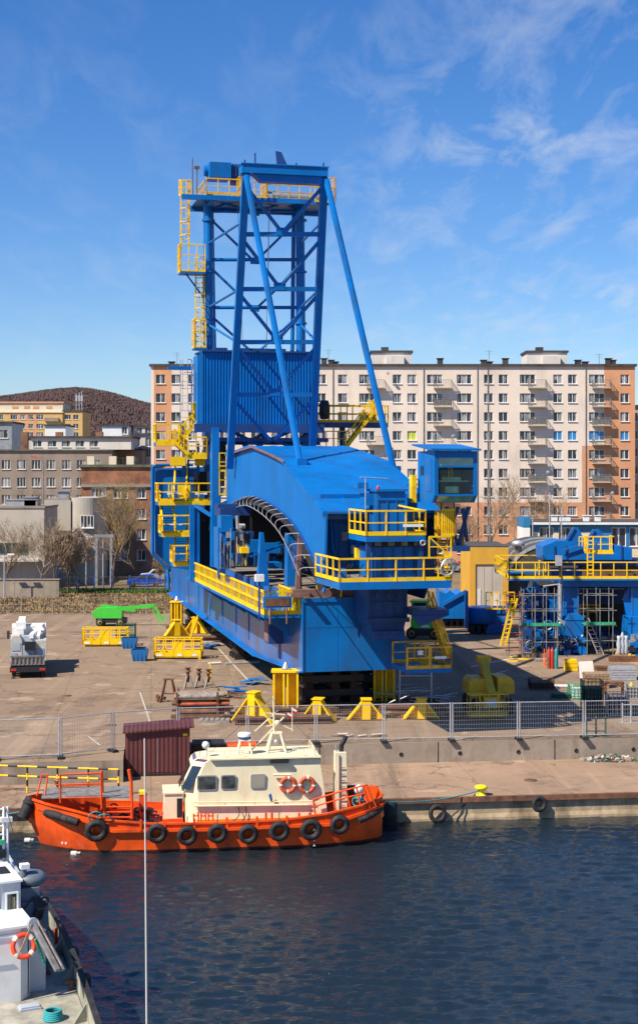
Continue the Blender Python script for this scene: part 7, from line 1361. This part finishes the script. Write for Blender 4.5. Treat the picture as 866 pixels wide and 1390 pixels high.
mb = MB(); mb.face(onface(nearc[2], nearc[3], fr_n[3], fr_n[2], .1, .9, .15, .9, .02)); mb.face(onface(fr_n[2], fr_n[3], fr_f[3], fr_f[2], .1, .9, .15, .9, .02)); mb.build('skylight', mat('violet_glass', (.10, .05, .12), .15), wh2)
mb = MB()
for y0, x0, x1 in ((1090, 262, 424), (1095, 264, 418)): a, b = TV(x0, y0, wy-.1), TV(x1, y0-2, wy-.1); mb.tube(a, b, .03 if y0 == 1090 else .045); [mb.tube(a.lerp(b, t_), a.lerp(b, t_)+Vector((0, .1, 0)), .02) for t_ in (0, .25, .5, .75, 1)]
mb.build('grab_rail', 'cream', wh2)
for px in (391, 417):
    c = TV(px, 1066, wy-.06); o = None
    mb = MB(); RR, r = .30, .095; mb.m = 0; mb.torus(c, (0, -1, .02), RR, r, 28, 10); mb.m = 1
    for k_ in range(4): mb.torus(c, (0, -1, .02), RR, r*1.05, 3, 10, k_*math.pi/2+.6, k_*math.pi/2+.83)
    tag(mb.build('life_ring', [mat('ring_orange', (.56, .095, .03), .6) if 'ring_orange' not in MATS else 'ring_orange', 'white']), ('left faded orange life ring on the tug wheelhouse' if px == 391 else 'right life ring on the tug wheelhouse with a teal glove in it'), 'life ring', 'life rings on the tug'); rg = bpy.context.scene.objects[-1] if False else [o for o in COL.objects if o.name.startswith('life_ring')][-1]
    rg.location = BF.o; rg.rotation_euler = (0, 0, BF.ang)
for px, py, m in ((416, 1073, 'teal'), (367, 1083, 'blue_sea')): mb = MB(); c = TV(px, py, wy-.1); mb.prism([c+Vector((-.08, 0, .12)), c+Vector((.04, 0, .18)), c+Vector((.1, 0, -.12)), c+Vector((.0, 0, -.16))], (0, -.05, 0)); tp_('glove', mb, m)
mb = MB(); z0 = nearc[3].z+.07
a, b = TV(367, 1032), TV(392, 1032); mb.box(a.x, b.x, wy-.12, wy+.2, z0-.25, z0-.12); tp_('awning_box', mb, 'dark'); mb = MB(); a, b = TV(371, 1052), TV(395, 1052); mb.tube(a+Vector((0, -.05, .0)), b+Vector((0, -.05, 0)), .05); tp_('grab_rail', mb, 'cream')
# roof rails, radar, searchlight, mast
mb = MB(); mb.rail([TV(281, 1030, -1.1).to_3d()*1 if False else Vector((TV(281, 0).x, -1.1, z0)), Vector((TV(330, 0).x, -1.1, z0))], .3, gap=.9, r=.018, toe=0, mids=()); mb.rail([Vector((TV(398, 0).x, -1.1, z0)), Vector((TV(428, 0).x, -1.1, z0)), Vector((TV(428, 0).x, 1.1, z0))], .3, gap=.5, r=.018, toe=0, mids=()); tp_('roof_rail', mb, 'cream')
x = TV(281, 0).x; mb = MB(); mb.tube((x, -.7, z0), (x, -.7, z0+.35), .05); mb.lathe((x-.02, -.7, z0+.5), [(.02, -.16), (.12, -.12), (.17, 0), (.14, .12), (.02, .18)], 14, (-1, -.3, .1)); mb.tube((x-.3, -.8, z0), (x-.3, -.8, z0+.25), .03); tp_('searchlight', mb, 'white')
x = TV(332, 0, -.3).x; mb = MB()
for dx in (-.32, .32):
    for dy in (-.25, .25): mb.bar((x+dx, dy-.3, z0), (x+dx*.6, dy*.6-.3, z0+.62), .06)
mb.box(x-.25, x+.25, -.55, -.05, z0+.6, z0+.66); mb.box(x-.3, x+.3, -.5, -.45, z0+.3, z0+.35); mb.m = 1; mb.lathe((x, -.3, z0+.66), [(.24, 0), (.29, .03), (.3, .12)], 18); mb.m = 2; mb.lathe((x, -.3, z0+.785), [(.3, 0), (.3, .12), (.26, .15), (.02, .17)], 18); tp_('radar', mb, ['cream', 'blue_sea', 'white'])
x = TV(375, 0, 0).x; mb = MB()
for dx in (-.42, .42):
    for dy in (-.35, .35): mb.bar((x+dx, dy, z0), (x+dx*.45, dy*.45, z0+.85), .09)
mb.box(x-.25, x+.25, -.2, .2, z0+.82, z0+.9); zt = BV(372, 945, 0).z; mb.tube((x-.1, 0, z0+.9), (x-.12, 0, zt), .05, .03); mb.m = 1; mb.lathe((x, -.1, z0+.45), [(.02, -.15), (.14, -.1), (.18, 0), (.14, .12), (.02, .15)], 10); mb.m = 0
mb.bar((x-1.15, 0, z0+.05), (x+.35, 0, zt-.95), .06); mb.bar((x-.95, .2, z0+.9), (x+.1, .1, zt-.65), .05); mb.bar((x-.5, 0, zt-.75), (x+.4, 0, zt-.85), .045); mb.bar((x-.45, 0, zt-1.35), (x+.1, 0, zt-1.25), .045); mb.bar((x-.35, 0, z0+1.5), (x+.75, 0, z0+.95), .04)
mb.tube((x+.72, 0, z0+.9), (x+.72, 0, z0+2.0), .02); mb.lathe((x+.05, -.05, z0+1.3), [(.02, -.12), (.12, -.06), (.12, .08), (.02, .12)], 10)
mast = tp_('mast', mb, ['cream', 'steel'])
for dx, dz, lab in ((.5, 1.75, None), (.72, 1.95, None)):
    mb = MB(); c = Vector((x+dx, -.02, z0+dz)); mb.m = 0; mb.prism([c, c+Vector((.2, 0, -.1)), c+Vector((.2, 0, -.2)), c+Vector((0, 0, -.1))], (0, .012, 0)); mb.m = 1; mb.prism([c+Vector((0, 0, -.1)), c+Vector((.2, 0, -.2)), c+Vector((.18, 0, -.32)), c+Vector((0, 0, -.22))], (0, .012, 0)); mb.build('flag', ['white', 'red'], mast)
mb = MB(); p = Vector((TV(278, 0).x, -1.0, z0)); q = Vector((TV(372, 0).x, 0, zt-.1)); mb.tube(p, q, .008, n=4); mb.tube(q, Vector((TV(440, 0).x, -.8, z0)), .008, n=4); mb.build('stay_wire', 'dark', mast)
# funnel casing
a, b = TV(454, 1103, -.9), TV(470, 1022, -.9); mb = MB(); mb.prism([(a.x, -.9, 1.0), (b.x+.05, -.9, 1.0), (b.x, -.9, b.z), (a.x+.05, -.9, b.z)], (0, .6, 0)); fn = tp_('funnel', mb, 'cream')
mb = MB(); mb.m = 0; [mb.box(a.x+.2, b.x-.05, -.97, -.94, z, z+.03) for z in [1.3+.28*i for i in range(8)]]; mb.box(a.x+.2, a.x+.23, -.96, -.903, 1.2, b.z-.1); mb.build('ladder', 'primer', fn)
mb = MB(); c = BV(463, 1022, -.6); P = [Vector((c.x, -.6, b.z)), Vector((c.x+.02, -.6, b.z+.3)), Vector((c.x+.15, -.6, b.z+.5)), Vector((c.x+.22, -.6, b.z+.68))]; mb.line(P, .11, 10); mb.m = 1; mb.tube((a.x+.12, -.6, b.z), (a.x+.12, -.6, b.z+.32), .04); mb.build('exhaust', ['dark', 'steel'], fn)
# engine hatch in front of wheelhouse
a, b = TV(221, 1110, -.8), TV(248, 1078, -.8); mb = MB(); mb.prism([(a.x, -.8, 1.0), (b.x, -.8, 1.0), (b.x, -.8, b.z), (a.x+.1, -.8, b.z)], (0, 1.6, 0)); mb.box(a.x+.0, b.x+.05, -.86, .86, b.z+.003, b.z+.07); hb = tp_('deck_box', mb, 'cream'); mb = MB(); mb.box(a.x-.02, b.x+.02, -.83, .83, 1.0, 1.2); mb.m = 1; mb.box(b.x-.25, b.x-.02, -.82, -.803, 1.25, b.z-.2); mb.build('plinth', ['orange', 'dark'], hb)
# bow frame and rails
def ol(name, pts, r=.035, m='orange', v=None, par=None):
    mb = MB(); mb.line([BV(x, y, v) for x, y in pts], r, 6); return tp_(name, mb, m, par)
for v in (-1.35, .9):
    ol('bow_frame', [(82, 1090), (82, 1052), (137, 1050), (138, 1098)], .045, v=v); ol('bow_frame', [(82, 1056), (74, 1060), (76, 1066), (137, 1064)], .035, v=v); ol('bow_frame', [(82, 1068), (137, 1066)], .03, v=v); ol('bow_frame', [(82, 1084), (137, 1083)], .03, v=v)
ol('bow_frame', [(50, 1081), (57, 1052), (65, 1052), (61, 1081)], .035, v=-.5); ol('mooring_post', [(140, 1098), (138, 1046)], .07, v=-.3); ol('mooring_post', [(179, 1110), (178, 1062), (175, 1045)], .08, v=-1.2)
mb = MB(); a, b = BV(50, 1081, -.8), BV(182, 1084, -1.2); mb.box(a.x+.2, BV(142, 0, -1).x, -1.0, 1.0, BV(80, 1083, -1).z-.05, BV(80, 1083, -1).z); mb.box(BV(142, 0, -1).x+.01, BV(179, 0, -1).x, -1.2, 1.0, BV(80, 1083, -1).z-.06, BV(80, 1083, -1).z-.01); tp_('foredeck_grating', mb, 'grating')
for yy in (1088, 1096, 1103, 1110): ol('bow_frame', [(142, yy), (179, yy)], .045, v=-1.25)
ol('bow_frame', [(142, 1112), (142, 1082)], .06, v=-1.25); ol('bow_frame', [(179, 1112), (179, 1082)], .06, v=-1.25)
rng = random.Random(6); mb = MB()
for i in range(26): c = Vector((rng.uniform(1.2, 5.6), rng.uniform(-1.0, .9), rng.uniform(1.05, 1.5))); mb.m = rng.choice((0, 0, 1, 2)); mb.torus(c, (rng.uniform(-1, 1), rng.uniform(-1, 1), 1), rng.uniform(.1, .22), .045, 10, 5)
tp_('rope_coil', mb, ['orange_deck', 'wood', 'dark'])
mb = MB(); c = BV(130, 1110, -1.9); mb.torus(c, (0, 1, .5), .3, .03, 16, 5); mb.torus(c+Vector((.35, 0, -.05)), (0, 1, 1), .3, .03, 16, 5); tp_('mooring_rope', mb, 'teal')
for i, px in enumerate((266, 276, 286)): mb = MB(); c = BV(px, 1112, -1.55); mb.torus(c+Vector((0, 0, .22)), (0, -1, 0), .1, .035, 10, 6, 0, math.pi); mb.tube(c+Vector((-.1, 0, .22)), c+Vector((-.1, 0, -.1)), .035); mb.tube(c+Vector((.1, 0, .22)), c+Vector((.1, 0, -.1)), .035); tp_('vent_pipe', mb, 'orange')
for px in (361, 369, 406, 420): mb = MB(); c = BV(px, 1118, -1.6); mb.tube(c, c+Vector((0, 0, .45)), .055); tp_('bitt', mb, 'orange')
mb = MB(); c = BV(200, 1106, -.6); mb.lathe((c.x, -.5, 1.0), [(.3, 0), (.3, .1), (.14, .15), (.14, .45), (.28, .5), (.28, .6)], 14); tp_('windlass', mb, 'dark')
mb = MB(); c = BV(195, 1075, -.3); mb.box(c.x-.2, c.x+.15, -.5, -.1, 1.0, c.z-.1); mb.m = 1; mb.box(c.x-.2, c.x+.1, -.52, -.1, c.z-.095, c.z+.05); tp_('winch_box', mb, ['orange_deck', 'bright_yellow'])
for i, (x0, x1, z) in enumerate(((5.9, 6.6, 1.08), (9.2, 10.1, 1.08))): mb = MB(); P = [Vector((x0+(x1-x0)*t, -1.45+.12*math.sin(9*t), z)) for t in [j/12 for j in range(13)]]; mb.line(P, .025, 5); tp_('deck_hose', mb, 'dark')
mb = MB(); P = [TV(322, 1093), TV(325, 1103)+Vector((0, -.12, 0)), TV(318, 1112)+Vector((0, -.25, 0)), TV(300, 1117)+Vector((0, -.3, 0))]; mb.line(arc(P, 4), .02, 5); mb.line(arc([TV(333, 1093), TV(334, 1106)+Vector((0, -.1, 0)), TV(326, 1115)+Vector((0, -.25, 0))], 4), .02, 5); tp_('hanging_cable', mb, 'dark')
# stern rails
P = [(425, 1086), (498, 1065), (508, 1092)]
for dy, r in ((0, .045), (10, .035)): ol('stern_rail', [(425, 1086+dy), (462, 1075+dy), (497, 1066+dy*1.1)], r, v=-1.5)
for a, b in (((425, 1086), (429, 1112)), ((452, 1079), (457, 1108)), ((470, 1074), (477, 1104)), ((484, 1070), (491, 1102)), ((497, 1065), (510, 1094)), ((493, 1067), (502, 1097))): ol('stern_rail', [a, b], .04, v=-1.5)
ol('stern_rail', [(440, 1084), (470, 1079), (494, 1072)], .035, v=1.2); [ol('stern_rail', [(x, 1082), (x, 1100)], .035, v=1.2) for x in (445, 465, 490)]
mb = MB(); c = BV(487, 1072, -.6); mb.lathe(c, [(.02, -.22), (.2, -.14), (.24, 0), (.2, .14), (.02, .22)], 14); mb.m = 1; mb.tube(c+Vector((-.75, .2, -.1)), c+Vector((-.1, .2, -.1)), .25, n=14); tp_('winch_drum', mb, ['white', 'dark'])
mb = MB(); rng = random.Random(4); [mb.torus(BV(488, 1088, -.8)+Vector((rng.uniform(-.3, .3), rng.uniform(-.2, .2), rng.uniform(-.2, .3))), (rng.uniform(-1, 1), rng.uniform(-1, 1), rng.uniform(-1, 1)), rng.uniform(.1, .22), .035, 10, 5) for i in range(9)]; tp_('mooring_rope', mb, 'teal')
mb = MB(); c = BV(474, 1107, -1.3); mb.torus(c, (0, -1, 0), .16, .06, 12, 6, 0, math.pi); tp_('hose_reel', mb, 'orange')
# ropes and big quay fender
def rope(name, lab, p, q, sag, r=.03, m='teal'):
    t = thing(name, lab, 'mooring rope', p); d = q-p; mb = MB(); P = [d*k_/12-Vector((0, 0, sag*4*(k_/12)*(1-k_/12))) for k_ in range(13)]; mb.line(P, r, 6); mb.build('rope', m, t)
B2W = lambda v: BF.R@v+BF.o
rope('mooring_line', 'teal mooring rope running from the tug stern to the yellow bollard', B2W(BV(508, 1088, -.6)), bol, .25)
rope('mooring_line', 'dark rope hanging from the bollard down the quay wall', bol+Vector((-.3, -.3, -.15)), QF.R@QF.V(606, 1115, -8.8)+QF.o, .02, .035, 'dark')
rope('mooring_line', 'teal mooring rope leaving the tug bow to the left', B2W(BV(46, 1098, -.2)), B2W(BV(46, 1098, -.2))+Vector((-3.5, -.5, -.25)), .15)
q = QF.V(527, 1105, -8.95); t = thing('quay_fender', 'big black cylindrical rubber fender between tug stern and quay', 'fender', qw(q.x, q.y, q.z), QF.ang); mb = MB(); mb.lathe((0, 0, -.75), [(.3, 0), (.42, .1), (.42, 1.2), (.3, 1.35)], 18); mb.build('rubber', 'rubber', t)
mb = MB(); c = Vector((.5, 0, -.2)); mb.torus(c, (0, 1, 0), .35, .03, 14, 5, 0, 3.1); mb.build('chain', 'dark', t)
# ================================================================ GREY AND WHITE VESSEL, lower left
VF = Frame(((28-CX)/F*43, 43, ZW), R(24)); VV, VW = VF.V, VF.W
ves = thing('harbour_vessel', 'grey and white vessel with square wheelhouse at the lower left', 'vessel', VF.o, VF.ang)
def vp(name, mb, m, par=None, label=None): return mb.build(name, m, par or ves, label)
DZ = 1.55
outl = [(q.x, q.y) for q in [VW(x, y, DZ+.6) for x, y in ((-60, 1140), (-20, 1150), (15, 1176), (45, 1204), (70, 1236), (88, 1268), (103, 1303), (122, 1355), (140, 1410), (168, 1500), (195, 1600))]]
outl = [(-2.6, outl[0][1]+3.2), (-.6, outl[0][1]+2.0)]+outl; uc = -3.0; mb = MB(); top = [(x, y, DZ+.6) for x, y in outl]; wl = [(uc+(x-uc)*.9, y-.15, -.5) for x, y in outl]
for i in range(len(outl)-1):
    mb.m = 0; mb.face([wl[i], wl[i+1], top[i+1], top[i]]); mb.face([(2*uc-p[0], p[1], p[2]) for p in (top[i], top[i+1], wl[i+1], wl[i])]); mb.m = 1
    for f in (1, -1): mb.face([(uc+f*(top[i][0]-.1-uc), top[i][1]-.06, DZ), (uc+f*(top[i+1][0]-.1-uc), top[i+1][1]-.06, DZ), (uc+f*(top[i+1][0]-.07-uc), top[i+1][1]-.05, DZ+.6), (uc+f*(top[i][0]-.07-uc), top[i][1]-.05, DZ+.6)])
P = [(x-.09, y-.05, DZ) for x, y in outl]; mb.m = 1; [mb.face([p, q, (2*uc-q[0], q[1], DZ), (2*uc-p[0], p[1], DZ)]) for p, q in zip(P, P[1:])]
hv_ = vp('hull', mb, [mat('hull_navy', (.015, .025, .05), .4), mat('deck_grey', (.36, .34, .28), .7, var=.3, vscale=1.5, dirt=(.10, .16, .05), dirt_amt=.6)])
mb = MB()
for a, b in zip(top, top[1:]): mb.bar(a, b, .15, .09); mb.bar((a[0]+.06, a[1], a[2]-.5), (b[0]+.06, b[1], b[2]-.5), .16, .16)
mb.build('rubbing_rail', 'rubber', hv_)
for i in (6, 7, 8, 9): mb = MB(); mb.prism([(top[i][0]-.1, top[i][1]-.1, DZ), (top[i][0]-.5, top[i][1]-.2, DZ), (top[i][0]-.12, top[i][1]-.1, DZ+.5)], (0, .06, 0)); mb.build('bulwark_stay', 'deck_grey', hv_)
for px, py in ((96, 1345), (118, 1420)): p = VW(px, py, DZ); mb = MB(); [mb.tube((p.x+dx, p.y, DZ), (p.x+dx, p.y, DZ+.28), .06, n=10) for dx in (0, .3)]; mb.tube((p.x-.15, p.y, DZ+.24), (p.x+.45, p.y, DZ+.24), .04, n=8); mb.build('cleat', 'rust', hv_)
p = VW(72, 1385, DZ); mb = MB(); [mb.torus((p.x, p.y, DZ+.04+.05*i), (0, 0, 1), .26-.012*i, .03, 22, 6) for i in range(5)]; vp('rope_coil', mb, 'teal')
p = VW(40, 1370, DZ); mb = MB(); mb.box(p.x-.3, p.x+.3, p.y-.2, p.y+.2, DZ, DZ+.06); mb.box(p.x-.26, p.x+.26, p.y-.16, p.y+.16, DZ+.063, DZ+.1); vp('deck_hatch', mb, 'white_grey')
for i in (7, 8): mb = MB(); c = Vector((top[i][0]+.22, top[i][1]-.3, DZ-.1)); mb.torus(c, (1, -.5, 0), .26, .1, 20, 8); vp('tyre', mb, 'rubber')
# deckhouse with the life ring
a, b = VV(-120, 1262, -1.6), VV(45, 1258, -1.6); zt = b.z; x0 = -6.4
mb = MB(); mb.box(x0, b.x-.35, -1.6, 4.2, DZ+.003, zt); mb.prism([(b.x-.347, -1.6, DZ+.003), (b.x, -1.2, DZ+.003), (b.x, -1.2, zt), (b.x-.347, -1.6, zt)], (0, 5.0, 0)); dh = vp('deckhouse', mb, 'white')
mb = MB(); mb.box(x0-.05, b.x+.04, -1.68, 4.3, zt+.003, zt+.07); mb.box(x0, b.x-.3, -1.64, -1.603, zt-.22, zt-.15); mb.build('roof', 'white', dh)
for x, z in ((b.x-1.35, zt-.75), (b.x-2.1, zt-.75)): mb = MB(); mb.torus((x, -1.63, z), (0, -1, 0), .17, .03, 18, 6); o = vp('porthole', mb, 'steel', dh); mb = MB(); mb.lathe((x, -1.605, z), [(.16, 0), (.16, .01)], 16, (0, -1, 0)); mb.build('pane', 'glass_dark', o) if False else None
mb = MB(); mb.tube((b.x-.15, -1.66, zt-.1), (b.x-.15, -1.66, DZ+.2), .02); vp('cable', mb, 'dark'); mb = MB(); mb.tube((x0, -1.72, zt-.5), (b.x-1.0, -1.72, zt-.5), .02); vp('grab_rail', mb, 'white_grey')
mb = MB(); mb.box(b.x-.25, b.x+.5, -1.0, 3.6, DZ+.003, zt-.35); vp('side_box', mb, 'white_grey')
# wheelhouse on top
zz = VV(28, 1197, 0).z; W0 = VV(3, 1203, 0).x
mb = MB(); mb.box(W0, 0, 0, 2.0, zt+.073, zz); whh = vp('wheelhouse', mb, 'white_grey'); mb = MB(); mb.box(W0-2.6, W0-.003, .3, 2.0, zt+.073, zz-.02); mb.build('wall', 'white', whh)  # grey block and white wall paint in the shaded and sunlit faces
mb = MB(); mb.box(W0-2.7, .05, -.06, 2.1, zz+.003, zz+.06); mb.build('roof', 'white', whh)
mb = MB(); mb.box(W0+.1, -.14, .75, 1.45, zz+.063, zz+.10); mb.build('skylight', 'dark', whh)
a, b = VV(9.5, 1246, 0), VV(22.5, 1213, 0); mb = MB()
for q in ((a.x-.05, a.x, a.z-.05, b.z+.05), (b.x, b.x+.05, a.z-.05, b.z+.05), (a.x, b.x, b.z, b.z+.05), (a.x, b.x, a.z-.05, a.z)): mb.box(q[0], q[1], -.035, -.003, q[2], q[3])
fo = mb.build('window_frame', 'white', whh); mb = MB(); mb.box(a.x, b.x, -.02, -.004, a.z, b.z); mb.build('pane', 'glass_dark', fo)
mb = MB(); mb.box(a.x+.1, a.x+.13, -.03, -.022, a.z, b.z); mb.m = 1; mb.box(b.x-.09, b.x-.05, -.03, -.022, a.z+.05, b.z-.1); mb.build('curtain', ['dark', 'wood'], fo)
# mast
m0 = VV(5, 1175, 2.6); zt2 = VV(5, 1096, 2.6).z; mb = MB()
for dx in (-.35, 0, .12): mb.tube((m0.x+dx, 2.6, zz-.5), (m0.x+dx, 2.6, zt2), .045)
for i in range(12): z = zz+i*.26; mb.tube((m0.x-.35, 2.6, z), (m0.x+.12, 2.6, z), .03) if z < zt2 else None
zc = VV(5, 1113, 2.6).z; mb.box(m0.x-.1, m0.x+.25, 2.5, 2.7, zc-.07, zc+.07); mb.m = 1; mb.box(m0.x-.4, m0.x, 2.5, 2.6, VV(5, 1144, 2.6).z-.05, VV(5, 1140, 2.6).z); mb.m = 2; mb.box(m0.x-.4, m0.x+.05, 2.5, 2.7, VV(5, 1164, 2.6).z, VV(5, 1153, 2.6).z); mast2 = vp('mast', mb, ['white', 'net', 'dark'])
mb = MB(); mb.tube((m0.x+.05, 2.5, zt2), VV(40, 1205, .8), .012, n=4); mb.build('stay_wire', 'dark', mast2)
a, b = VV(11, 1162, 3.2), VV(27, 1188, 2.2); mb = MB()
for h in (0, -.25, -.5): mb.bar(a+Vector((0, 0, h)), b+Vector((0, 0, h)), .06, .08)
[mb.bar(a.lerp(b, t_)+Vector((0, 0, .05)), a.lerp(b, t_)+Vector((0, 0, -.9)), .06) for t_ in (0, .33, .66, 1)]; vp('railing', mb, 'white_grey')
# engine casing with hoses
a, b = VV(29, 1254, .3), VV(66, 1222, .3); mb = MB(); mb.box(a.x, b.x, .3, 1.9, DZ+.003, b.z); mb.box(a.x+.02, b.x-.25, .4, 1.7, b.z+.003, VV(30, 1208, .4).z); eg = vp('engine_casing', mb, mat('slate', (.12, .15, .19), .5, var=.2))
zc = VV(30, 1207, .4).z; cx = VV(42, 1207, .9).x; mb = MB(); mb.lathe((cx, .95, zc), [(.42, 0), (.48, .08), (.48, .2), (.34, .32), (.05, .36)], 18); mb.tube((cx-.25, .7, zc), (cx-.25, .7, zc+.55), .08, n=10); mb.m = 1; mb.box(cx-.36, cx-.1, .6, .85, zc+.5, zc+.64); mb.build('air_intake', ['slate', 'white'], eg)
mb = MB(); rng = random.Random(3)
for i in range(8): p = VV(44+i*1.6, 1252-i*.5, .25); q = VV(47+i*1.2, 1219, .25); m_ = (p+q)/2+Vector((.06, -.1, 0)); mb.line([p, m_, q], .035)
mb.build('cable_bundle', 'dark', eg); mb = MB(); mb.torus(VV(59, 1224, .2), (0, 1, 0), .13, .045, 14, 6); mb.line([VV(30, 1238, .22), VV(45, 1218, .22)], .02); mb.line([VV(30, 1238, .22), VV(43, 1252, .22)], .02); mb.build('hose', 'dark', eg)
mb = MB(); mb.box(a.x-.05, b.x+.05, .2, 2.0, DZ+.003, DZ+.07); mb.build('coaming', 'rust_red', eg)
# gangway and gear at the side
p, q = VV(45, 1256, -1.9), VV(78, 1318, -3.2); mb = MB(); mb.bar(p, q, .13, .10); mb.bar(p+Vector((.2, .1, -.05)), q+Vector((.2, .1, -.05)), .09, .08); mb.bar(p+Vector((.1, .05, -.05)), q+Vector((.1, .05, -.05)), .1, .03); gw = vp('gangway', mb, 'scaffold_grey'); mb = MB(); mb.line([p+Vector((.12, -.02, .1)), q+Vector((.12, -.02, .1))], .02); mb.build('edge', 'wood', gw); mb = MB(); mb.line([p+Vector((-.06, -.1, .06)), VV(23, 1302, -2.0)], .02); vp('rope', mb, 'wood')
mb = MB(); mb.lathe(p, [(.18, -.06), (.2, 0), (.18, .06)], 14, (.3, -1, .3)); vp('sheave', mb, 'galv')
c = VV(32, 1285, -1.75); ring = thing('life_ring', 'bright orange and white life ring hung on the white deckhouse of the grey vessel', 'life ring', VF.R@c+VF.o, VF.ang)
for k_ in range(4):
    mb = MB(); mb.torus((0, 0, 0), (0, -1, .25), .30, .07, 8, 10, k_*math.pi/2+.2, k_*math.pi/2+1.37); mb.build('segment', mat('ring_red', (.80, .07, .02), .5) if 'ring_red' not in MATS else 'ring_red', ring); mb = MB(); mb.torus((0, 0, 0), (0, -1, .25), .30, .076, 4, 10, k_*math.pi/2-.2, k_*math.pi/2+.2); mb.build('band', 'white', ring)
mb = MB(); p = VV(48, 1276, -1.9); [mb.tube(p+Vector((.035*i, 0, -.1*i)), p+Vector((.035*i+.06, .02, -.1*i-.12)), .04) for i in range(7)]; vp('rope', mb, 'net')
p = VW(82, 1272, DZ+.3); mb = MB(); mb.box(p.x-.2, p.x-.1, p.y-.1, p.y, DZ+.1, DZ+.6); vp('fire_hose', mb, 'orange')
# marker pole on a mooring pile in front
Yp = 36; X = (199.5-CX)*Yp/F; t = thing('marker_pole', 'thin white whip pole rising from a pile in the water before the tug', 'pole', (X, Yp, ZW)); mb = MB(); mb.tube((0, 0, -1.5), (0, 0, 2.3), .3, n=14); mb.build('pile', 'rust', t); mb = MB(); mb.tube((0, 0, 2.3), (-.06, 0, H-ZW-(1003-CY)/F*Yp), .028, .018, n=6); mb.build('whip', 'pl_pale', t)
# floating debris
for lab, px, py in (('small white foam scrap floating off the tug bow', 37, 1142), ('tiny white scrap floating below the tug bow', 100, 1160)): t = thing('float', lab, 'debris', G(px, py, ZW)); mb = MB(); mb.obox((0, 0, .05), (.12, 0, 0), (0, .08, .02), (0, 0, .04)); mb.obox((.2, .05, .04), (.07, .02, 0), (0, .06, 0), (0, 0, .03)); mb.build('scrap', 'white', t)
